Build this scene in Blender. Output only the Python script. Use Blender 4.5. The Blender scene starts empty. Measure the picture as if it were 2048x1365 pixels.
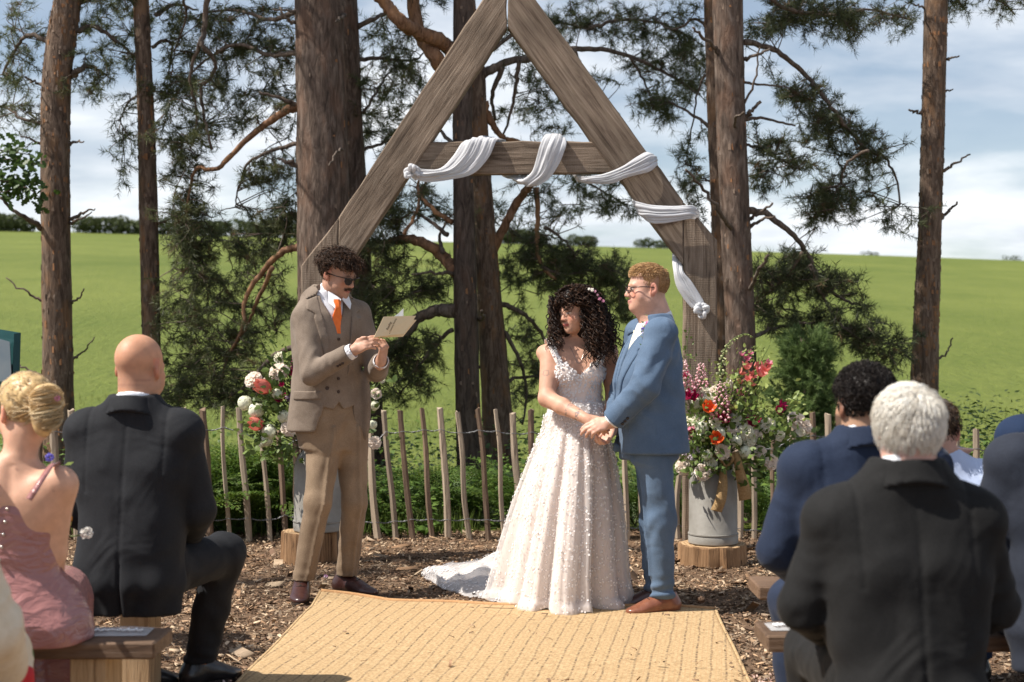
import bpy,math,random
import numpy as np
from mathutils import Vector,Matrix,Euler,Quaternion
# ---- camera, sky, sun, exposure
S=bpy.context.scene
COL=S.collection
FPX=2844.4            # focal length in pixels of the 2048 px wide photograph
CAMH=1.38
cam_d=bpy.data.cameras.new('camera')
cam_d.lens=50.0
cam_d.sensor_width=36.0
cam_d.clip_start=0.1
cam_d.clip_end=3000
cam_d.dof.use_dof=True
cam_d.dof.focus_distance=7.4
cam_d.dof.aperture_fstop=3.2
cam=bpy.data.objects.new('camera',cam_d)
COL.objects.link(cam)
cam.location=(0,0,CAMH)
cam.rotation_euler=(math.radians(90),0,0)
S.camera=cam
SUN_TO=Vector((-0.585,-0.15,0.80)).normalized()      # from the scene towards the sun
SUN_EL=math.asin(SUN_TO.z)
SUN_AZ=math.atan2(SUN_TO.x,SUN_TO.y)
W=bpy.data.worlds.new('World')
S.world=W
W.use_nodes=True
def build_world():
 nt=W.node_tree
 nt.nodes.clear()
 N=nt.nodes.new;L=nt.links.new
 out=N('ShaderNodeOutputWorld')
 bg=N('ShaderNodeBackground');bg.inputs['Strength'].default_value=0.075
 sky=N('ShaderNodeTexSky');sky.sky_type='NISHITA';sky.sun_disc=False
 sky.sun_elevation=SUN_EL;sky.sun_rotation=SUN_AZ
 sky.air_density=1.0;sky.dust_density=0.6;sky.ozone_density=1.5
 tc=N('ShaderNodeTexCoord')
 # clouds: noise over the sky direction, stretched along the horizon
 sep=N('ShaderNodeSeparateXYZ');L(tc.outputs['Generated'],sep.inputs[0])
 zc=N('ShaderNodeMath');zc.operation='MAXIMUM';L(sep.outputs['Z'],zc.inputs[0]);zc.inputs[1].default_value=0.0
 za=N('ShaderNodeMath');za.operation='ADD';L(zc.outputs[0],za.inputs[0]);za.inputs[1].default_value=0.16
 cx=N('ShaderNodeMath');cx.operation='DIVIDE';L(sep.outputs['X'],cx.inputs[0]);L(za.outputs[0],cx.inputs[1])
 cy=N('ShaderNodeMath');cy.operation='DIVIDE';L(sep.outputs['Y'],cy.inputs[0]);L(za.outputs[0],cy.inputs[1])
 cb=N('ShaderNodeCombineXYZ');L(cx.outputs[0],cb.inputs[0]);L(cy.outputs[0],cb.inputs[1])
 mp=N('ShaderNodeMapping');mp.inputs['Location'].default_value=(3.1,0.85,0);L(cb.outputs[0],mp.inputs[0])
 n1=N('ShaderNodeTexNoise');n1.inputs['Scale'].default_value=1.15;n1.inputs['Detail'].default_value=8
 n1.inputs['Roughness'].default_value=0.56;n1.inputs['Distortion'].default_value=0.25
 L(mp.outputs[0],n1.inputs['Vector'])
 # more cloud low down, wisps above
 low=N('ShaderNodeMapRange');low.inputs[1].default_value=0.0;low.inputs[2].default_value=0.26
 low.inputs[3].default_value=0.13;low.inputs[4].default_value=-0.045;L(zc.outputs[0],low.inputs[0])
 sm=N('ShaderNodeMath');sm.operation='ADD';L(n1.outputs[0],sm.inputs[0]);L(low.outputs[0],sm.inputs[1])
 rp=N('ShaderNodeValToRGB')
 rp.color_ramp.elements[0].position=0.45;rp.color_ramp.elements[0].color=(0,0,0,1)
 rp.color_ramp.elements[1].position=0.68;rp.color_ramp.elements[1].color=(1,1,1,1)
 L(sm.outputs[0],rp.inputs[0])
 # cloud body: brighter tops, greyer bases from a second noise
 n2=N('ShaderNodeTexNoise');n2.inputs['Scale'].default_value=2.1;n2.inputs['Detail'].default_value=6
 mp2=N('ShaderNodeMapping');mp2.inputs['Location'].default_value=(7.7,2.1,0);L(cb.outputs[0],mp2.inputs[0])
 L(mp2.outputs[0],n2.inputs['Vector'])
 cr=N('ShaderNodeValToRGB')
 cr.color_ramp.elements[0].position=0.32;cr.color_ramp.elements[0].color=(6.2,6.8,7.7,1)
 cr.color_ramp.elements[1].position=0.62;cr.color_ramp.elements[1].color=(10.6,10.8,11.0,1)
 L(n2.outputs[0],cr.inputs[0])
 mx=N('ShaderNodeMix');mx.data_type='RGBA'
 fac=N('ShaderNodeMath');fac.operation='MULTIPLY_ADD';L(rp.outputs[0],fac.inputs[0]);fac.inputs[1].default_value=0.74;fac.inputs[2].default_value=0.22
 L(fac.outputs[0],mx.inputs['Factor']);L(sky.outputs[0],mx.inputs['A']);L(cr.outputs[0],mx.inputs['B'])
 L(mx.outputs['Result'],bg.inputs['Color']);L(bg.outputs[0],out.inputs[0])
build_world()
sun_d=bpy.data.lights.new('sun','SUN')
sun_d.energy=5.0
sun_d.angle=math.radians(0.5)
sun_d.color=(1.0,0.945,0.86)
sun=bpy.data.objects.new('sun',sun_d)
COL.objects.link(sun)
sun.rotation_euler=SUN_TO.to_track_quat('Z','Y').to_euler()
sun.location=(-8,-4,14)
S.view_settings.view_transform='Standard'
S.view_settings.look='None'
S.view_settings.exposure=0.6
S.view_settings.gamma=1.0
S.view_settings.use_curve_mapping=False
S.render.engine='CYCLES'
S.cycles.use_denoising=True
S.cycles.max_bounces=8
S.cycles.diffuse_bounces=3
S.cycles.glossy_bounces=3
S.cycles.transparent_max_bounces=12
S.cycles.transmission_bounces=4
S.cycles.caustics_reflective=False
S.cycles.caustics_refractive=False
RNG=np.random.default_rng(11)
random.seed(11)
# ---- helpers: points, objects, tags
def at(px,py,D):
 """The point seen at photograph pixel (px, py) at distance D."""
 return Vector(((px -1024)*D/FPX,D,CAMH -(py -682.5)*D/FPX))
def gd(py,z=0.0):
 """The distance at which level ground of height z is seen in row py."""
 return (CAMH -z)*FPX/(py -682.5)
def tag(o,label=None,cat=None,group=None,kind=None):
 if label:o['label']=label
 if cat:o['category']=cat
 if group:o['group']=group
 if kind:o['kind']=kind
 return o
def empty(name,loc=(0,0,0),rz=0.0):
 o=bpy.data.objects.new(name,None)
 o.empty_display_size=0.1
 o.location=loc
 o.rotation_euler=(0,0,rz)
 COL.objects.link(o)
 return o
def link(name,me,parent=None,mat=None):
 o=bpy.data.objects.new(name,me)
 if mat is not None:
  for m in (mat if isinstance(mat,(list,tuple)) else [mat]):
   if m.name not in [k.name for k in me.materials if k]:
    me.materials.append(m)
 COL.objects.link(o)
 if parent is not None:
  o.parent=parent
 return o
def smooth(me,angle=None):
 me.polygons.foreach_set('use_smooth',np.ones(len(me.polygons),bool))
 if angle is not None:
  me.set_sharp_from_angle(angle=math.radians(angle))
 return me
def mesh_np(name,V,F,smooth_=True,uv=None):
 """A mesh from an (n,3) array and an (m,3|4) array."""
 V=np.asarray(V,np.float32);F=np.asarray(F,np.int32)
 me=bpy.data.meshes.new(name)
 k=F.shape[1]
 me.vertices.add(len(V));me.vertices.foreach_set('co',V.ravel())
 me.loops.add(F.size);me.loops.foreach_set('vertex_index',F.ravel())
 me.polygons.add(len(F))
 me.polygons.foreach_set('loop_start',np.arange(0,F.size,k,dtype=np.int32))
 me.polygons.foreach_set('loop_total',np.full(len(F),k,np.int32))
 me.update(calc_edges=True)
 me.validate()
 if smooth_:smooth(me)
 return me
def vcol(me,C,name='col'):
 a=me.color_attributes.new(name,'FLOAT_COLOR','POINT')
 C=np.asarray(C,np.float32)
 if C.shape[1]==3:C=np.hstack([C,np.ones((len(C),1),np.float32)])
 a.data.foreach_set('color',C.ravel())
 return me
class MB:
 """Collects simple shapes into one mesh."""
 def __init__(s):s.v=[];s.f=[];s.m=[]
 def add(s,vs,fs,mi=0):
  o=len(s.v);s.v.extend([tuple(v) for v in vs]);s.f.extend([tuple(i+o for i in f) for f in fs]);s.m.extend([mi]*len(fs));return s
 def box(s,lo,hi,M=None,mi=0,bev=0.0):
  x0,y0,z0=lo;x1,y1,z1=hi
  if bev>0:
   vs=[];b=bev
   for z,ins in ((z0,b),(z0+b,0),(z1 -b,0),(z1,b)):
    i=ins
    c=b if i==0 else 0
    for (x,y) in ((x0+i+c,y0+i),(x1 -i -c,y0+i),(x1 -i,y0+i+c),(x1 -i,y1 -i -c),
     (x1 -i -c,y1 -i),(x0+i+c,y1 -i),(x0+i,y1 -i -c),(x0+i,y0+i+c)):
     vs.append(Vector((x,y,z)))
   fs=[tuple(reversed(range(8)))]
   for k in range(3):
    for j in range(8):
     fs.append((k*8+j,k*8+(j+1) % 8,(k+1)*8+(j+1) % 8,(k+1)*8+j))
   fs.append(tuple(range(24,32)))
  else:
   vs=[Vector((x,y,z)) for z in (z0,z1) for (x,y) in ((x0,y0),(x1,y0),(x1,y1),(x0,y1))]
   fs=[(3,2,1,0),(4,5,6,7),(0,1,5,4),(1,2,6,5),(2,3,7,6),(3,0,4,7)]
  if M is not None:vs=[M @ v for v in vs]
  return s.add(vs,fs,mi)
 def tube(s,pts,rad,n=8,cap=True,mi=0,wob=0.0,flat=1.0):
  pts=[Vector(p) for p in pts]
  if not hasattr(rad,'__len__'):rad=[rad]*len(pts)
  vs=[];prev=None
  for i,p in enumerate(pts):
   t=(pts[min(i+1,len(pts) -1)] -pts[max(i -1,0)])
   if t.length<1e-9:t=Vector((0,0,1))
   t.normalize()
   if prev is None:
    a=Vector((0,0,1)) if abs(t.z)<0.9 else Vector((1,0,0))
    u=t.cross(a).normalized()
   else:
    u=(prev -t*prev.dot(t))
    u=u.normalized() if u.length>1e-6 else t.orthogonal().normalized()
   prev=u;w=t.cross(u)
   for k in range(n):
    a=2*math.pi*k/n
    r=rad[i]*(1+(random.uniform(-wob,wob) if wob else 0))
    vs.append(p+u*(math.cos(a)*r)+w*(math.sin(a)*r*flat))
  fs=[]
  for i in range(len(pts) -1):
   for k in range(n):
    fs.append((i*n+k,i*n+(k+1) % n,(i+1)*n+(k+1) % n,(i+1)*n+k))
  if cap:
   fs.append(tuple(reversed(range(n))));fs.append(tuple(range((len(pts) -1)*n,len(pts)*n)))
  return s.add(vs,fs,mi)
 def lathe(s,prof,n=24,M=None,mi=0,cap=True):
  vs=[]
  for r,z in prof:
   for k in range(n):
    a=2*math.pi*k/n
    vs.append(Vector((r*math.cos(a),r*math.sin(a),z)))
  if M is not None:vs=[M @ v for v in vs]
  fs=[(i*n+k,i*n+(k+1) % n,(i+1)*n+(k+1) % n,(i+1)*n+k) for i in range(len(prof) -1) for k in range(n)]
  if cap:
   fs.append(tuple(reversed(range(n))));fs.append(tuple(range((len(prof) -1)*n,len(prof)*n)))
  return s.add(vs,fs,mi)
 def ball(s,c,r,n=8,m=6,M=None,mi=0):
  rx,ry,rz=(r,r,r) if not hasattr(r,'__len__') else r
  vs=[];c=Vector(c)
  for i in range(m+1):
   t=math.pi*i/m
   for k in range(n):
    a=2*math.pi*k/n
    v=Vector((rx*math.sin(t)*math.cos(a),ry*math.sin(t)*math.sin(a),rz*math.cos(t)))
    if M is not None:v=M @ v
    vs.append(c+v)
  fs=[(i*n+k,(i+1)*n+k,(i+1)*n+(k+1) % n,i*n+(k+1) % n) for i in range(m) for k in range(n)]
  return s.add(vs,fs,mi)
 def mesh(s,name,sm=None):
  me=bpy.data.meshes.new(name)
  me.from_pydata(s.v,[],s.f)
  me.validate()
  if any(s.m) and len(s.m)==len(me.polygons):me.polygons.foreach_set('material_index',np.array(s.m,np.int32))
  if sm is not None:smooth(me,sm if sm<179 else None)
  me.update()
  return me
 def build(s,name,mat=None,parent=None,sm=40):
  return link(name,s.mesh(name,sm),parent,mat)
def catmull(pts,n=6):
 P=[Vector(p) for p in pts]
 if len(P)<3:
  return [P[0].lerp(P[-1],i/n) for i in range(n+1)]
 Q=[P[0]*2 -P[1]]+P+[P[-1]*2 -P[-2]]
 out=[]
 for i in range(1,len(Q) -2):
  a,b,c,d=Q[i -1],Q[i],Q[i+1],Q[i+2]
  for k in range(n):
   t=k/n
   out.append(0.5*((2*b)+(c -a)*t+(2*a -5*b+4*c -d)*t*t+(3*b -a -3*c+d)*t ** 3))
 out.append(P[-1].copy())
 return out
def lerp_list(vals,n):
 xs=np.linspace(0,len(vals) -1,n)
 return list(np.interp(xs,range(len(vals)),vals))
 # value noise used for shapes (not for materials)
_perm=np.random.default_rng(5).random((32,32,32)).astype(np.float32)
def vnoise(x,y,z):
 xi=np.floor(x).astype(np.int32);yi=np.floor(y).astype(np.int32);zi=np.floor(z).astype(np.int32)
 fx=x -xi;fy=y -yi;fz=z -zi
 fx=fx*fx*(3 -2*fx);fy=fy*fy*(3 -2*fy);fz=fz*fz*(3 -2*fz)
 def g(a,b,c):return _perm[(xi+a) & 31,(yi+b) & 31,(zi+c) & 31]
 x00=g(0,0,0)*(1 -fx)+g(1,0,0)*fx;x10=g(0,1,0)*(1 -fx)+g(1,1,0)*fx
 x01=g(0,0,1)*(1 -fx)+g(1,0,1)*fx;x11=g(0,1,1)*(1 -fx)+g(1,1,1)*fx
 return ((x00*(1 -fy)+x10*fy)*(1 -fz)+(x01*(1 -fy)+x11*fy)*fz)*2 -1
# ---- materials
MATS={}
def new_mat(name):
 m=bpy.data.materials.new(name);m.use_nodes=True
 nt=m.node_tree
 b=nt.nodes['Principled BSDF']
 MATS[name]=m
 return m,nt,b
def rgb(c):return (c[0],c[1],c[2],1.0)
def mat(name,c1,c2=None,scale=8.0,rough=0.7,bump=0.0,bscale=None,stretch=(1,1,1),detail=4,spec=0.35,metal=0.0,
 sheen=0.0,coord='Object',trans=0.0,c3=None,sub=0.0,objvar=0.0,contrast=(0.3,0.7),coat=0.0,bdist=0.01):
 """A principled material with two or three colours mixed by noise and a noise bump."""
 m,nt,b=new_mat(name)
 N=nt.nodes.new;L=nt.links.new
 tc=N('ShaderNodeTexCoord');mp=N('ShaderNodeMapping');mp.inputs['Scale'].default_value=stretch
 L(tc.outputs[coord],mp.inputs[0])
 b.inputs['Roughness'].default_value=rough
 b.inputs['Metallic'].default_value=metal
 b.inputs['Specular IOR Level'].default_value=spec
 if sheen:b.inputs['Sheen Weight'].default_value=sheen;b.inputs['Sheen Roughness'].default_value=0.5
 if coat:b.inputs['Coat Weight'].default_value=coat;b.inputs['Coat Roughness'].default_value=0.15
 col=None
 if c2 is not None:
  n=N('ShaderNodeTexNoise');n.inputs['Scale'].default_value=scale;n.inputs['Detail'].default_value=detail
  n.inputs['Roughness'].default_value=0.6
  L(mp.outputs[0],n.inputs['Vector'])
  r=N('ShaderNodeValToRGB')
  r.color_ramp.elements[0].position=contrast[0];r.color_ramp.elements[0].color=rgb(c1)
  r.color_ramp.elements[1].position=contrast[1];r.color_ramp.elements[1].color=rgb(c2)
  if c3 is not None:
   e=r.color_ramp.elements.new(0.5*(contrast[0]+contrast[1]));e.color=rgb(c3)
  L(n.outputs[0],r.inputs[0])
  col=r.outputs[0]
 if objvar:
  oi=N('ShaderNodeObjectInfo');hs=N('ShaderNodeHueSaturation')
  mr=N('ShaderNodeMapRange');mr.inputs[3].default_value=1 -objvar;mr.inputs[4].default_value=1+objvar
  L(oi.outputs['Random'],mr.inputs[0]);L(mr.outputs[0],hs.inputs['Value'])
  if col is not None:L(col,hs.inputs['Color'])
  else:hs.inputs['Color'].default_value=rgb(c1)
  col=hs.outputs[0]
 if col is not None:L(col,b.inputs['Base Color'])
 else:b.inputs['Base Color'].default_value=rgb(c1)
 if sub:
  b.inputs['Subsurface Weight'].default_value=sub
  b.inputs['Subsurface Radius'].default_value=(0.012,0.005,0.003)
  b.inputs['Subsurface Scale'].default_value=0.6
 if bump:
  n=N('ShaderNodeTexNoise');n.inputs['Scale'].default_value=bscale or scale*3;n.inputs['Detail'].default_value=4
  L(mp.outputs[0],n.inputs['Vector'])
  bp=N('ShaderNodeBump');bp.inputs['Strength'].default_value=bump;bp.inputs['Distance'].default_value=bdist
  L(n.outputs[0],bp.inputs['Height']);L(bp.outputs[0],b.inputs['Normal'])
 if trans:
 # thin leaf: part of the light passes through
  out=nt.nodes['Material Output']
  tr=N('ShaderNodeBsdfTranslucent');mxs=N('ShaderNodeMixShader');mxs.inputs[0].default_value=trans
  if col is not None:L(col,tr.inputs['Color'])
  else:tr.inputs['Color'].default_value=rgb(c1)
  L(b.outputs[0],mxs.inputs[1]);L(tr.outputs[0],mxs.inputs[2]);L(mxs.outputs[0],out.inputs[0])
 return m
def mat_vcol(name,rough=0.6,spec=0.35,sub=0.0,bump=0.0,bscale=200,trans=0.0,var=0.0,vscale=30,sheen=0.0,attr='col',bdist=0.004):
 """Colour from the mesh's own colour attribute (what the thing is painted or dyed), with a little noise."""
 m,nt,b=new_mat(name)
 N=nt.nodes.new;L=nt.links.new
 a=N('ShaderNodeVertexColor');a.layer_name=attr
 col=a.outputs[0]
 tc=N('ShaderNodeTexCoord')
 if var:
  n=N('ShaderNodeTexNoise');n.inputs['Scale'].default_value=vscale;n.inputs['Detail'].default_value=5
  L(tc.outputs['Object'],n.inputs['Vector'])
  mr=N('ShaderNodeMapRange');mr.inputs[1].default_value=0.25;mr.inputs[2].default_value=0.75
  mr.inputs[3].default_value=1 -var;mr.inputs[4].default_value=1+var
  L(n.outputs[0],mr.inputs[0])
  hs=N('ShaderNodeHueSaturation');L(mr.outputs[0],hs.inputs['Value']);L(col,hs.inputs['Color']);col=hs.outputs[0]
 L(col,b.inputs['Base Color'])
 b.inputs['Roughness'].default_value=rough;b.inputs['Specular IOR Level'].default_value=spec
 if sheen:b.inputs['Sheen Weight'].default_value=sheen
 if sub:
  b.inputs['Subsurface Weight'].default_value=sub
  b.inputs['Subsurface Radius'].default_value=(0.012,0.005,0.003)
  b.inputs['Subsurface Scale'].default_value=0.7
 if bump:
  n=N('ShaderNodeTexNoise');n.inputs['Scale'].default_value=bscale;n.inputs['Detail'].default_value=3
  L(tc.outputs['Object'],n.inputs['Vector'])
  bp=N('ShaderNodeBump');bp.inputs['Strength'].default_value=bump;bp.inputs['Distance'].default_value=bdist
  L(n.outputs[0],bp.inputs['Height']);L(bp.outputs[0],b.inputs['Normal'])
 if trans:
  out=nt.nodes['Material Output']
  tr=N('ShaderNodeBsdfTranslucent');mxs=N('ShaderNodeMixShader');mxs.inputs[0].default_value=trans
  L(col,tr.inputs['Color']);L(b.outputs[0],mxs.inputs[1]);L(tr.outputs[0],mxs.inputs[2]);L(mxs.outputs[0],out.inputs[0])
 return m
def mat_cloth(name,c,c2=None,rough=0.85,weave=900,strength=0.25,sheen=0.25,fold=0.0,spec=0.2,fscale=5.5):
 """Woven wool: fine two-way weave relief and a faint melange."""
 m,nt,b=new_mat(name)
 N=nt.nodes.new;L=nt.links.new
 tc=N('ShaderNodeTexCoord')
 n=N('ShaderNodeTexNoise');n.inputs['Scale'].default_value=240;n.inputs['Detail'].default_value=3
 L(tc.outputs['Object'],n.inputs['Vector'])
 n2=N('ShaderNodeTexNoise');n2.inputs['Scale'].default_value=9;n2.inputs['Detail'].default_value=4
 L(tc.outputs['Object'],n2.inputs['Vector'])
 ad=N('ShaderNodeMath');ad.operation='ADD';L(n.outputs[0],ad.inputs[0]);L(n2.outputs[0],ad.inputs[1])
 hf=N('ShaderNodeMath');hf.operation='MULTIPLY';hf.inputs[1].default_value=0.5;L(ad.outputs[0],hf.inputs[0])
 r=N('ShaderNodeValToRGB')
 c2=c2 or tuple(min(1,k*1.25) for k in c)
 r.color_ramp.elements[0].position=0.38;r.color_ramp.elements[0].color=rgb(c)
 r.color_ramp.elements[1].position=0.62;r.color_ramp.elements[1].color=rgb(c2)
 L(hf.outputs[0],r.inputs[0]);L(r.outputs[0],b.inputs['Base Color'])
 b.inputs['Roughness'].default_value=rough;b.inputs['Specular IOR Level'].default_value=spec
 b.inputs['Sheen Weight'].default_value=sheen;b.inputs['Sheen Roughness'].default_value=0.4
 bp=N('ShaderNodeBump');bp.inputs['Strength'].default_value=strength;bp.inputs['Distance'].default_value=0.0015
 L(n.outputs[0],bp.inputs['Height'])
 last=bp
 if fold:
  n3=N('ShaderNodeTexNoise');n3.inputs['Scale'].default_value=fscale;n3.inputs['Detail'].default_value=2.2;n3.inputs['Distortion'].default_value=.7
  L(tc.outputs['Object'],n3.inputs['Vector'])
  b2=N('ShaderNodeBump');b2.inputs['Strength'].default_value=fold*1.8;b2.inputs['Distance'].default_value=0.035
  L(n3.outputs[0],b2.inputs['Height']);L(bp.outputs[0],b2.inputs['Normal']);last=b2
 L(last.outputs[0],b.inputs['Normal'])
 return m
# ---- implicit surfaces on a grid (for bodies and clothes)
def smin(a,b,k):
 if k<=1e-6:return np.minimum(a,b)
 h=np.maximum(k -np.abs(a -b),0)/k
 return np.minimum(a,b) -h*h*k*0.25
def smax(a,b,k):return -smin(-a,-b,k)
class Vol:
 def __init__(s,lo,hi,h=0.006):
  s.h=h;s.lo=np.array(lo,np.float32)
  s.n=np.ceil((np.array(hi) -s.lo)/h).astype(int)+1
  s.ax=[s.lo[i]+np.arange(s.n[i],dtype=np.float32)*h for i in range(3)]
  s.a=np.full(tuple(s.n),0.12,np.float32)
 def _sub(s,lo,hi,m=0.05):
  i0=np.clip(np.floor((np.array(lo) -m -s.lo)/s.h).astype(int),0,s.n -1)
  i1=np.clip(np.ceil((np.array(hi)+m -s.lo)/s.h).astype(int)+1,1,s.n)
  i1=np.maximum(i1,i0+1)
  sl=tuple(slice(i0[k],i1[k]) for k in range(3))
  X=s.ax[0][sl[0]][:,None,None];Y=s.ax[1][sl[1]][None,:,None];Z=s.ax[2][sl[2]][None,None,:]
  return sl,X,Y,Z
 def put(s,fn,lo,hi,k=0.02,m=0.05):
  sl,X,Y,Z=s._sub(lo,hi,m)
  s.a[sl]=smin(s.a[sl],fn(X,Y,Z).astype(np.float32),k);return s
 def cut(s,fn,lo,hi,k=0.004,m=0.03):
  sl,X,Y,Z=s._sub(lo,hi,m)
  s.a[sl]=smax(s.a[sl],-fn(X,Y,Z).astype(np.float32),k);return s
 def inter(s,fn,k=0.003):
  sl,X,Y,Z=s._sub(s.lo,s.lo+s.n*s.h,0)
  s.a=smax(s.a,np.broadcast_to(fn(X,Y,Z),s.a.shape).astype(np.float32),k);return s
 def disp(s,fn,lo=None,hi=None):
  if lo is None:lo=s.lo;hi=s.lo+s.n*s.h
  sl,X,Y,Z=s._sub(lo,hi,0)
  s.a[sl]=s.a[sl]+fn(X,Y,Z).astype(np.float32);return s
 def cone(s,a,b,ra,rb,k=0.02):
  """A tapered limb from a to b."""
  a=np.array(a,np.float32);b=np.array(b,np.float32);ba=b -a;l2=float(ba @ ba)+1e-9
  r=max(ra,rb)
  def fn(X,Y,Z):
   t=((X -a[0])*ba[0]+(Y -a[1])*ba[1]+(Z -a[2])*ba[2])/l2
   t=np.clip(t,0,1)
   d=np.sqrt((X -a[0] -t*ba[0]) ** 2+(Y -a[1] -t*ba[1]) ** 2+(Z -a[2] -t*ba[2]) ** 2)
   return d -(ra+(rb -ra)*t)
  return s.put(fn,np.minimum(a,b) -r,np.maximum(a,b)+r,k)
 def chain(s,pts,rs,k=0.02):
  for i in range(len(pts) -1):s.cone(pts[i],pts[i+1],rs[i],rs[i+1],k)
  return s
 def ell(s,c,r,R=None,k=0.02,sub=False):
  c=np.array(c,np.float32);r=np.array(r,np.float32);R=np.eye(3) if R is None else np.array(R)
  def fn(X,Y,Z):
   x,y,z=X -c[0],Y -c[1],Z -c[2]
   u=(R[0,0]*x+R[1,0]*y+R[2,0]*z)/r[0]
   v=(R[0,1]*x+R[1,1]*y+R[2,1]*z)/r[1]
   w=(R[0,2]*x+R[1,2]*y+R[2,2]*z)/r[2]
   k0=np.sqrt(u*u+v*v+w*w)+1e-6
   k1=np.sqrt((u/r[0]) ** 2+(v/r[1]) ** 2+(w/r[2]) ** 2)+1e-6
   return k0*(k0 -1)/k1
  m=np.max(r)
  return (s.cut if sub else s.put)(fn,c -m,c+m,k)
 def loft(s,st,k=0.02,n=2.4,fold=None,capk=0.01,zax=True):
  """Stations (z, cx, cy, a, b[, n]) of a roughly upright trunk; fold(theta, z) adds to the radius."""
  return s.put(loft_fn(st,n,fold,capk),(min(q[1] -q[3] for q in st) -0.05,min(q[2] -q[4] for q in st) -0.05,st[0][0] if st[0][0]<st[-1][0] else st[-1][0]),
   (max(q[1]+q[3] for q in st)+0.05,max(q[2]+q[4] for q in st)+0.05,max(st[0][0],st[-1][0])),k)
 def mesh(s,name='surface',a=None):
  A=s.a if a is None else a
  neg=A<0
  nx,ny,nz=A.shape
  cnt=np.zeros((nx -1,ny -1,nz -1),np.uint8)
  offs=[(i,j,k) for i in (0,1) for j in (0,1) for k in (0,1)]
  for (i,j,k) in offs:cnt+=neg[i:nx -1+i,j:ny -1+j,k:nz -1+k]
  act=(cnt>0) & (cnt<8)
  I=np.argwhere(act)
  idx=np.full(act.shape,-1,np.int32);idx[act]=np.arange(len(I),dtype=np.int32)
  c=np.stack([A[I[:,0]+i,I[:,1]+j,I[:,2]+k] for (i,j,k) in offs],1)
  P=np.zeros((len(I),3),np.float32);W_=np.zeros(len(I),np.float32)
  O=np.array(offs,np.float32)
  for p in range(8):
   for q in range(p+1,8):
    if np.abs(O[p] -O[q]).sum() != 1:continue
    x=(c[:,p]<0) != (c[:,q]<0)
    t=np.where(x,c[:,p]/np.where(x,c[:,p] -c[:,q],1),0)
    P+=x[:,None]*(O[p]+t[:,None]*(O[q] -O[p]));W_+=x
  V=(I+P/np.maximum(W_,1)[:,None])*s.h+s.lo
  F=[]
  for axis in range(3):
   sl0=[slice(1,-1)]*3;sl1=[slice(1,-1)]*3
   sl0[axis]=slice(0,A.shape[axis] -1);sl1[axis]=slice(1,A.shape[axis])
   e0=neg[tuple(sl0)];e1=neg[tuple(sl1)]
   x=e0 != e1
   E=np.argwhere(x)
   if not len(E):continue
   off=np.array([1,1,1]);off[axis]=0
   E=E+off
   b_,c_=[(1,2),(2,0),(0,1)][axis]
   db=np.zeros(3,int);db[b_]=1;dc=np.zeros(3,int);dc[c_]=1
   def g(Q):return idx[Q[:,0],Q[:,1],Q[:,2]]
   q=np.stack([g(E -db -dc),g(E -dc),g(E),g(E -db)],1)
   flip=~e0[x]
   q[flip]=q[flip][:,::-1]
   F.append(q)
  F=np.concatenate(F)
  F=F[(F>=0).all(1)]
  return V,F
def loft_fn(st,n=2.4,fold=None,capk=0.01):
 st=sorted(st,key=lambda q:q[0])
 zs=np.array([q[0] for q in st],np.float32)
 cols=[np.array([q[i] for q in st],np.float32) for i in (1,2,3,4)]
 ns=np.array([q[5] if len(q)>5 else n for q in st],np.float32)
 # smooth (pchip-like) resampling
 zz=np.linspace(zs[0],zs[-1],160)
 def sm(v):
  y=np.interp(zz,zs,v);ker=np.hanning(13);ker /= ker.sum()
  yp=np.concatenate([np.full(6,y[0]),y,np.full(6,y[-1])])
  return np.convolve(yp,ker,'valid')
 cols=[sm(v) for v in cols];nn=sm(ns)
 def fn(X,Y,Z):
  z=np.clip(Z,zz[0],zz[-1])
  cx,cy,a,b=[np.interp(z,zz,v) for v in cols];e=np.interp(z,zz,nn)
  u=(X -cx);v=(Y -cy)
  ua=np.abs(u)/a;vb=np.abs(v)/b
  q=(ua ** e+vb ** e) ** (1/e)
  rr=np.sqrt(u*u+v*v)
  # distance along the ray to the outline
  d=rr*(1 -1/np.maximum(q,1e-4))
  d=np.where(q<1e-3,-np.minimum(a,b),d)
  d=np.maximum(d,-np.minimum(a,b))
  if fold is not None:d=d -fold(np.arctan2(v,u),Z,X,Y)
  dz=np.maximum(zz[0] -Z,Z -zz[-1])
  return smax(d,np.broadcast_to(dz,d.shape),capk)
 return fn
def poly_sdf(px,pz,poly):
 """Signed distance of points to a polygon in a plane (negative inside)."""
 poly=np.array(poly,np.float32);n=len(poly)
 px,pz=np.broadcast_arrays(px,pz)
 d=np.full(px.shape,1e9,np.float32);sgn=np.ones(px.shape,np.float32)
 for i in range(n):
  a=poly[i];b=poly[i -1]
  ex,ez=b -a;wx=px -a[0];wz=pz -a[1]
  t=np.clip((wx*ex+wz*ez)/(ex*ex+ez*ez+1e-12),0,1)
  d=np.minimum(d,(wx -ex*t) ** 2+(wz -ez*t) ** 2)
  c1=pz>=a[1];c2=pz<b[1];c3=ex*wz>ez*wx
  sgn=np.where((c1 & c2 & c3) | (~c1 & ~c2 & ~c3),-sgn,sgn)
 return sgn*np.sqrt(d)
def rotm(yaw=0,pitch=0,roll=0):
 """Head rotation: yaw about up (positive turns to the person's left), pitch (positive looks down), roll."""
 return np.array((Matrix.Rotation(yaw,3,'Z') @ Matrix.Rotation(-pitch,3,'X') @ Matrix.Rotation(roll,3,'Y')))
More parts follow.
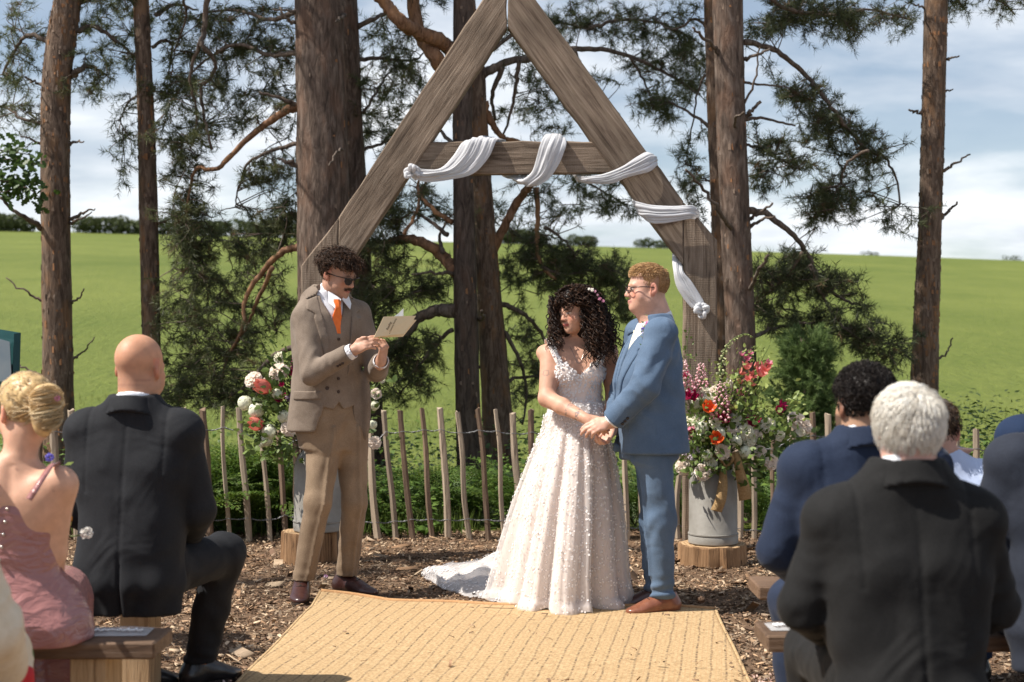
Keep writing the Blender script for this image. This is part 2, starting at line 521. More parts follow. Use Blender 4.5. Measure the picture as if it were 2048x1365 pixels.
# ---- the land
def gz(x,y):
 """Height of the ground."""
 x=np.asarray(x,float);y=np.asarray(y,float)
 u=np.clip(x/np.maximum(y,5),-0.9,0.9)
 s=0.0835 -0.034*u
 t=np.maximum(y -13.0,0)
 rise=s*t*t/(t+4.0)
 crest=160.0
 over=np.maximum(y -crest,0)
 rise=rise -s*over -0.00008*over ** 2
 roll=0.25*np.sin(x*0.021+1.3)*np.clip((y -30)/60,0,1)+0.15*np.sin(y*0.05+x*0.013)*np.clip((y -30)/60,0,1)
 return rise+roll
def sheet(name,xs,ys,m,dz=0.0,rough=0.0,sc=1.0):
 X,Y=np.meshgrid(xs,ys,indexing='ij')
 Z=gz(X,Y)+dz
 if rough:
  Z=Z+rough*vnoise(X*sc,Y*sc,X*0+3.3)+0.5*rough*vnoise(X*sc*2.7,Y*sc*2.7,X*0+9.1)
 nx,ny=X.shape
 I=np.arange(nx*ny).reshape(nx,ny)
 F=np.stack([I[:-1,:-1],I[1:,:-1],I[1:,1:],I[:-1,1:]],-1).reshape(-1,4)
 return link(name,mesh_np(name,np.stack([X,Y,Z],-1).reshape(-1,3),F),None,m)
def build_land():
# wood chip floor of the clearing
 m,nt,b=new_mat('wood chip floor')
 N=nt.nodes.new;L=nt.links.new
 tc=N('ShaderNodeTexCoord')
 n1=N('ShaderNodeTexNoise');n1.inputs['Scale'].default_value=38;n1.inputs['Detail'].default_value=7;n1.inputs['Roughness'].default_value=0.7
 n1.inputs['Distortion'].default_value=1.5
 v=N('ShaderNodeTexVoronoi');v.inputs['Scale'].default_value=55;v.inputs['Randomness'].default_value=1
 mp=N('ShaderNodeMapping');mp.inputs['Scale'].default_value=(1,1.6,1);mp.inputs['Rotation'].default_value=(0,0,0.5)
 L(tc.outputs['Object'],mp.inputs[0]);L(mp.outputs[0],n1.inputs['Vector']);L(mp.outputs[0],v.inputs['Vector'])
 r=N('ShaderNodeValToRGB')
 e=r.color_ramp.elements
 e[0].position=0.25;e[0].color=(0.05,0.03,0.018,1)
 e[1].position=0.8;e[1].color=(0.42,0.285,0.18,1)
 k=e.new(0.5);k.color=(0.24,0.15,0.092,1)
 mx=N('ShaderNodeMix');mx.data_type='RGBA';mx.inputs['Factor'].default_value=0.35
 L(n1.outputs[0],r.inputs[0]);L(r.outputs[0],mx.inputs['A'])
 r2=N('ShaderNodeValToRGB');r2.color_ramp.elements[0].color=(0.05,0.03,0.02,1);r2.color_ramp.elements[1].color=(0.42,0.29,0.19,1)
 sc=N('ShaderNodeSeparateColor');L(v.outputs['Color'],sc.inputs[0]);L(sc.outputs[0],r2.inputs[0]);L(r2.outputs[0],mx.inputs['B'])
 L(mx.outputs['Result'],b.inputs['Base Color']);b.inputs['Roughness'].default_value=0.9;b.inputs['Specular IOR Level'].default_value=0.15
 bp=N('ShaderNodeBump');bp.inputs['Strength'].default_value=0.9;bp.inputs['Distance'].default_value=0.03
 L(n1.outputs[0],bp.inputs['Height']);L(bp.outputs[0],b.inputs['Normal'])
 xs=np.concatenate([np.linspace(-40,-6,30),np.linspace(-5.8,5.8,150),np.linspace(6,40,30)])
 o=sheet('ground',xs,np.linspace(-8,10.35,190),m,0,0.02,2.2);tag(o,kind='structure')
 # meadow
 m,nt,b=new_mat('meadow grass')
 N=nt.nodes.new;L=nt.links.new
 tc=N('ShaderNodeTexCoord')
 mp=N('ShaderNodeMapping');mp.inputs['Scale'].default_value=(1,0.35,1);L(tc.outputs['Object'],mp.inputs[0])
 n1=N('ShaderNodeTexNoise');n1.inputs['Scale'].default_value=0.35;n1.inputs['Detail'].default_value=10;n1.inputs['Roughness'].default_value=0.72
 L(mp.outputs[0],n1.inputs['Vector'])
 n2=N('ShaderNodeTexNoise');n2.inputs['Scale'].default_value=6;n2.inputs['Detail'].default_value=6;n2.inputs['Roughness'].default_value=0.7
 L(mp.outputs[0],n2.inputs['Vector'])
 n3=N('ShaderNodeTexNoise');n3.inputs['Scale'].default_value=0.06;n3.inputs['Detail'].default_value=5
 L(tc.outputs['Object'],n3.inputs['Vector'])
 r=N('ShaderNodeValToRGB');e=r.color_ramp.elements
 e[0].position=0.36;e[0].color=(0.078,0.112,0.016,1)
 e[1].position=0.64;e[1].color=(0.178,0.202,0.042,1)
 a1=N('ShaderNodeMath');a1.operation='ADD';L(n1.outputs[0],a1.inputs[0]);L(n2.outputs[0],a1.inputs[1])
 a2=N('ShaderNodeMath');a2.operation='ADD';L(a1.outputs[0],a2.inputs[0]);L(n3.outputs[0],a2.inputs[1])
 a3=N('ShaderNodeMath');a3.operation='MULTIPLY';a3.inputs[1].default_value=0.333;L(a2.outputs[0],a3.inputs[0])
 L(a3.outputs[0],r.inputs[0]);L(r.outputs[0],b.inputs['Base Color'])
 b.inputs['Roughness'].default_value=0.85;b.inputs['Specular IOR Level'].default_value=0.2
 bp=N('ShaderNodeBump');bp.inputs['Strength'].default_value=0.8;bp.inputs['Distance'].default_value=0.15
 L(n2.outputs[0],bp.inputs['Height']);L(bp.outputs[0],b.inputs['Normal'])
 xs=np.concatenate([-np.geomspace(600,12,50),np.linspace(-11,11,60),np.geomspace(12,600,50)])
 ys=np.concatenate([np.linspace(10.3,30,50),np.geomspace(30.5,160,70),np.geomspace(161,700,30)])
 o=sheet('field',xs,ys,m,-0.012,0.015,1.7);tag(o,kind='structure')
build_land()
def scatter_grass():
 """Grass blades standing in the near meadow and along the fence."""
 def blades(n,x,y,h0,h1,w,name,c0,c1):
  z=gz(x,y) -0.02
  h=RNG.uniform(h0,h1,n);a=RNG.uniform(0,2*np.pi,n);lean=RNG.uniform(0.0,0.55,n)*h
  la=RNG.uniform(0,2*np.pi,n)
  dx=np.cos(a)*w*0.5;dy=np.sin(a)*w*0.5
  tx=x+np.cos(la)*lean;ty=y+np.sin(la)*lean
  mxx=x+np.cos(la)*lean*0.35;myy=y+np.sin(la)*lean*0.35
  V=np.stack([np.stack([x -dx,y -dy,z],1),np.stack([x+dx,y+dy,z],1),
   np.stack([mxx+dx*.8,myy+dy*.8,z+h*0.55],1),np.stack([mxx -dx*.8,myy -dy*.8,z+h*0.55],1),
   np.stack([tx,ty,z+h],1)],1).reshape(-1,3)
  b=np.arange(n)[:,None]*5
  F=np.concatenate([b+[0,1,2],b+[0,2,3],b+[3,2,4]])
  me=mesh_np(name,V,F)
  t=RNG.random(n)[:,None]
  C=np.array(c0)*(1 -t)+np.array(c1)*t
  vcol(me,np.repeat(C,5,0))
  o=link(name,me,None,MATS['grass blade']);tag(o,kind='stuff');return o
 mat_vcol('grass blade',rough=0.6,spec=0.3,trans=0.45)
 n=9000
 D=12.6+9*RNG.random(n) ** 1.5
 x=(RNG.random(n)*2 -1)*0.42*D
 o=blades(n,x,D,0.04,0.12,0.010,'meadow_grass',(0.11,0.138,0.026),(0.2,0.215,0.055))
 tag(o,'long meadow grass on the field behind the trees')
 n=9000
 y=RNG.normal(10.45,0.28,n);x=RNG.uniform(-4.6,4.6,n)
 keep=(y>10.0) & (vnoise(x*2.2,y*0+1.7,y*0)>-0.25+RNG.random(n)*0.4)
 x,y=x[keep],y[keep]
 o=blades(len(x),x,y,0.05,0.22,0.009,'verge_grass',(0.07,0.12,0.02),(0.2,0.26,0.06))
 tag(o,'thin green grass along the foot of the paling fence')
scatter_grass()
def scatter_chips():
 """Wood chips lying on the floor of the clearing."""
 mat_vcol('wood chip',rough=0.8,spec=0.2,var=0.25,vscale=60)
 def chips(n,x,y,lmin,lmax,name,pal,thick=0.25,dz=0.0):
  z=dz+gz(x,y)+0.02*vnoise(x*2.2,y*2.2,x*0+3.3)+0.01*vnoise(x*2.2*2.7,y*2.2*2.7,x*0+9.1)
  l=RNG.uniform(lmin,lmax,n)*RNG.uniform(0.6,1.4,n);w=l*RNG.uniform(0.10,0.32,n);t=w*thick+0.001
  a=RNG.uniform(0,2*np.pi,n);p=RNG.normal(0,0.28,n);q=RNG.normal(0,0.35,n)
  ca,sa=np.cos(a),np.sin(a)
  ux=np.stack([ca*np.cos(p),sa*np.cos(p),np.sin(p)],1)
  vy=np.stack([-sa*np.cos(q),ca*np.cos(q),np.sin(q)],1)
  nz=np.cross(ux,vy)
  c=np.stack([x,y,z+t*0.5+RNG.uniform(0,0.012,n)],1)
  k=RNG.uniform(0.55,1.0,(n,4))
  tops=[c+ux*(l*k[:,0])[:,None]*.5 -vy*w[:,None]*.5,c+ux*(l*k[:,1])[:,None]*.5+vy*w[:,None]*.5,
   c -ux*(l*k[:,2])[:,None]*.5+vy*w[:,None]*.5,c -ux*(l*k[:,3])[:,None]*.5 -vy*w[:,None]*.5]
  up=nz*t[:,None]
  V=np.stack([q_+up*.5 for q_ in tops]+[q_ -up*.7 for q_ in tops],1).reshape(-1,3)
  b=np.arange(n)[:,None]*8
  F=np.concatenate([b+f for f in ([0,1,2,3],[0,4,5,1],[2,6,7,3])])
  me=mesh_np(name,V,F,smooth_=False)
  pal=np.array(pal);C=pal[RNG.integers(0,len(pal),n)]*RNG.uniform(0.75,1.4,(n,1))
  vcol(me,np.repeat(C,8,0))
  o=link(name,me,None,MATS['wood chip']);tag(o,kind='stuff');return o
 pal=[(0.38,0.25,0.15),(0.25,0.15,0.086),(0.16,0.098,0.06),(0.47,0.35,0.235),(0.11,0.066,0.042),(0.26,0.19,0.13),(0.17,0.105,0.066)]
 n=78000
 y=4.3+6.0*RNG.random(n) ** 0.9;x=(RNG.random(n)*2 -1)*(0.40*y+0.3)
 keep=~((np.abs(x+0.03)<0.93) & (y<7.0))
 o=chips(keep.sum(),x[keep],y[keep],0.014,0.048,"wood_chips",pal);tag(o,'brown bark and wood chips covering the clearing floor')
 n=1400
 y=4.5+5.7*RNG.random(n);x=(RNG.random(n)*2 -1)*(0.40*y+0.3)
 keep=~((np.abs(x+0.03)<1.1) & (y<7.6))
 o=chips(keep.sum(),x[keep],y[keep],0.06,0.17,'bark_pieces',pal,0.15);tag(o,'larger bark shreds and twigs lying among the wood chips')
 y=RNG.uniform(5.3,7.35,110);x=RNG.uniform(-.95,.92,110)
 o=chips(110,x,y,0.012,0.035,'scattered_chips',pal[:3],0.3,.036);tag(o,'few bark chips and needles trodden onto the jute rug')
 # pinkish gravel of the aisle edge near the camera
 gp=[(0.42,0.27,0.22),(0.5,0.34,0.28),(0.33,0.2,0.165),(0.46,0.36,0.32)]
 n=9000
 y=4.6+1.35*RNG.random(n) ** 0.8;side=RNG.random(n)<0.6
 x=np.where(side,RNG.uniform(-2.3,-1.12,n),RNG.uniform(0.97,1.9,n))
 keep=y<5.85 -0.25*RNG.random(n)
 o=chips(keep.sum(),x[keep],y[keep],0.014,0.034,'gravel',gp,0.9);tag(o,'pinkish gravel beside the near end of the rug')
scatter_chips()
# ---- far hedges on the crest of the field
mat_vcol('hedge leaf',rough=0.7,spec=0.2,trans=0.25)
def leaf_cloud(P,size,c0,c1,rng=RNG,flat=1.0,aspect=0.6):
 """Small leaf-shaped quads at points P; returns vertices, faces, colours."""
 n=len(P)
 d=rng.normal(0,1,(n,3));d /= np.linalg.norm(d,axis=1)[:,None]
 e=np.cross(d,rng.normal(0,1,(n,3)));e /= np.linalg.norm(e,axis=1)[:,None]+1e-9
 s=size*rng.uniform(0.6,1.4,n)[:,None]
 V=np.stack([P -d*s*.5,P+e*s*.5*aspect,P+d*s*.5,P -e*s*.5*aspect],1).reshape(-1,3)
 F=np.arange(n*4).reshape(-1,4)
 t=rng.random((n,1));C=np.array(c0)*(1 -t)+np.array(c1)*t
 return V,F,np.repeat(C,4,0)
def hedge(label,px0,px1,py_top,py_bot,D,n=2600):
 a=at(px0,py_bot,D);b=at(px1,py_bot,D)
 w=b.x -a.x;h=(py_bot -py_top)*D/FPX
 nb=max(3,int(w/(h*0.5)))
 P=[]
 for i in range(nb):
  cx=a.x+w*(i+0.5)/nb+RNG.normal(0,h*0.15);hh=h*RNG.uniform(0.8,1.08)
  k=n // nb
  q=RNG.normal(0,1,(k,3));q /= np.linalg.norm(q,axis=1)[:,None];q *= RNG.uniform(0.75,1.0,(k,1))
  q[:,0] *= h*0.62*(1+.25*vnoise(q[:,0]*3,q[:,1]*3+i,q[:,2]*3));q[:,1] *= h*0.5;q[:,2] *= hh*0.42
  q[:,2]+=hh*0.62+0.08*h*vnoise(q[:,0]*5+i,q[:,1]*0,q[:,2]*0)
  q[:,0]+=cx;q[:,1]+=D
  P.append(q)
  m=k // 5
  t=np.stack([RNG.normal(cx,h*0.25,m),RNG.normal(D,h*.15,m),RNG.uniform(0.0,h*0.35,m)],1);P.append(t)
 P=np.concatenate(P);base=float(gz((a.x+b.x)/2,D));P[:,2]+=gz(P[:,0],P[:,1]) -0.15
 V,F,C=leaf_cloud(P,h*0.17,(0.05,0.068,0.028),(0.12,0.14,0.06))
 c=np.array([(a.x+b.x)/2,D,base],np.float32)
 me=mesh_np('hedge',V -c,F,smooth_=False);vcol(me,C)
 o=link('hedge',me,None,MATS['hedge leaf']);o.location=c
 tag(o,label,'hedge','hedges along the skyline')
hedge('clipped hedge on the skyline at the far left of the field',-40,62,425,462,155,3000)
hedge('long field hedge on the skyline behind the two left pine trunks',145,625,430,466,156,9000)
hedge('hedge on the skyline seen just right of the middle trunks',985,1082,464,496,158,3000)
hedge('small rounded bush alone on the skyline above the bride',1143,1196,484,507,158,1600)
hedge('low dark hedge on the skyline left of the right arch post',1276,1362,491,512,159,2000)
hedge('tiny bush on the skyline right of the twin pine trunks',1724,1756,509,520,159,500)
hedge('tiny bush on the skyline at the far right edge',2008,2040,517,528,159,500)
# ---- pine trees
def bark_mat(name,c1,c2,c3,orange,oamt):
 m,nt,b=new_mat(name)
 N=nt.nodes.new;L=nt.links.new
 tc=N('ShaderNodeTexCoord');mp=N('ShaderNodeMapping');mp.inputs['Scale'].default_value=(1,1,0.22);L(tc.outputs['Object'],mp.inputs[0])
 n1=N('ShaderNodeTexNoise');n1.inputs['Scale'].default_value=26;n1.inputs['Detail'].default_value=8;n1.inputs['Roughness'].default_value=0.68;n1.inputs['Distortion'].default_value=0.8
 L(mp.outputs[0],n1.inputs['Vector'])
 r=N('ShaderNodeValToRGB');e=r.color_ramp.elements
 e[0].position=0.33;e[0].color=rgb(c1);e[1].position=0.68;e[1].color=rgb(c3);k=e.new(0.5);k.color=rgb(c2)
 L(n1.outputs[0],r.inputs[0])
 n2=N('ShaderNodeTexNoise');n2.inputs['Scale'].default_value=9;n2.inputs['Detail'].default_value=6
 mp2=N('ShaderNodeMapping');mp2.inputs['Scale'].default_value=(1,1,0.4);L(tc.outputs['Object'],mp2.inputs[0]);L(mp2.outputs[0],n2.inputs['Vector'])
 mr=N('ShaderNodeMapRange');mr.inputs[1].default_value=0.5;mr.inputs[2].default_value=0.64;mr.inputs[4].default_value=oamt;L(n2.outputs[0],mr.inputs[0])
 mx=N('ShaderNodeMix');mx.data_type='RGBA';L(mr.outputs[0],mx.inputs['Factor']);L(r.outputs[0],mx.inputs['A']);mx.inputs['B'].default_value=rgb(orange)
 L(mx.outputs['Result'],b.inputs['Base Color']);b.inputs['Roughness'].default_value=0.88;b.inputs['Specular IOR Level'].default_value=0.2
 bp=N('ShaderNodeBump');bp.inputs['Strength'].default_value=0.9;bp.inputs['Distance'].default_value=0.025
 L(n1.outputs[0],bp.inputs['Height']);L(bp.outputs[0],b.inputs['Normal'])
 return m
bark_mat('pine bark flaky',(0.05,0.033,0.024),(0.135,0.092,0.067),(0.25,0.182,0.135),(0.27,0.145,0.072),0.5)
bark_mat('pine bark grey',(0.04,0.029,0.023),(0.12,0.085,0.066),(0.21,0.16,0.13),(0.19,0.105,0.068),0.4)
bark_mat('pine bark dark',(0.028,0.021,0.018),(0.085,0.062,0.05),(0.15,0.115,0.095),(0.13,0.075,0.05),0.35)
bark_mat('branch bark orange',(0.09,0.048,0.028),(0.24,0.13,0.075),(0.33,0.2,0.13),(0.4,0.21,0.1),0.6)
bark_mat('branch bark grey',(0.05,0.038,0.03),(0.13,0.1,0.08),(0.22,0.18,0.15),(0.18,0.12,0.085),0.3)
mat_vcol('pine needle',rough=0.5,spec=0.35,trans=0.38)
mat_vcol('bark plate',rough=0.85,spec=0.2)
def trunk_mesh(C,R,n=44,seed=0,ridge=0.06):
 """A bark-ridged trunk along world points C with radii R."""
 C=np.array([tuple(c) for c in C]);m=len(C)
 th=np.linspace(0,2*np.pi,n,endpoint=False)
 V=np.zeros((m,n,3),np.float32)
 s=np.concatenate([[0],np.cumsum(np.linalg.norm(np.diff(C,axis=0),axis=1))])
 T,S_=np.meshgrid(th,s)
 R_=np.array(R)[:,None]
 nx,ny=np.cos(T),np.sin(T)
 d=ridge*R_*(0.9*np.abs(vnoise(nx*4.5+seed,ny*4.5,S_*2.2))+0.6*vnoise(nx*9+seed,ny*9,S_*6)+0.5*vnoise(nx*1.3,ny*1.3+seed,S_*0.8))
 r=R_+d
 V[...,0]=C[:,0,None]+nx*r;V[...,1]=C[:,1,None]+ny*r;V[...,2]=C[:,2,None]
 I=np.arange(m*n).reshape(m,n)
 F=np.stack([I[:-1],np.roll(I,-1,1)[:-1],np.roll(I,-1,1)[1:],I[1:]],-1).reshape(-1,4)
 return V.reshape(-1,3),F
def needles(P,Dr,L0,rng,n=18,w=0.0038,ang=(0.5,1.15)):
 """Tufts of needles: points P, shoot directions Dr."""
 k=len(P)
 P=np.repeat(P,n,0);Dr=np.repeat(Dr,n,0);m=k*n
 q=rng.normal(0,1,(m,3));q-=Dr*(q*Dr).sum(1)[:,None];q /= np.linalg.norm(q,axis=1)[:,None]+1e-9
 a=rng.uniform(ang[0],ang[1],m)[:,None]
 d=Dr*np.cos(a)+q*np.sin(a)
 l=L0*rng.uniform(0.7,1.25,m)[:,None]
 o=P -Dr*(rng.random((m,1))*L0*1.1)
 s=np.cross(d,rng.normal(0,1,(m,3)));s /= np.linalg.norm(s,axis=1)[:,None]+1e-9
 V=np.stack([o -s*w*.5,o+s*w*.5,o+d*l],1).reshape(-1,3)
 return V,np.arange(m*3).reshape(-1,3),k,n
class Pine:
 def __init__(s,label,D,path,bark,top=9.0,bmat='branch bark grey',seed=1,ridge=0.07,plates=0,group=None,world_base=None):
  s.D=D;s.rng=np.random.default_rng(seed);s.bark=bark;s.bmat=bmat
  pts=[at(px,py,D) for px,py,hw in path];rr=[hw*D/FPX for px,py,hw in path]
  order=sorted(range(len(pts)),key=lambda i:pts[i].z)
  pts=[pts[i] for i in order];rr=[rr[i] for i in order]
  base=pts[0].copy();g=float(gz(base.x,base.y))
  if base.z>g -0.1:
   pts.insert(0,Vector((base.x+(pts[0].x -pts[1].x)*0.3,D,g -0.15)));rr.insert(0,rr[0]*1.12)
  d=(pts[-1] -pts[-3]);d.normalize()
  zt=pts[-1].z
  for i in range(1,5):
   f=i/4;pts.append(pts[-1]+Vector((d.x*0.4+s.rng.normal(0,0.08),s.rng.normal(0,0.1),1))*(top -zt)/4);rr.append(rr[len(order)]*(1 -0.85*f))
  s.root=empty('pine_tree',(pts[0].x,D,g))
  tag(s.root,label,'pine tree',group)
  s.o=Vector(s.root.location)
  n=max(60,int((top+.2)/0.08))
  C=catmull(pts,9);R=np.interp(np.linspace(0,len(rr) -1,len(C)),range(len(rr)),rr)
  s.C=C;s.R=R
  V,F=trunk_mesh([c -s.o for c in C],R,40,seed*3.7,ridge)
  link('trunk',mesh_np('trunk',V,F),s.root,MATS[bark])
  s.nodes=[]           # points that twigs may spring from
  s.sprP=[];s.sprD=[];s.twv=MB();s.nseg=0
  if plates:s.plates(plates,V)
 def plates(s,n,V):
  rng=s.rng
  zmax=4.2 -s.o.z
  cand=np.where((V[:,2]<zmax) & (V[:,2]>0.3))[0]
  i=rng.choice(cand,n)
  P=V[i].copy()
  zc=np.array([c.z for c in s.C]) -s.o.z;xc=np.array([c.x for c in s.C]) -s.o.x;yc=np.array([c.y for c in s.C]) -s.o.y
  ctr=np.stack([np.interp(P[:,2],zc,xc),np.interp(P[:,2],zc,yc),P[:,2]],1)
  nr=P -ctr;nr /= np.linalg.norm(nr,axis=1)[:,None]
  tg=np.stack([-nr[:,1],nr[:,0],nr[:,2]*0],1)
  w=rng.uniform(0.004,0.012,n)[:,None];h=rng.uniform(0.008,0.03,n)[:,None]
  lift=rng.uniform(-0.002,0.002,n)[:,None];lift2=rng.uniform(0.0,0.007,n)[:,None]
  up=np.array([0,0,1.0])[None]
  V4=np.stack([P+nr*lift -tg*w -up*h*rng.uniform(.5,1,(n,1)),P+nr*lift2+tg*w -up*h,P+nr*lift2+tg*w*rng.uniform(.4,1,(n,1))+up*h,P+nr*lift -tg*w+up*h*rng.uniform(.3,1,(n,1))],1).reshape(-1,3)
  me=mesh_np('bark_plates',V4,np.arange(n*4).reshape(-1,4),smooth_=False)
  t=rng.random((n,1));C=np.where(t<.45,np.array([[0.25,0.125,0.062]]),np.where(t<.8,np.array([[0.2,0.145,0.11]]),np.array([[0.12,0.08,0.06]])))
  vcol(me,np.repeat(C,4,0))
  tag(link('bark_plates',me,s.root,MATS['bark plate']),kind='stuff')
 def branch(s,px,r0,r1,dD=0.0,mat_=None,leafy=True,wob=0.0045,name='branch',d1=None):
  """A limb through photograph pixels, dD nearer (-) or farther (+) than the trunk at its tip; radii in photograph pixels."""
  k=len(px)
  pts=[]
  for i,(x,y) in enumerate(px):
   D=s.D+dD*(i/max(1,k -1))+(s.rng.normal(0,0.05) if 0<i else 0)
   pts.append(at(x,y,D) -s.o)
  C=catmull(pts,6)
  C=[c+Vector(s.rng.normal(0,wob,3)) if 0<i<len(C) -1 else c for i,c in enumerate(C)]
  R=[max(0.003,(r0+(r1 -r0)*(i/(len(C) -1)) ** 0.8)*s.D/FPX) for i in range(len(C))]
  mb=MB();mb.tube(C,R,9,True,0,0.10)
  mb.build(name,MATS[mat_ or s.bmat],s.root,180)
  if leafy:
   for i,c in enumerate(C):
    if i>len(C)*0.15:s.nodes.append(c.copy())
  return C
 def stub(s,px,r0,r1=1.2,dD=-0.1,m=None):
  s.branch(px,r0,r1,dD,m,leafy=False,wob=0.006,name='dead_branch')
 def blob(s,px,py,rx,ry,n,dD=0.0,depth=0.5,droop=0.3,tuft=0.062,near=None):
  """n twigs with needle tufts ending inside an ellipse of the picture area, springing from the nearest limb."""
  rng=s.rng
  c=at(px,py,s.D+dD) -s.o;k=(s.D+dD)/FPX
  nodes=s.nodes if s.nodes else [c+Vector((0,0,1.5))]
  NA=np.array([tuple(v) for v in nodes])
  for i in range(int(n*0.62)):
   q=rng.normal(0,0.5,3)
   if np.linalg.norm(q)>1.05:q *= 1.0/np.linalg.norm(q)
   e=c+Vector((q[0]*rx*k,q[1]*depth,-q[2]*ry*k))
   j=np.argsort(((NA -np.array(e)) ** 2).sum(1)+rng.random(len(NA))*0.05)[0]
   a=Vector(NA[j])
   L_=(e -a).length
   if L_>1.3:      # too far from any limb: hang it from a longer twig above
    a=e+Vector((rng.normal(0,.25),rng.normal(0,.2),rng.uniform(0.3,0.9)))
    L_=(e -a).length
   mid=a.lerp(e,0.5)+Vector((rng.normal(0,.08),rng.normal(0,.08),0.12*L_+rng.normal(0,0.04)))
   C=catmull([a,mid,e],4)
   s.twv.tube(C,lerp_list([0.006,0.0035,0.002],len(C)),3,False)
   if rng.random()<0.5:s.nodes.append(e.copy())
   # shoots along the outer part
   ns=rng.integers(4,9)
   for t in range(ns):
    f=0.35+0.65*(t+rng.random())/ns
    idx=min(len(C) -2,int(f*(len(C) -1)));p=C[idx].lerp(C[idx+1],f*(len(C) -1) -idx)
    d=(C[idx+1] -C[idx]).normalized()*0.6+Vector(rng.normal(0,0.6,3))+Vector((0,0,0.25 -droop))
    d.normalize();l=rng.uniform(0.04,0.15)
    tip=p+d*l
    s.sprP.append(tuple(tip));s.sprD.append(tuple(d))
    if l>0.08:
     s.sprP.append(tuple(p+d*l*0.5));s.sprD.append(tuple(d))
   s.sprP.append(tuple(e));s.sprD.append(tuple((C[-1] -C[-2]).normalized()))
 def high_crown(s,z0,z1,R,n):
  """The crown above the picture: real boughs and needles that shade the clearing."""
  rng=s.rng
  for i in range(n):
   z=rng.uniform(z0,z1);f=(z -z0)/(z1 -z0);a=rng.uniform(0,6.28)
   zc=[c.z for c in s.C];j=int(np.argmin(np.abs(np.array(zc) -z)));b=s.C[j] -s.o
   r=R*(1 -0.7*f)*rng.uniform(0.4,1)
   e=b+Vector((math.cos(a)*r,math.sin(a)*r,0.15*r+rng.normal(0,.2)))
   C=catmull([b,b.lerp(e,0.5)+Vector((0,0,0.1*r)),e],5)
   s.twv.tube(C,lerp_list([0.03,0.015,0.006],len(C)),4,False)
   for t in range(8):
    p=C[rng.integers(3,len(C))]+Vector(rng.normal(0,0.25,3))
    for q in range(4):
     d=Vector(rng.normal(0,1,3));d.normalize();s.sprP.append(tuple(p+d*0.14));s.sprD.append(tuple(d))
 def finish(s,n=13,L0=0.066,c0=(0.036,0.052,0.024),c1=(0.075,0.095,0.038),w=0.0052):
  if s.twv.v:tag(s.twv.build('twigs',MATS['branch bark grey'],s.root,180),kind='stuff')
  if s.sprP:
   P=np.array(s.sprP,np.float32);Dr=np.array(s.sprD,np.float32)
   V,F,k,n=needles(P,Dr,L0,s.rng,n,w)
   me=mesh_np('crown',V,F,smooth_=False)
   t=s.rng.random((k,1))*0.75+0.25*(vnoise(P[:,0]*1.5,P[:,1]*1.5,P[:,2]*1.5)[:,None]*.5+.5)
   C=np.array(c0)*(1 -t)+np.array(c1)*t
   br=s.rng.random((k,1))<0.06
   C=np.where(br,np.array([[0.13,0.085,0.045]]),C)
   vcol(me,np.repeat(C,n*3,0))
   link('crown',me,s.root,MATS['pine needle'])
  return s.root
GP='pines standing behind the fence'
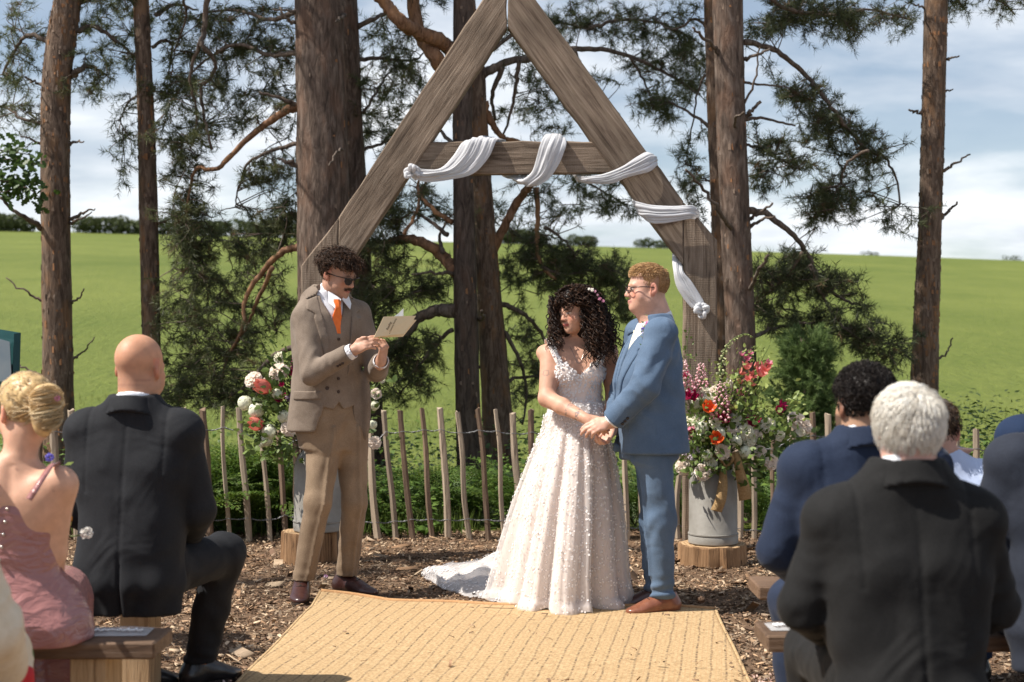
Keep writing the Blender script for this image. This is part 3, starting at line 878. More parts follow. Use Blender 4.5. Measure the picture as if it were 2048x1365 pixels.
def build_pines():
# A: thick trunk at the far left
 t=Pine('thick flaky pine trunk at the far left, bending at the top, behind the blonde guest',11.5,
  [(138,-60,25),(135,0,26),(121,90,28),(112,200,28),(111,450,28),(115,700,29),(117,880,31),(118,1000,35)],
  'pine bark flaky',10.5,seed=2,plates=700,group=GP)
 t.stub([(88,460),(40,430),(0,395)],6,2.5,-0.4);t.stub([(138,438),(165,428),(190,418)],4.5);t.stub([(138,446),(160,438),(184,424)],3.5,1)
 t.stub([(137,290),(150,284),(168,283)],4);t.stub([(90,172),(70,165),(50,153)],4);t.stub([(90,292),(65,280),(40,272)],3.5)
 t.stub([(92,604),(60,590),(12,556)],3.5);t.stub([(140,605),(155,600),(168,578)],3);t.stub([(145,718),(165,705),(189,675)],3,1)
 t.stub([(87,752),(60,742),(28,726)],3.5)
 t.branch([(150,62),(190,55),(230,80),(265,110)],7,2,0.3);t.branch([(146,150),(160,140),(178,132),(215,150)],8,2,0.2)
 t.branch([(105,90),(60,70),(30,100),(5,150)],6,2,0.3);t.branch([(95,250),(50,240),(10,215),(-30,210)],4,1.5,0.3)
 t.branch([(150,10),(200,-10),(260,0),(300,40)],8,2,0.5)
 t.blob(60,100,75,90,26,0.2);t.blob(20,190,60,90,26,0.3);t.blob(55,250,55,50,16,0.2);t.blob(205,60,70,70,34,0.3)
 t.blob(215,130,60,50,26,0.3);t.blob(180,190,45,45,12,0.2);t.blob(250,20,60,50,22,0.4);t.blob(20,10,60,40,8,0.2)
 t.high_crown(4.6,10.3,2.0,120);t.finish(c1=(0.15,0.165,0.068))
 # B: slim trunk second from left
 t=Pine('slim orange-barked pine trunk rising behind the bald guest',11.8,
  [(280,-60,14),(282,0,15),(291,200,16),(294,300,17),(298,480,18),(303,700,18),(307,900,19),(309,1000,21)],
  'pine bark flaky',9.5,seed=3,plates=480,group=GP)
 t.stub([(276,108),(255,106),(238,109)],2.5);t.stub([(312,277),(325,279),(333,280)],2.5);t.stub([(316,447),(328,445),(336,440)],3)
 t.branch([(305,95),(330,80),(345,100),(335,160)],4,1.5,0.3);t.branch([(283,190),(262,200),(245,230),(240,250)],3,1.2,0.2)
 t.branch([(312,30),(350,10),(395,20)],5,2,0.3)
 t.blob(258,225,25,45,10,0.1);t.blob(255,275,22,30,7,0.1);t.blob(258,360,25,40,8,0.1);t.blob(350,60,60,60,22,0.3);t.blob(345,150,35,50,12,0.3)
 t.high_crown(4.6,9.3,1.7,100);t.finish(c1=(0.15,0.165,0.068))
 # C: the big trunk left of the arch
 t=Pine('broad brown pine trunk directly behind the left rafter of the arch',11.2,
  [(636,-60,47),(638,0,47),(643,250,49),(648,500,51),(650,750,54),(651,1020,62)],
  'pine bark grey',12,seed=4,ridge=0.09,plates=130,group=GP)
 t.stub([(596,212),(560,198),(518,184)],6,2);t.stub([(594,332),(575,325),(557,317)],6,2.5);t.stub([(690,300),(676,302),(658,332)],3,1.5,-0.5)
 t.stub([(605,35),(580,22),(545,18)],4,1.5);t.stub([(690,30),(680,38),(672,44)],4,2,-0.5)
 t.stub([(600,50),(575,40),(560,15)],5,2,-0.2)
 t.branch([(598,212),(560,230),(515,262),(465,308),(432,340),(392,338),(378,390),(372,450)],9,2,0.5,'branch bark orange')
 t.branch([(596,288),(550,300),(500,325),(478,370),(470,415)],5,1.2,0.4)
 t.branch([(600,492),(560,508),(520,550),(490,600),(486,655),(455,715),(440,790)],8,2,0.4,'branch bark orange')
 t.branch([(545,535),(515,600),(500,640),(470,690),(420,730)],5,1.5,0.7,'branch bark orange')
 t.branch([(600,690),(560,705),(520,740),(480,780),(440,800)],7,2,0.3)
 t.branch([(600,105),(540,110),(470,90),(400,130),(350,190)],6,1.5,0.6);t.branch([(602,20),(540,40),(470,20),(400,30)],6,2,0.6)
 t.branch([(418,-20),(408,60),(405,90),(428,120),(426,150),(402,180),(410,240),(425,300)],6,2.5,0.3,'branch bark grey')
 t.branch([(402,80),(380,150),(395,230),(380,300)],4,1.5,0.5);t.branch([(365,-10),(372,40),(350,100),(340,180)],3,1.2,0.8)
 for (x,y,a,b,n,d) in [(420,60,80,60,42,.6),(360,200,55,80,40,.7),(430,190,75,80,44,.6),(500,110,80,70,36,.6),(550,160,50,70,22,.5),
  (500,60,80,60,32,.7),(345,290,40,60,24,.6),(400,270,60,60,26,.5),(370,330,50,50,22,.5),(460,230,60,50,18,.6),(560,60,40,70,18,.6),(560,240,40,50,18,.5),
  (380,420,50,60,40,.5),(375,500,55,80,62,.4),(385,590,50,80,52,.4),(350,640,40,60,26,.5),(545,380,55,60,44,.4),(550,440,50,60,46,.4),(530,520,55,60,40,.6),
  (460,490,45,60,20,.7),(440,590,60,60,28,.7),(500,660,70,50,30,.6),(430,700,80,60,46,.5),(360,740,50,60,34,.5),(420,780,70,50,50,.4),(520,740,60,60,34,.4),
  (560,620,40,60,24,.5),(350,810,40,40,20,.4),(470,800,60,40,30,.4)]:
  t.blob(x,y,a,b,n,d)
 t.high_crown(4.7,11.5,2.2,100);t.finish(c1=(0.165,0.175,0.072))
 # C2: darker trunk close behind the big one
 t=Pine('darker slim pine trunk half hidden behind the broad trunk, just right of it',12.3,
  [(688,-60,21),(692,0,22),(703,250,22),(718,480,22),(733,700,20),(752,880,19),(760,1000,21)],
  'pine bark grey',11,seed=5,plates=150,group=GP)
 t.branch([(712,55),(745,40),(780,28),(830,45)],6,2,0.2);t.branch([(714,120),(760,118),(820,122),(850,105)],5,1.5,0.2)
 t.branch([(715,230),(735,215),(760,170),(790,130)],4,1.3,0.2);t.branch([(725,300),(780,280),(830,250)],4,1.5,0.3)
 t.branch([(735,640),(770,612),(800,600),(842,582)],3,1.5,-0.5,leafy=False)
 t.stub([(720,180),(700,182),(688,190)],3)
 for (x,y,a,b,n,d) in [(750,60,50,50,16,.3),(770,130,60,40,30,.3),(735,180,40,50,18,.3),(790,210,50,40,24,.3),(820,170,40,40,16,.3),(740,250,40,40,18,.3),(760,300,40,30,14,.3)]:
  t.blob(x,y,a,b,n,d)
 t.high_crown(5.2,10.5,1.7,45);t.finish(c1=(0.15,0.165,0.068))
 # D: dark trunk in the middle of the arch
 t=Pine('dark pine trunk in the middle of the arch, the nearer of the crossing pair',11.6,
  [(927,-60,19),(927,0,19),(925,250,19),(928,450,21),(932,650,24),(937,850,25),(943,980,29)],
  'pine bark dark',11,'branch bark grey',seed=6,plates=120,group=GP)
 t.branch([(914,110),(895,95),(870,78),(830,62),(800,42),(775,12),(742,-25)],17,12,-0.5,'branch bark orange')
 t.branch([(912,185),(893,150),(868,110),(845,80),(832,45),(826,-20)],17,13,0.2,'branch bark orange')
 t.branch([(912,545),(885,512),(850,488),(810,478),(770,488),(735,500)],14,7,0.5,'branch bark orange')
 t.branch([(912,624),(870,622),(835,640),(805,680),(770,722),(735,758)],15,6,0.3,'branch bark grey')
 t.branch([(905,660),(870,690),(840,730),(800,790)],5,1.5,0.3);t.branch([(885,505),(880,470),(905,430)],5,1.5,0.4)
 t.branch([(895,470),(855,440),(825,425),(790,450)],5,1.5,0.3);t.branch([(905,445),(860,415),(835,380),(845,350)],6,2,0.3,'branch bark orange')
 t.branch([(808,470),(835,420),(842,380),(880,330)],4,2,0.3,'branch bark orange')
 t.branch([(905,290),(880,260),(870,245)],5,1.5,0.3);t.branch([(908,230),(930,215),(940,230)],3,1.5,0.3)
 t.stub([(908,548),(870,546),(825,549)],4,2,-0.4);t.stub([(960,640),(966,632),(962,622)],5,2,-0.4)
 for (x,y,a,b,n,d) in [(760,440,50,40,34,.4),(800,420,50,40,26,.4),(760,520,50,50,40,.4),(780,580,50,50,40,.3),(750,620,40,40,24,.3),(870,430,40,30,14,.4),(850,380,40,30,14,.4),
  (860,600,40,50,18,.6),(880,550,35,50,22,.9),(820,720,60,50,44,.3),(790,780,60,40,36,.3),(870,700,40,40,16,.3),(770,690,40,40,24,.3),(880,760,40,40,8,.3),(850,300,50,40,16,.4),(880,200,30,40,8,.3),(800,90,60,40,14,.4),(860,20,40,30,10,.4)]:
  t.blob(x,y,a,b,n,d)
 t.high_crown(5.2,10.5,1.8,50);t.finish(c1=(0.165,0.175,0.072))
 # E: leaning trunk behind D with limbs to the right
 t=Pine('leaning pine trunk crossing behind the dark middle trunk, broad at the base',12.4,
  [(930,-60,16),(938,40,17),(950,140,19),(955,250,20),(962,350,20),(969,450,21),(979,600,24),(990,750,28),(998,880,31),(1004,1000,36)],
  'pine bark flaky',11,'branch bark grey',seed=7,plates=260,group=GP)
 t.branch([(958,152),(985,138),(1015,124),(1070,116),(1150,98),(1230,105),(1310,135),(1400,190)],11,2.5,0.3)
 t.branch([(968,205),(985,250),(1005,275),(1040,285),(1100,310)],9,3,0.2,'branch bark orange');t.branch([(1005,135),(985,190),(990,240)],6,3,0.2)
 t.branch([(1040,120),(1030,180),(1020,230),(1005,275)],5,2,0.2);t.branch([(985,100),(1025,70),(1050,55),(1100,40),(1180,60)],5,1.5,0.5)
 t.branch([(985,505),(1010,452),(1035,405),(1062,368),(1075,340)],10,7,-0.3,'branch bark orange')
 t.branch([(1072,375),(1076,440),(1074,500),(1088,540),(1112,558)],6,3,0.0,'branch bark orange')
 t.branch([(1088,455),(1115,470),(1145,500),(1150,520)],4,1.5,0.2)
 t.branch([(998,606),(1030,618),(1060,640),(1090,680),(1100,720)],6,2.5,0.1);t.branch([(1003,655),(1030,700),(1048,750),(1052,800),(1045,850)],5,2,0.1)
 t.branch([(1010,765),(1040,755),(1080,752),(1120,760)],4,1.5,0.3);t.branch([(1085,535),(1130,550),(1180,540),(1230,560)],4,1.5,0.4)
 t.branch([(1150,100),(1170,150),(1200,190),(1240,230)],4,1.5,0.5);t.branch([(1260,115),(1290,170),(1310,220)],3,1.2,0.4);t.branch([(1180,55),(1250,40),(1330,50),(1390,80)],4,1.5,0.6)
 t.branch([(1100,310),(1130,340),(1200,380),(1250,410)],4,1.2,0.3)
 for (x,y,a,b,n,d) in [(1040,80,60,50,22,.4),(1110,60,70,50,28,.5),(1190,40,70,40,34,.5),(1280,60,70,45,38,.5),(1350,120,60,60,36,.5),(1260,150,70,50,28,.5),(1320,200,60,45,24,.4),(1370,180,40,50,22,.4),
  (1090,180,60,60,26,.4),(1150,230,60,40,16,.4),(1060,230,60,40,20,.3),(1030,300,40,30,8,.3),(1110,340,60,40,16,.3),(1080,400,50,40,16,.3),(1180,370,60,40,24,.3),(1230,420,50,30,26,.3),(1130,430,50,30,14,.3),
  (1050,500,60,40,36,.3),(1110,520,60,40,50,.3),(1180,530,60,40,56,.4),(1225,570,45,50,46,.4),(1130,570,60,40,40,.4),(1240,630,40,40,26,.4),(1060,560,50,40,22,.3),
  (1030,640,40,40,12,.3),(1070,700,45,50,22,.3),(1050,780,40,50,18,.2),(1020,840,30,30,8,.2),(1000,420,40,50,16,.5),(1010,560,40,40,14,.5)]:
  t.blob(x,y,a,b,n,d)
 t.high_crown(5.2,10.5,1.8,50);t.finish(c1=(0.15,0.165,0.068))
 # F and G: twin trunks behind the right post
 t=Pine('smooth grey-brown pine trunk behind the right arch post, the thicker of the twin pair',11.0,
  [(1452,-60,30),(1455,0,30),(1462,250,29),(1471,450,29),(1480,650,29),(1486,850,31),(1490,1010,37)],
  'pine bark grey',11.5,seed=8,ridge=0.05,plates=160,group=GP)
 t.branch([(1487,85),(1520,90),(1562,108),(1610,150),(1645,190),(1680,240),(1715,280),(1737,302),(1768,315),(1790,350),(1800,410)],6.5,2,0.6)
 t.branch([(1737,302),(1700,320),(1685,345),(1678,370),(1640,380),(1618,396)],3.5,1.2,0.6,d1=.6)
 t.branch([(1495,422),(1530,428),(1575,460),(1610,500),(1640,560),(1680,595),(1720,610)],8,2.5,0.4)
 t.branch([(1605,505),(1570,560),(1530,590),(1500,620)],4,1.5,0.4);t.branch([(1620,530),(1660,620),(1720,680),(1790,690)],4,1.3,0.5)
 t.branch([(1488,165),(1520,170),(1575,175),(1590,190)],3,1.2,0.3);t.branch([(1490,240),(1520,236),(1560,245),(1590,252)],4,1.8,0.2,leafy=False)
 t.branch([(1490,290),(1530,300),(1560,320),(1600,340)],3,1.2,0.4);t.branch([(1500,-30),(1580,20),(1660,30),(1740,20),(1820,40)],5,1.5,0.5)
 t.branch([(1495,680),(1540,660),(1590,650),(1680,640)],5,1.5,0.3)
 t.stub([(1468,468),(1440,425),(1408,380),(1372,340)],5,2.5,-0.6);t.stub([(1500,440),(1520,425),(1545,406)],4,2);t.stub([(1500,455),(1525,440),(1550,432)],4,2)
 t.stub([(1488,238),(1505,220),(1522,203)],5,3);t.stub([(1495,590),(1515,550),(1537,510)],5,2.5,-0.5);t.stub([(1484,215),(1510,160),(1520,95)],3,1.5)
 t.stub([(1486,120),(1515,110),(1540,98)],4,2);t.stub([(1445,120),(1425,90),(1400,70),(1385,55)],5,2,-0.4)
 t.stub([(1480,270),(1470,240),(1488,225)],4,2,-0.5)
 for (x,y,a,b,n,d) in [(1560,40,60,40,34,.5),(1640,30,70,40,46,.5),(1700,60,60,35,36,.5),(1770,20,50,25,16,.5),(1820,45,25,12,8,.5),(1530,60,40,40,18,.4),
  (1600,195,50,35,34,.5),(1650,240,60,50,50,.5),(1700,300,55,45,34,.6),(1630,290,50,40,24,.5),(1760,320,40,35,20,.6),(1680,410,70,45,52,.5),(1720,370,50,40,26,.5),(1800,450,22,30,12,.5),(1640,430,40,35,24,.5),
  (1520,290,40,40,22,.3),(1560,340,40,35,18,.3),(1520,360,35,40,16,.3),(1590,310,25,25,8,.3),
  (1560,540,60,40,50,.4),(1620,560,60,45,54,.4),(1690,570,40,25,22,.4),(1540,620,50,50,40,.4),(1620,650,60,50,44,.4),(1700,680,60,40,30,.5),(1770,690,50,40,26,.5),(1720,640,40,40,16,.5),(1780,740,30,30,10,.5)]:
  t.blob(x,y,a,b,n,d)
 t.high_crown(5.0,11,2.0,50);t.finish(c0=(0.03,0.042,0.022),c1=(0.13,0.145,0.06))
 t=Pine('narrow rough pine trunk at the left shoulder of the thicker twin, behind the right post',11.8,
  [(1424,-60,16),(1424,0,16),(1432,250,16),(1440,450,17),(1447,650,21),(1452,900,23),(1455,1010,26)],
  'pine bark flaky',10.5,seed=9,plates=300,group=GP)
 t.branch([(1432,262),(1400,240),(1360,215),(1322,200)],4.5,1.5,0.3);t.branch([(1420,60),(1390,40),(1350,60),(1310,40)],4,1.3,0.4)
 t.branch([(1430,130),(1400,170),(1385,250),(1370,330)],3,1,0.4);t.branch([(1440,370),(1415,362),(1400,355)],3,1.2,0.2)
 for (x,y,a,b,n,d) in [(1370,60,50,50,26,.4),(1400,130,35,50,20,.4),(1330,230,50,35,20,.4),(1370,300,35,40,14,.3),(1390,390,30,40,10,.3),(1380,360,25,25,8,.3),(1405,450,18,12,4,.3)]:
  t.blob(x,y,a,b,n,d)
 t.high_crown(5.2,10,1.5,40);t.finish(c1=(0.15,0.165,0.068))
 # H: single straight trunk at the right
 t=Pine('straight bare pine trunk standing alone at the right, behind the white-haired guest',12.0,
  [(1874,-60,22),(1872,0,22),(1866,250,22),(1860,450,22),(1854,600,24),(1850,720,25),(1848,850,27),(1846,990,31)],
  'pine bark flaky',11,seed=10,plates=700,group=GP)
 t.stub([(1884,342),(1910,328),(1941,309)],4,1.5);t.stub([(1882,438),(1900,420),(1914,404)],4,2);t.stub([(1846,229),(1833,224),(1818,220)],3,2)
 t.stub([(1888,120),(1903,115),(1919,112)],3,1.5);t.stub([(1886,185),(1895,182),(1906,179)],2.5,1.2);t.stub([(1873,722),(1893,705),(1906,676)],3,1.3);t.stub([(1830,722),(1812,714),(1793,702)],3,1.3)
 t.stub([(1850,18),(1830,10),(1810,4)],2.5,1.2)
 t.branch([(1890,-20),(1915,0),(1930,20)],4,1.5,0.2);t.branch([(1895,-60),(1960,-20),(2010,10),(2030,30)],5,1.5,0.4)
 t.blob(1915,12,28,22,12,0.2);t.blob(1990,5,40,22,16,0.4);t.blob(2022,25,14,14,4,0.4)
 t.high_crown(5.3,10.5,1.6,45);t.finish(c1=(0.15,0.165,0.068))
build_pines()
def wood_edge():
 """The pines of the wood to the left of and behind the camera: their boughs throw the dappled shade on the clearing."""
 for i,(x,y,top,z0,z1,R,n,sd) in enumerate(((-8.7,6.5,11.5,6.4,10.6,1.6,20,31),(-10.5,4.0,11,6.8,10.4,1.7,14,33))):
  t=Pine(('pine of the wood edge left of the clearing, outside the picture','second pine of the wood edge, farther left')[i],y,
   [(1024+x*FPX/y,682.5+(CAMH -z)*FPX/y,.17*FPX/y) for z in (0,2,4)],'pine bark flaky',top,seed=sd,group='pines at the edge of the wood')
  t.high_crown(z0,z1,R,n);t.finish(12,.075,w=.007)
wood_edge()
# ---- chestnut paling fence with two wires
mat('paling wood',(0.24,0.185,0.135),(0.44,0.35,0.26),14,0.85,0.6,60,(1,1,0.12),objvar=0.22,c3=(0.33,0.26,0.19),bdist=0.006)
mat('paling bark',(0.09,0.06,0.042),(0.22,0.15,0.1),14,0.88,0.7,50,(1,1,0.15),objvar=0.2,bdist=0.006)
mat('fence wire',(0.23,0.23,0.235),None,rough=0.5,metal=0.8)
def build_fence():
 D0=9.87
 def Dx(px):return D0+0.0*px
 given=[((405,818),(421,1080)),((445,812),(460,1078)),((478,818),(499,1075)),((519,845),(541,1075)),((556,862),(573,1060)),((588,846),(598,1068)),
  ((740,850),(757,1080)),((768,822),(793,1082)),((800,822),(827,1078)),((844,818),(866,1078)),((880,817),(897,1080)),((915,825),(941,1076)),
  ((955,818),(978,1079)),((991,820),(1010,1080)),((1025,826),(1043,1080)),((1062,823),(1076,1080)),((1247,850),(1256,1092)),((1280,852),(1289,1090)),
  ((1354,850),(1357,1085)),((1373,852),(1374,1090)),((1510,850),(1508,1098)),((1547,861),(1547,1098)),((1585,828),(1588,1098)),((1625,827),(1629,1098)),((1656,828),(1664,1096)),
  ((1913,854),(1928,1090)),((1953,860),(1957,1094)),((1994,866),(1998,1094)),((105,822),(118,1075)),((76,826),(82,1075)),
  ((628,832),(640,1075)),((664,838),(676,1075)),((702,840),(716,1075)),((1100,830),(1112,1080)),((1138,834),(1150,1080)),((1174,838),(1184,1080)),((1210,844),(1218,1084)),
  ((1318,846),(1322,1090)),((1410,848),(1412,1092)),((1444,846),(1446,1092)),((1477,850),(1478,1094)),((1695,838),(1700,1096)),((1733,842),(1740,1096)),((1770,838),(1775,1094)),((1806,846),(1812,1094)),
  ((1842,842),(1848,1094)),((1878,850),(1886,1094)),((40,824),(50,1075)),((6,826),(16,1075)),((-32,824),(-22,1075)),((142,820),(155,1075)),((180,822),(194,1078)),((218,818),(232,1078)),((256,822),(270,1078)),((294,816),(306,1078)),((332,820),(346,1078)),((368,816),(384,1079)),
  ((2032,864),(2036,1094)),((2070,862),(2074,1094))]
 root=empty('paling_fence',(0,D0,0))
 tag(root,'low chestnut paling fence of rough upright stakes on two wires behind the couple','fence')
 rng=np.random.default_rng(21)
 for i,((xt,yt),(xb,yb)) in enumerate(given):
  a=at(xb,yb,D0);b=at(xt,yt,D0)
  a.z=min(a.z,-0.0) -0.03
  o=Vector((a.x,D0,0))
  w=rng.uniform(0.017,0.027);n=7
  ctrl=[a,a.lerp(b,.35)+Vector((rng.normal(0,.007),rng.normal(0,.006),0)),a.lerp(b,.7)+Vector((rng.normal(0,.007),rng.normal(0,.006),0)),b]
  C=[p -o for p in catmull(ctrl,5)]
  # half-round or square cleft section with uneven faces
  nn=int(rng.choice([5,6,6,7]));ph=rng.uniform(0,6.28)
  prof=rng.uniform(0.75,1.15,nn);flat=rng.uniform(0.55,0.9)
  vs=[]
  for j,p in enumerate(C):
   f=j/(len(C) -1);r=w*(1.08 -0.16*f)*(1+rng.normal(0,.03))
   for k in range(nn):
    t=ph+6.2832*k/nn;rr=r*prof[k]*(1+rng.normal(0,.035))
    vs.append(p+Vector((math.cos(t)*rr,math.sin(t)*rr*flat,0)))
  for k in range(nn):vs[-1 -k].z+=rng.normal(0,0.008)
  fs=[(j*nn+k,j*nn+(k+1) % nn,(j+1)*nn+(k+1) % nn,(j+1)*nn+k) for j in range(len(C) -1) for k in range(nn)]
  fs+=[tuple(reversed(range(nn))),tuple(range((len(C) -1)*nn,len(C)*nn))]
  mb=MB();mb.add(vs,fs)
  ob=mb.build('paling',MATS['paling wood' if rng.random()<0.74 else 'paling bark'],root,35)
  ob.location=o -root.location
 given.sort(key=lambda g:g[0][0])
 for yt,name in ((0.16,'wire'),(0.845,'wire')):
  strands=[[],[]]
  for i,((xt,y0),(xb,y1)) in enumerate(given):
   p=at(xt+(xb -xt)*yt,y0+(y1 -y0)*yt,D0) -root.location
   strands[0].append(p+Vector((0,-0.029,0)));strands[1].append(p+Vector((0,0.029,0)))
   if i+1<len(given):
    (xt2,y02),(xb2,y12)=given[i+1]
    q=at(xt2+(xb2 -xt2)*yt,y02+(y12 -y02)*yt,D0) -root.location
    for f in (0.25,0.4,0.5,0.6,0.75):
     m=p.lerp(q,f)+Vector((0,0,-0.012*math.sin(math.pi*f)))
     t=f*4*math.pi+i
     strands[0].append(m+Vector((0,math.cos(t),math.sin(t)))*0.0035);strands[1].append(m -Vector((0,math.cos(t),math.sin(t)))*0.0035)
  mb=MB()
  for s_ in strands:mb.tube(s_,0.0026,4,False)
  mb.build(name,MATS['fence wire'],root,180)
build_fence()
# ---- bracken and undergrowth behind the fence
mat_vcol('fern leaf',rough=0.5,spec=0.35,trans=0.35)
mat_vcol('undergrowth leaf',rough=0.5,spec=0.35,trans=0.3)
def frond_mesh(seed,L=0.75):
 rng=np.random.default_rng(seed)
 V=[];F=[];C=[]
 n=20
 sp=[Vector((0,f*L*(1 -0.18*f),L*(0.55*f -0.62*f*f))) for f in np.linspace(0,1,n+1)]
 def addq(p,q,r,s_,c):
  b=len(V);V.extend([tuple(p),tuple(q),tuple(r),tuple(s_)]);F.append((b,b+1,b+2,b+3));C.extend([c]*4)
 for i in range(n):
  a,b=sp[i],sp[i+1];w=0.005*(1 -i/n)+0.001
  addq(a -Vector((w,0,0)),a+Vector((w,0,0)),b+Vector((w,0,0)),b -Vector((w,0,0)),(0.10,0.12,0.04))
 for i in range(2,n+1):
  f=i/n;ln=L*0.36*math.sin(math.pi*min(1,(f*0.88+0.14)))*(1.05 -0.5*f)
  for sd in (-1,1):
   d=Vector((sd,0.35,0.02 -0.18)).normalized();t=(sp[min(n,i+1)] -sp[i -1]).normalized()
   c0=sp[i];k=max(3,int(ln/0.022))
   for j in range(k):
    g=(j+0.3)/k;p=c0+d*ln*g+Vector((0,0,-0.06*ln*g*g))
    w=ln*0.2*(1 -g)+0.006
    col=np.array((0.08,0.14,0.028))*(1 -f*.4)+np.array((0.17,0.25,0.05))*(f*.4)+rng.normal(0,0.008,3)
    for e in (-1,1):
     tip=p+t*(e*w)+d*(w*0.45)+Vector((0,0,rng.normal(0,.004)))
     addq(p -d*0.006,p+t*(e*w*0.5) -d*0.004,tip,p+d*0.010+t*(e*w*0.4),tuple(np.clip(col,0,1)))
 me=mesh_np('frond',np.array(V),np.array(F),smooth_=False);vcol(me,np.array(C));me.materials.append(MATS['fern leaf'])
 return me
def build_ferns():
 fm=[frond_mesh(s,0.72) for s in (1,2,3)]
 rng=np.random.default_rng(8)
 spots=[]
 for (px,D,k) in [(395,10.2,1.15),(430,10.35,1.3),(470,10.15,1.05),(505,10.5,1.4),(545,10.25,1.2),(590,10.4,1.25),(380,10.7,1.5),(450,10.75,1.5),(560,10.8,1.5),(620,10.4,1.2),(415,10.5,1.4),(488,10.6,1.4),(530,10.6,1.4),
  (1065,10.5,1.25),(1085,10.3,1.0),(1030,10.9,1.2),(870,10.9,1.15),(780,10.7,1.0),(920,11.0,1.0),(1270,10.4,1.0),(1330,10.5,1.1),(1530,10.3,0.95),(1570,10.6,1.2),
  (1930,10.4,1.25),(1900,10.7,1.35),(1970,10.5,1.3),(2020,10.6,1.3),(1600,10.9,1.2),(60,10.6,1.1),(20,10.4,1.2)]:
  spots.append((px,D,k))
 for i,(px,D,k) in enumerate(spots):
  x=(px -1024)*D/FPX
  r=empty('fern',(x,D,float(gz(x,D)) -0.02),rng.uniform(0,6.28))
  i_=0 if px<200 else 1 if px<700 else 2 if px<1150 else 3 if px<1700 else 4
  tag(r,('bracken fern behind the fence at the far left, behind the blonde woman','bright bracken fern behind the fence between the bald man and the reader','bracken fern behind the fence between the reader and the bride','bracken fern behind the fence right of the groom, around the right churn','bracken fern behind the fence at the far right')[i_],'fern',('far left ferns','ferns left of the reader','ferns between reader and bride','ferns right of the groom','far right ferns')[i_])
  n=int(rng.integers(7,10))
  for j in range(n):
   a=6.283*j/n+rng.normal(0,.2)
   o=link('frond',fm[int(rng.integers(0,3))],r)
   o.rotation_euler=(rng.uniform(0.25,0.85),rng.normal(0,.15),a);s_=k*rng.uniform(0.75,1.15);o.scale=(s_,s_,s_)
   o.location=(0,0,0.05)
build_ferns()
def undergrowth():
 rng=np.random.default_rng(14)
 P=[];U=[]
 # clumps of leafy stems
 for i in range(1500):
  D=10.15+2.9*rng.random() ** 1.3;x=rng.uniform(-0.42,0.42)*D
  px=1024+x*FPX/D
  h=rng.uniform(0.18,0.55)+0.10*(D -10.2)+(-0.16 if 370<px<640 else 0)+(0.16 if px>1890 else 0)
  if 760<px<900:h *= 0.85
  z0=float(gz(x,D));lean=rng.normal(0,.16,2)
  k=int(h/0.035)
  for j in range(k):
   f=(j+1)/k;q=rng.normal(0,1,3);q[2]=abs(q[2])*0.3;q /= np.linalg.norm(q)
   P.append((x+lean[0]*f*h+q[0]*0.05,D+lean[1]*f*h+q[1]*0.05,z0+h*f+q[2]*0.03));U.append(q)
 P=np.array(P);U=np.array(U);n=len(P)
 s=rng.uniform(0.035,0.085,n)[:,None]
 e=np.cross(U,rng.normal(0,.25,(n,3))+np.array([0,0,1.0]));e /= np.linalg.norm(e,axis=1)[:,None]
 drop=np.array([0,0,1.0])[None]*s*rng.uniform(0.0,0.5,(n,1))
 V=np.stack([P,P+U*s*.5+e*s*.28 -drop*.2,P+U*s -drop,P+U*s*.5 -e*s*.28 -drop*.2],1).reshape(-1,3)
 me=mesh_np('undergrowth',V,np.arange(n*4).reshape(-1,4),smooth_=False)
 t=rng.random((n,1));C=np.array((0.05,0.10,0.02))*(1 -t)+np.array((0.165,0.25,0.052))*t
 vcol(me,np.repeat(C,4,0))
 tag(link('undergrowth',me,None,MATS['undergrowth leaf']),'dark leafy nettles and brambles filling the bank behind the fence',kind='stuff')
undergrowth()
def broad_weeds():
 """Low broad-leaved plants at the foot of the fence."""
 rng=np.random.default_rng(31)
 for i,px in enumerate((396,432,520,462,780,850,1090,1545,1570,702)):
  D=10.02+rng.uniform(0,.12);x=(px -1024)*D/FPX
  mb=MB()
  for j in range(11):
   a=rng.uniform(0,6.28);l=rng.uniform(0.1,0.2);w=l*0.22;up=rng.uniform(0.5,1.1)
   d=Vector((math.cos(a),math.sin(a),up)).normalized();s_=Vector((-math.sin(a),math.cos(a),0))
   b=Vector((0,0,0));m=b+d*l*.55;t=b+d*l+Vector((0,0,-0.04))
   mb.add([b,m -s_*w+Vector((0,0,.008)),m,m+s_*w+Vector((0,0,.008)),t],[(0,1,2),(0,2,3),(1,4,2),(2,4,3)])
  me=mb.mesh('weed_plant',180);vcol(me,np.tile(np.array([(0.1,0.17,0.035)]),(len(me.vertices),1))*rng.uniform(.7,1.3,(len(me.vertices),1)))
  o=link('weed_plant',me,None,MATS['undergrowth leaf']);o.location=(x,D,float(gz(x,D)))
  tag(o,'low broad leaved weed growing at the foot of the paling fence','plant','weeds at the foot of the fence')
broad_weeds()
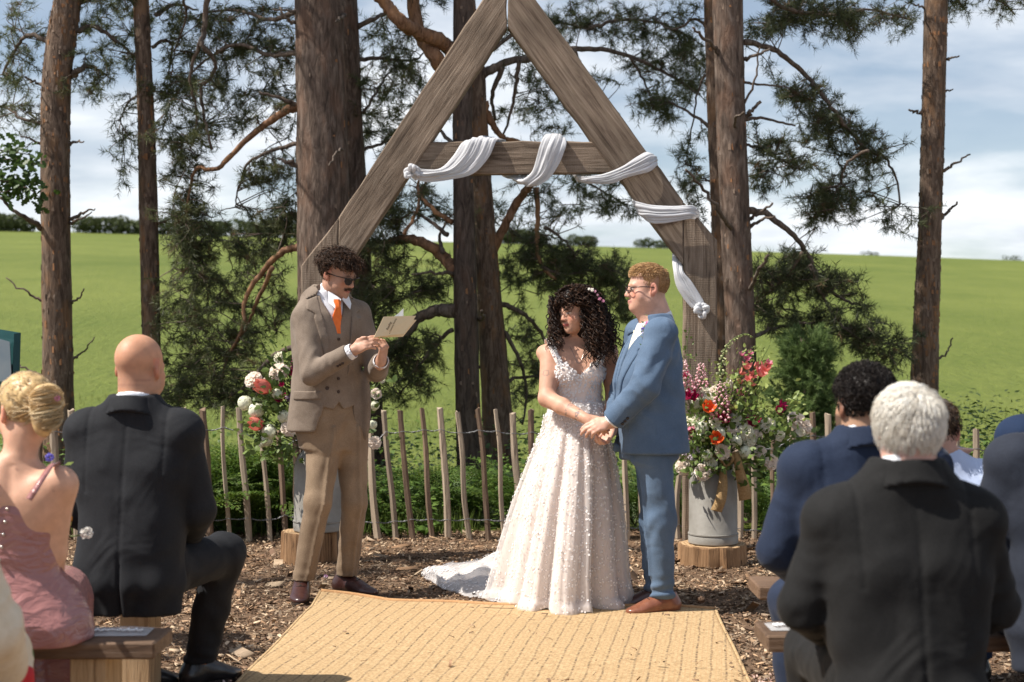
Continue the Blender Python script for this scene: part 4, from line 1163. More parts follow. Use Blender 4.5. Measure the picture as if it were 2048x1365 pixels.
def conifer_bush():
 """Young feathery conifer right of the flowers."""
 rng=np.random.default_rng(17)
 D=10.9;x=(1610 -1024)*D/FPX
 r=empty('young_conifer',(x,D,float(gz(x,D))));tag(r,'young feathery green conifer bush between the right flowers and the dark-haired guest','bush')
 h=1.38 -(668 -682.5)*D/FPX
 mb=MB();mb.tube([(0,0,-.1),(0.02,0,h*.5),(-0.03,0,h*.97)],[0.028,0.018,0.004],7)
 P=[];Dr=[]
 for i in range(150):
  z=h*rng.uniform(0.15,0.98);f=z/h;R=(0.42*(1 -f)+0.10)*rng.uniform(0.75,1.1)
  a=rng.uniform(0,6.28);e=Vector((math.cos(a)*R,math.sin(a)*R,z+R*rng.uniform(.25,.7)))
  C=catmull([(0,0,z),Vector((0,0,z)).lerp(e,.5)+Vector((0,0,-.02)),e],4)
  mb.tube(C,[0.005*(1 -.8*j/(len(C) -1)) for j in range(len(C))],3,False)
  for j in range(2,len(C)):
   for q in range(3):
    d=((C[j] -C[j -1]).normalized()+Vector(rng.normal(0,.5,3))).normalized()
    P.append(tuple(C[j]+d*0.05));Dr.append(tuple(d));P.append(tuple(C[j]+d*0.09));Dr.append(tuple(d))
 mb.build('stem',MATS['branch bark grey'],r,180)
 V,F,k,n=needles(np.array(P),np.array(Dr),0.042,rng,16,0.005,(0.3,0.9))
 me=mesh_np('crown',V,F,smooth_=False);t=rng.random((k,1));C=np.array((0.085,0.14,0.045))*(1 -t)+np.array((0.22,0.30,0.105))*t
 vcol(me,np.repeat(C,n*3,0));link('crown',me,r,MATS['pine needle'])
conifer_bush()
def oak_branch():
 """Leafy oak branch entering at the left edge."""
 rng=np.random.default_rng(19)
 D=11.0
 r=empty('oak_bough',at(-60,340,D));tag(r,'oak bough with lobed green leaves poking in at the far left edge','bough')
 o=Vector(r.location);mb=MB()
 ends=[]
 for pts in ([(-60,330),(-20,325),(30,318),(75,330)],[(-60,350),(0,362),(40,362),(62,352)],[(-60,370),(0,385),(50,375),(84,400)],[(-60,310),(-20,300),(30,305),(60,310)]):
  C=[at(px,py,D+rng.normal(0,.1)) -o for px,py in pts];C=catmull(C,5);mb.tube(C,lerp_list([0.008,0.003],len(C)),5,False);ends.append(C)
 mb.build('stem',MATS['branch bark grey'],r,180)
 mb=MB()
 for C in ends:
  for j in range(85):
   p=C[int(rng.integers(3,len(C)))]+Vector(rng.normal(0,.05,3));d=Vector(rng.normal(0,1,3));d.z-=.3;d.normalize();s_=d.orthogonal().normalized()
   l=rng.uniform(.05,.085);ol=[(0,.0),(.2,.22),(.3,.12),(.5,.32),(.6,.17),(.8,.26),(1,.0)]
   vs=[p+d*(a*l)+s_*(b*l) for a,b in ol]+[p+d*(a*l) -s_*(b*l) for a,b in reversed(ol[1:-1])]
   mb.add(vs,[tuple(range(len(vs)))])
 me=mb.mesh('foliage');vcol(me,np.tile(np.array([(0.05,0.09,0.02)]),(len(me.vertices),1)))
 link('foliage',me,r,MATS['undergrowth leaf'])
oak_branch()
# ---- timber arch
def wood_mat(name,c1,c2,c3,axis,rough=0.85,sc=1.0,saw=0.0):
 """Weathered timber with grain running along one axis of the object."""
 m,nt,b=new_mat(name)
 N=nt.nodes.new;L=nt.links.new
 tc=N('ShaderNodeTexCoord');mp=N('ShaderNodeMapping')
 st=[1,1,1];st[axis]=0.06;mp.inputs['Scale'].default_value=st
 L(tc.outputs['Object'],mp.inputs[0])
 n1=N('ShaderNodeTexNoise');n1.inputs['Scale'].default_value=48*sc;n1.inputs['Detail'].default_value=9;n1.inputs['Roughness'].default_value=0.7;n1.inputs['Distortion'].default_value=0.6
 L(mp.outputs[0],n1.inputs['Vector'])
 n2=N('ShaderNodeTexNoise');n2.inputs['Scale'].default_value=3.5;n2.inputs['Detail'].default_value=5;L(tc.outputs['Object'],n2.inputs['Vector'])
 r=N('ShaderNodeValToRGB');e=r.color_ramp.elements
 e[0].position=0.34;e[0].color=rgb(c1);e[1].position=0.67;e[1].color=rgb(c3);k=e.new(0.47);k.color=rgb(c2)
 L(n1.outputs[0],r.inputs[0])
 mr=N('ShaderNodeMapRange');mr.inputs[1].default_value=0.3;mr.inputs[2].default_value=0.7;mr.inputs[3].default_value=0.72;mr.inputs[4].default_value=1.22;L(n2.outputs[0],mr.inputs[0])
 hs=N('ShaderNodeHueSaturation');L(r.outputs[0],hs.inputs['Color']);L(mr.outputs[0],hs.inputs['Value']);L(hs.outputs[0],b.inputs['Base Color'])
 b.inputs['Roughness'].default_value=rough;b.inputs['Specular IOR Level'].default_value=0.2
 bp=N('ShaderNodeBump');bp.inputs['Strength'].default_value=0.8;bp.inputs['Distance'].default_value=0.012;L(n1.outputs[0],bp.inputs['Height'])
 last=bp
 if saw:      # band saw marks across the grain
  wv=N('ShaderNodeTexWave');wv.wave_type='BANDS';wv.bands_direction='XYZ'[axis];wv.inputs['Scale'].default_value=22;wv.inputs['Distortion'].default_value=2.5;wv.inputs['Detail'].default_value=3;wv.inputs['Detail Scale'].default_value=2
  L(tc.outputs['Object'],wv.inputs['Vector'])
  b2=N('ShaderNodeBump');b2.inputs['Strength'].default_value=saw;b2.inputs['Distance'].default_value=0.006;L(wv.outputs[0],b2.inputs['Height']);L(bp.outputs[0],b2.inputs['Normal']);last=b2
 L(last.outputs[0],b.inputs['Normal'])
 return m
wood_mat('arch timber',(0.080,0.057,0.041),(0.18,0.133,0.097),(0.285,0.222,0.168),0,saw=0.16)
wood_mat('bench timber',(0.075,0.045,0.03),(0.145,0.09,0.058),(0.2,0.13,0.085),0,0.55)
wood_mat('fresh timber',(0.24,0.15,0.08),(0.42,0.28,0.155),(0.52,0.37,0.22),2,0.75)
wood_mat('stump side',(0.06,0.032,0.018),(0.24,0.135,0.068),(0.36,0.22,0.12),2,0.85)
AD=9.0
def beam(name,poly,thick,root,seed):
 """A plank cut to an outline (photograph pixels at the arch's distance), edges knocked uneven; local x runs along it."""
 rng=np.random.default_rng(seed)
 P=[at(x,y,AD) for x,y in poly]
 # long axis
 best=max(((P[i] -P[j]).length,i,j) for i in range(len(P)) for j in range(i))
 c=sum(P,Vector())/len(P)
 mid=lambda a,b:(P[a]+P[b])/2
 d=mid(1,2) -mid(0,len(P) -1) if len(P)==4 else P[best[1]] -P[best[2]]
 d.y=0;d.normalize()
 R=Matrix(((d.x,0,-d.z),(0,1,0),(d.z,0,d.x)))      # columns: along, depth, across
 Rt=R.transposed()
 q=[Rt @ (p -c) for p in P]
 # subdivide the outline and jitter it a little
 out=[]
 for i in range(len(q)):
  a,b=q[i],q[(i+1) % len(q)];n=max(1,int((b -a).length/0.12))
  for k in range(n):
   p=a.lerp(b,k/n)
   if k:p+=Vector((rng.normal(0,.0015),0,rng.normal(0,.0025)))
   out.append(p)
 n=len(out);vs=[]
 bev=0.007
 cen=sum(out,Vector())/n
 for (dy,ins) in ((-thick/2,bev),(-thick/2+bev,0),(thick/2 -bev,0),(thick/2,bev)):
  for i,p in enumerate(out):
   t=(out[(i+1) % n] -out[i -1]).normalized();nn=Vector((t.z,0,-t.x))
   if nn.dot(p -cen)>0:nn=-nn
   vs.append(p+nn*(ins+(abs(rng.normal(0,.0015)) if ins else 0))+Vector((0,dy,0)))
 fs=[(k*n+i,k*n+(i+1) % n,(k+1)*n+(i+1) % n,(k+1)*n+i) for k in range(3) for i in range(n)]
 fs+=[tuple(reversed(range(n))),tuple(range(3*n,4*n))]
 mb=MB();mb.add(vs,fs)
 me=mb.mesh(name,35)
 import bmesh
 bm=bmesh.new();bm.from_mesh(me);bmesh.ops.recalc_face_normals(bm,faces=bm.faces);bm.to_mesh(me);bm.free()
 o=link(name,me,root,MATS['arch timber'])
 o.matrix_local=Matrix.Translation(c -Vector(root.location)) @ R.to_4x4()
 return o
def build_arch():
 root=empty('timber_arch',(at(1020,700,AD).x,AD,0));tag(root,'large weathered timber A-frame wedding arch with crossbeam behind the couple','arch')
 gy=682.5+CAMH*FPX/AD+14
 T=0.11
 beam('rafter',[(1015.3,-78),(1015.3,46),(679.2,512),(679.2,442)][0:0] or [(679.0,437),(1014.3,-72),(1014.3,58),(679.0,565)],T,root,1)
 beam('rafter',[(1365.0,405),(1016.0,-72),(1016.0,58),(1365.0,532)],T,root,2)
 beam("post",[(604,gy),(604,533),(678.0,439),(678.0,gy)],T -0.004,root,3)
 beam("post",[(1366.0,gy),(1366.0,407),(1432,482),(1432,gy)],T -0.004,root,4)
 beam('crossbeam',[(846,285),(1206,284.5),(1250.5,347.5),(800,352)],T -0.03,root,5)
build_arch()
# ---- white muslin drape
def muslin():
 m,nt,b=new_mat('white muslin')
 N=nt.nodes.new;L=nt.links.new
 b.inputs['Base Color'].default_value=(0.80,0.80,0.82,1);b.inputs['Roughness'].default_value=0.9;b.inputs['Specular IOR Level'].default_value=0.1
 tr=N('ShaderNodeBsdfTranslucent');tr.inputs['Color'].default_value=(0.8,0.8,0.82,1)
 mx=N('ShaderNodeMixShader');mx.inputs[0].default_value=0.42
 L(b.outputs[0],mx.inputs[1]);L(tr.outputs[0],mx.inputs[2]);L(mx.outputs[0],nt.nodes['Material Output'].inputs[0])
muslin()
def drape_strip(rows,nu=34,name='drape',seed=0,pleat=0.012,parent=None,twist=0.0):
 """Cloth swept through rows of (left edge, right edge) points with pleats running along it."""
 rng=np.random.default_rng(seed)
 Lp=catmull([r[0] for r in rows],10);Rp=catmull([r[1] for r in rows],10)
 n=len(Lp);V=np.zeros((n,nu,3))
 ph=rng.uniform(0,6.28,4);fr=rng.uniform([1.2,3.5,7,15],[2.4,6,11,21])
 for i in range(n):
  a,b=Lp[i],Rp[i]
  t=Lp[min(n -1,i+1)]+Rp[min(n -1,i+1)] -Lp[max(0,i -1)] -Rp[max(0,i -1)]
  nr=(b -a).cross(t);nr=nr.normalized() if nr.length>1e-9 else Vector((0,-1,0))
  if nr.y>0:nr=-nr
  for k in range(nu):
   u=k/(nu -1);s_=i/n
   d=sum((.8,0.6,0.6,0.5)[q]*math.sin(ph[q]+6.283*fr[q]*u+2.2*math.sin(4*s_+q*1.7)) for q in range(4))*pleat*(0.4+0.6*math.sin(math.pi*u))
   bulge=0.015*math.sin(math.pi*u)
   V[i,k]=a.lerp(b,u)+nr*(0.55*d+bulge)+(b -a)*(0.02*math.sin(9*s_+ph[0]+3*u))
 I=np.arange(n*nu).reshape(n,nu)
 F=np.stack([I[:-1,:-1],I[1:,:-1],I[1:,1:],I[:-1,1:]],-1).reshape(-1,4)
 o=Vector(parent.location)
 ob=link(name,mesh_np(name,V.reshape(-1,3) -np.array(o),F),parent,MATS['white muslin'])
 md=ob.modifiers.new('thickness','SOLIDIFY');md.thickness=0.004
 return ob
def build_drape():
 root=empty('drape',at(1100,320,AD -0.08));tag(root,'white crinkled muslin scarf wound along the crossbeam and down the right rafter','drape')
 f=AD -0.085;t=AD;bk=AD+0.08
 P=lambda x,y,D:at(x,y,D)
 def knot(cx,cy,D,r,seed,ex=1.0):
  rng=np.random.default_rng(seed);mb=MB()
  for i in range(9):
   a=rng.uniform(0,6.28);c=P(cx,cy,D) -Vector(root.location)
   pts=[c+Vector((math.cos(a)*r*.2,0,math.sin(a)*r*.2)),c+Vector((math.cos(a+.6)*r*.8*ex,rng.normal(0,r*.4),math.sin(a+.6)*r*.8)),c+Vector((math.cos(a+1.2)*r*ex,rng.normal(0,r*.4),math.sin(a+1.2)*r)),c+Vector((math.cos(a+2)*r*.4,rng.normal(0,r*.4),math.sin(a+2)*r*.4))]
   C=catmull(pts,5);mb.tube(C,[r*.16,r*.34,r*.30]+[r*.28]*(len(C) -4)+[r*.1],8,True,0,.18)
  mb.build('tied_end',MATS['white muslin'],root,180)
  # left tail: hangs from the top of the crossbeam forward and down-left to the tied end
 drape_strip([(P(955,281,bk),P(1012,281,bk)),(P(938,281,t -.02),P(1000,279,t -.02)),(P(924,286,f+.02),P(992,282,f+.02)),(P(905,312,f),P(978,316,f)),(P(880,336,f -.01),P(948,348,f -.01)),(P(850,340,f -.01),P(900,360,f -.01)),(P(832,338,f),P(850,364,f)),(P(822,338,f),P(820,352,f))],34,'cloth_fold',1,.010,root)
 knot(824,346,f -.02,0.042,3,1.1)
 # back of the crossbeam between the two front wraps
 drape_strip([(P(1012,281,bk),P(955,281,bk)),(P(1015,320,bk+.01),P(985,330,bk+.01)),(P(1035,358,bk),P(1010,356,bk)),(P(1070,372,t),P(1030,358,t))],20,'cloth_fold',2,.008,root)
 # middle loop over the crossbeam
 drape_strip([(P(1022,356,bk -.04),P(1060,352,bk -.04)),(P(1040,362,f+.01),P(1068,372,f+.01)),(P(1062,346,f -.012),P(1098,358,f -.012)),(P(1072,318,f -.014),P(1118,330,f -.014)),(P(1080,292,f -.012),P(1128,304,f -.012)),(P(1088,276,f+.01),P(1132,288,f+.01)),(P(1096,271,t -.01),P(1130,278,t -.01)),(P(1110,280,bk),P(1132,286,bk)),(P(1130,330,bk+.01),P(1160,330,bk+.01)),(P(1150,356,bk),P(1180,350,bk))],30,'cloth_fold',4,.009,root)
 # across the joint of crossbeam and right rafter, up to the right edge
 drape_strip([(P(1150,352,bk -.03),P(1166,364,bk -.03)),(P(1164,353,f+.005),P(1182,366,f+.01)),(P(1200,350,f -.012),P(1222,367,f -.012)),(P(1240,336,f -.014),P(1258,354,f -.014)),(P(1272,316,f -.012),P(1296,344,f -.012)),(P(1292,306,f+.01),P(1310,334,f+.01)),(P(1302,310,t),P(1314,332,t)),(P(1290,330,bk),P(1306,350,bk))],26,'cloth_fold',5,.008,root)
 # second wrap lower on the rafter, dipping left to right
 drape_strip([(P(1292,330,bk),P(1312,350,bk)),(P(1270,380,bk+.01),P(1282,410,bk+.01)),(P(1265,398,t),P(1280,424,t)),(P(1270,402,f),P(1300,445,f)),(P(1300,410,f -.014),P(1322,448,f -.014)),(P(1345,413,f -.014),P(1350,444,f -.014)),(P(1380,412,f -.004),P(1382,438,f -.004)),(P(1392,420,t),P(1392,444,t)),(P(1380,440,bk),P(1384,462,bk))],26,'cloth_fold',6,.009,root)
 # tail hanging behind the rafter and across the post to the tied end
 drape_strip([(P(1375,440,bk),P(1385,465,bk)),(P(1350,490,bk+.01),P(1368,500,bk+.01)),(P(1344,512,t),P(1366,530,t)),(P(1346,540,f+.0),P(1368,545,f+.0)),(P(1352,570,f -.012),P(1382,562,f -.012)),(P(1368,598,f -.014),P(1398,588,f -.014)),(P(1384,618,f -.014),P(1408,604,f -.014))],22,'cloth_fold',7,.008,root)
 knot(1403,622,f -.03,0.042,8,1.0)
build_drape()
# ---- jute rug
def build_rug():
 m,nt,b=new_mat('woven jute')
 N=nt.nodes.new;L=nt.links.new
 tc=N('ShaderNodeTexCoord');sp=N('ShaderNodeSeparateXYZ');L(tc.outputs['Object'],sp.inputs[0])
 n=N('ShaderNodeTexNoise');n.inputs['Scale'].default_value=70;n.inputs['Detail'].default_value=6;n.inputs['Roughness'].default_value=0.7
 L(tc.outputs['Object'],n.inputs['Vector'])
 r=N('ShaderNodeValToRGB');e=r.color_ramp.elements
 e[0].position=0.3;e[0].color=(0.30,0.19,0.095,1);e[1].position=0.72;e[1].color=(0.66,0.485,0.285,1);k=e.new(0.5);k.color=(0.50,0.345,0.185,1)
 L(n.outputs[0],r.inputs[0])
 # dark flecked warp lines along the length
 wb=N('ShaderNodeMath');wb.operation='MULTIPLY';wb.inputs[1].default_value=1/0.063;L(sp.outputs[0],wb.inputs[0])
 nw=N('ShaderNodeTexNoise');nw.inputs['Scale'].default_value=5;L(tc.outputs['Object'],nw.inputs['Vector'])
 nm=N('ShaderNodeMath');nm.operation='MULTIPLY_ADD';nm.inputs[1].default_value=0.35;L(nw.outputs[0],nm.inputs[0]);L(wb.outputs[0],nm.inputs[2])
 fr=N('ShaderNodeMath');fr.operation='FRACT';L(nm.outputs[0],fr.inputs[0])
 ab=N('ShaderNodeMath');ab.operation='SUBTRACT';L(fr.outputs[0],ab.inputs[0]);ab.inputs[1].default_value=0.5
 aa=N('ShaderNodeMath');aa.operation='ABSOLUTE';L(ab.outputs[0],aa.inputs[0])
 ln=N('ShaderNodeMapRange');ln.inputs[1].default_value=0.055;ln.inputs[2].default_value=0.085;ln.inputs[3].default_value=1;ln.inputs[4].default_value=0;L(aa.outputs[0],ln.inputs[0])
 mp=N('ShaderNodeMapping');mp.inputs['Scale'].default_value=(14,45,1);L(tc.outputs['Object'],mp.inputs[0])
 nd=N('ShaderNodeTexNoise');nd.inputs['Scale'].default_value=1.6;nd.inputs['Detail'].default_value=2;L(mp.outputs[0],nd.inputs['Vector'])
 dm=N('ShaderNodeMapRange');dm.inputs[1].default_value=0.42;dm.inputs[2].default_value=0.6;L(nd.outputs[0],dm.inputs[0])
 fm=N('ShaderNodeMath');fm.operation='MULTIPLY';L(ln.outputs[0],fm.inputs[0]);L(dm.outputs[0],fm.inputs[1])
 # a thin red-brown tint between the dark lines
 wb2=N('ShaderNodeMath');wb2.operation='FRACT'
 t2=N('ShaderNodeMath');t2.operation='MULTIPLY';t2.inputs[1].default_value=1/0.021;L(sp.outputs[0],t2.inputs[0]);L(t2.outputs[0],wb2.inputs[0])
 l2=N('ShaderNodeMapRange');l2.inputs[1].default_value=0.0;l2.inputs[2].default_value=0.3;l2.inputs[3].default_value=0.35;l2.inputs[4].default_value=0;L(wb2.outputs[0],l2.inputs[0])
 m1=N('ShaderNodeMix');m1.data_type='RGBA';L(l2.outputs[0],m1.inputs['Factor']);L(r.outputs[0],m1.inputs['A']);m1.inputs['B'].default_value=(0.42,0.21,0.09,1)
 m2=N('ShaderNodeMix');m2.data_type='RGBA';fq=N('ShaderNodeMath');fq.operation='MULTIPLY';fq.inputs[1].default_value=.72;L(fm.outputs[0],fq.inputs[0]);L(fq.outputs[0],m2.inputs['Factor']);L(m1.outputs['Result'],m2.inputs['A']);m2.inputs['B'].default_value=(0.055,0.045,0.038,1)
 L(m2.outputs['Result'],b.inputs['Base Color']);b.inputs['Roughness'].default_value=0.9;b.inputs['Specular IOR Level'].default_value=0.15
 # ribs across
 wv=N('ShaderNodeTexWave');wv.bands_direction='Y';wv.inputs['Scale'].default_value=40;wv.inputs['Distortion'].default_value=2.5;wv.inputs['Detail'].default_value=2;L(tc.outputs['Object'],wv.inputs['Vector'])
 ad=N('ShaderNodeMath');ad.operation='MULTIPLY_ADD';ad.inputs[1].default_value=0.6;L(n.outputs[0],ad.inputs[0]);L(wv.outputs[0],ad.inputs[2])
 bp=N('ShaderNodeBump');bp.inputs['Strength'].default_value=0.6;bp.inputs['Distance'].default_value=0.005;L(ad.outputs[0],bp.inputs['Height']);L(bp.outputs[0],b.inputs['Normal'])
 mat('rug binding',(0.40,0.21,0.095),(0.52,0.30,0.14),60,0.85,0.5,200)
 bl=Vector((-1.014,7.512,0));br=Vector((1.027,7.2,0));nl=Vector((-1.17,3.6,0));nr=Vector((0.84,3.6,0))
 root=empty('rug',((bl+br)/2).to_tuple(),math.atan2(br.y -bl.y,br.x -bl.x));tag(root,'honey coloured woven jute rug with dark flecked lines in the aisle','rug')
 inv=(Matrix.Translation(root.location) @ Matrix.Rotation(root.rotation_euler.z,4,'Z')).inverted()
 nu,nv=90,150;V=[]
 for i in range(nu+1):
  for j in range(nv+1):
   u=i/nu;v=j/nv
   p=bl.lerp(br,u).lerp(nl.lerp(nr,u),v)
   z=0.026+0.004*float(vnoise(np.array(p.x*2.1),np.array(p.y*1.7),np.array(0.5)))+0.004*math.sin(p.y*5+2*p.x)
   if v<0.03:p.y+=0.022*math.sin(u*9+1)+0.015*math.sin(u*23)
   e_=min(u,1 -u)/0.02
   if u<0.18 and v<0.06:z+=0.035*(1 -v/0.06)*(1 -u/0.18)
   V.append((inv @ Vector((p.x,p.y,z))).to_tuple())
 I=np.arange((nu+1)*(nv+1)).reshape(nu+1,nv+1)
 F=np.stack([I[:-1,:-1],I[:-1,1:],I[1:,1:],I[1:,:-1]],-1).reshape(-1,4)
 V=np.array(V)
 w=link('weave',mesh_np('weave',V,F),root,m);sd=w.modifiers.new('thickness','SOLIDIFY');sd.thickness=0.016;sd.offset=-1
 # bound back edge and sides
 mb=MB();mb.tube([Vector(V[I[i,0]])+Vector((0,0.006,-0.003)) for i in range(nu+1)],0.013,7);mb.build('binding',MATS['rug binding'],root,180)
 mb=MB()
 for i in (0,nu):mb.tube([Vector(V[I[i,j]])+Vector((0,0,-0.006)) for j in range(nv+1)],0.010,6)
 mb.build('selvedge',m,root,180)
build_rug()
# ---- stumps and milk churns
mat('churn metal',(0.21,0.195,0.17),(0.31,0.295,0.265),6,0.62,0.2,30,c3=(0.26,0.245,0.22),metal=0.15)
def endgrain():
 m,nt,b=new_mat('stump top')
 N=nt.nodes.new;L=nt.links.new
 tc=N('ShaderNodeTexCoord');wv=N('ShaderNodeTexWave');wv.wave_type='RINGS';wv.rings_direction='Z';wv.inputs['Scale'].default_value=14;wv.inputs['Distortion'].default_value=3;wv.inputs['Detail'].default_value=3
 L(tc.outputs['Object'],wv.inputs['Vector'])
 r=N('ShaderNodeValToRGB');r.color_ramp.elements[0].color=(0.30,0.175,0.085,1);r.color_ramp.elements[1].color=(0.5,0.335,0.18,1);L(wv.outputs[0],r.inputs[0]);L(r.outputs[0],b.inputs['Base Color'])
 b.inputs['Roughness'].default_value=0.85
endgrain()
def stump(px,py_bot,wpx,hpx,label,seed,tint=0):
 D=gd(py_bot)+wpx*0.5*0.0031;rng=np.random.default_rng(seed)
 k=D/FPX;R=wpx*k/2;h=hpx*k
 x=(px -1024)*k
 root=empty('tree_stump',(x,D,0),rng.uniform(0,6));tag(root,label,'stump')
 n=40;vs=[];ths=np.linspace(0,2*np.pi,n,endpoint=False)
 rad=R*(1+0.03*np.sin(3*ths+1)+0.025*rng.normal(0,1,n))
 rad[rng.integers(0,n,6)] *= 0.93
 for z,f in ((-0.04,1.03),(h*.3,1.01),(h*.93,1.0),(h,0.975)):
  for t,r in zip(ths,rad):vs.append((math.cos(t)*r*f*(1+rng.normal(0,.006)),math.sin(t)*r*f*(1+rng.normal(0,.006)),z+(rng.normal(0,.002) if z>h*.5 else 0)))
 fs=[(k_*n+i,k_*n+(i+1) % n,(k_+1)*n+(i+1) % n,(k_+1)*n+i) for k_ in range(3) for i in range(n)]
 mb=MB();mb.add(vs,fs);mb.build('bark_side',MATS['stump side'],root,30)
 mb=MB();mb.add([vs[3*n+i] for i in range(n)]+[(0,0,h+.003)],[(i,(i+1) % n,n) for i in range(n)]);mb.build('cut_top',MATS['stump top'],root,20)
 return x,D,h,R
def churn(x,y,z,s,label,seed,handle_side=(1,-1)):
 root=empty('milk_churn',(x,y,z),0.4+seed);tag(root,label,'milk churn')
 prof=[(0.0,0),(0.155,0),(0.163,0.006),(0.164,0.05),(0.159,0.056),(0.158,0.40),(0.150,0.445),(0.128,0.485),(0.104,0.515),(0.098,0.54),(0.098,0.575),(0.118,0.60),(0.126,0.625),(0.126,0.632),(0.116,0.632),(0.092,0.59),(0.085,0.5)]
 mb=MB();mb.lathe([(r*s,h*s) for r,h in prof],48,None,0,False);mb.build('body',MATS['churn metal'],root,45)
 mb=MB();mb.lathe([(0.158*s,0.058*s),(0.1655*s,0.060*s),(0.1655*s,0.068*s),(0.158*s,0.070*s)],48,None,0,False);mb.build('band',MATS['churn metal'],root,45)
 for sg in handle_side:
  C=catmull([Vector((sg*0.13*s,0,0.47*s)),Vector((sg*0.185*s,0,0.49*s)),Vector((sg*0.19*s,0,0.57*s)),Vector((sg*0.12*s,0,0.60*s))],6)
  mb=MB();mb.tube(C,0.011*s,8);mb.build('handle',MATS['churn metal'],root,180)
 return root
SX,SY,SH,SR=stump(1427,1144,138,46,'short split wooden log stump under the right milk churn',3)
LX,LY,LH,LR=stump(620,1131,112,60,'wooden log stump behind the reader\'s legs under the left churn',5)
CH1=churn(SX -0.005,SY -0.02,SH+.004,0.93,'dull grey metal milk churn with flowers on the right stump',0.3)
CH2=churn(LX+.055,LY+0.0,LH+.004,0.97,'pale metal milk churn with flowers behind the reader\'s legs',1.2)
# ---- people: shared building blocks
mat_vcol('skin',rough=0.5,spec=0.3,sub=0.12,bump=0.18,bscale=260,var=0.11,vscale=34)
mat_vcol('hair strand',rough=0.38,spec=0.22,trans=0.15)
mat('shirt white',(0.74,0.74,0.78),None,rough=0.8,bump=0.2,bscale=30)
mat('sole',(0.035,0.025,0.02),None,rough=0.7)
mat('trouser seam dark',(0.01,0.01,0.012),None,rough=0.9)
mat('glasses frame',(0.03,0.015,0.012),None,rough=0.25,spec=0.6)
mat('dark lens',(0.010,0.008,0.008),None,rough=0.22,spec=0.25)
def lmat(c1,c2,name):return mat(name,c1,c2,22,0.32,0.15,60,spec=0.5,coat=0.25)
lmat((0.042,0.016,0.014),(0.07,0.025,0.02),'oxblood leather')
lmat((0.15,0.05,0.026),(0.23,0.085,0.045),'tan brown leather')
lmat((0.012,0.012,0.013),(0.022,0.021,0.022),'black leather')
class Fig:
 def __init__(s,label,x,y,face,z=0.0,group=None):
  f=Vector((face[0],face[1],0)).normalized()
  s.rz=math.atan2(-f.x,f.y)
  s.root=empty('person',(x,y,z),s.rz)
  tag(s.root,label,'person',group)
  s.M=Matrix.Translation((x,y,z)) @ Matrix.Rotation(s.rz,4,'Z')
  s.inv=s.M.inverted()
  s.skin_col=(0.50,0.30,0.215)
 def L(s,px,py,D):return np.array(s.inv @ at(px,py,D))
 def wl(s,p):return np.array(s.inv @ Vector(p))
 def out(s,name,vol,m,colfn=None,parent=None,clip=None):
  V,F=vol.mesh(name)
  me=mesh_np(name,V,F)
  if colfn is not None:vcol(me,colfn(V))
  return link(name,me,parent or s.root,MATS[m] if isinstance(m,str) else m)
def surf_y(vol,x,z,front=True):
 """Where the surface lies along y at local (x, z)."""
 i=int(np.clip(round((x -vol.lo[0])/vol.h),0,vol.n[0] -1));k=int(np.clip(round((z -vol.lo[2])/vol.h),0,vol.n[2] -1))
 col=vol.a[i,:,k]<0
 idx=np.where(col)[0]
 if not len(idx):return None
 j=idx[-1] if front else idx[0]
 a=vol.a[i,j,k];j2=j+(1 if front else -1)
 b=vol.a[i,np.clip(j2,0,vol.n[1] -1),k]
 t=a/(a -b+1e-9)
 return float(vol.lo[1]+(j+(t if front else -t))*vol.h)
def surf_x(vol,y,z,sg):
 j=int(np.clip(round((y -vol.lo[1])/vol.h),0,vol.n[1] -1));k=int(np.clip(round((z -vol.lo[2])/vol.h),0,vol.n[2] -1))
 idx=np.where(vol.a[:,j,k]<0)[0]
 if not len(idx):return None
 return float(vol.lo[0]+(idx[-1] if sg>0 else idx[0])*vol.h)
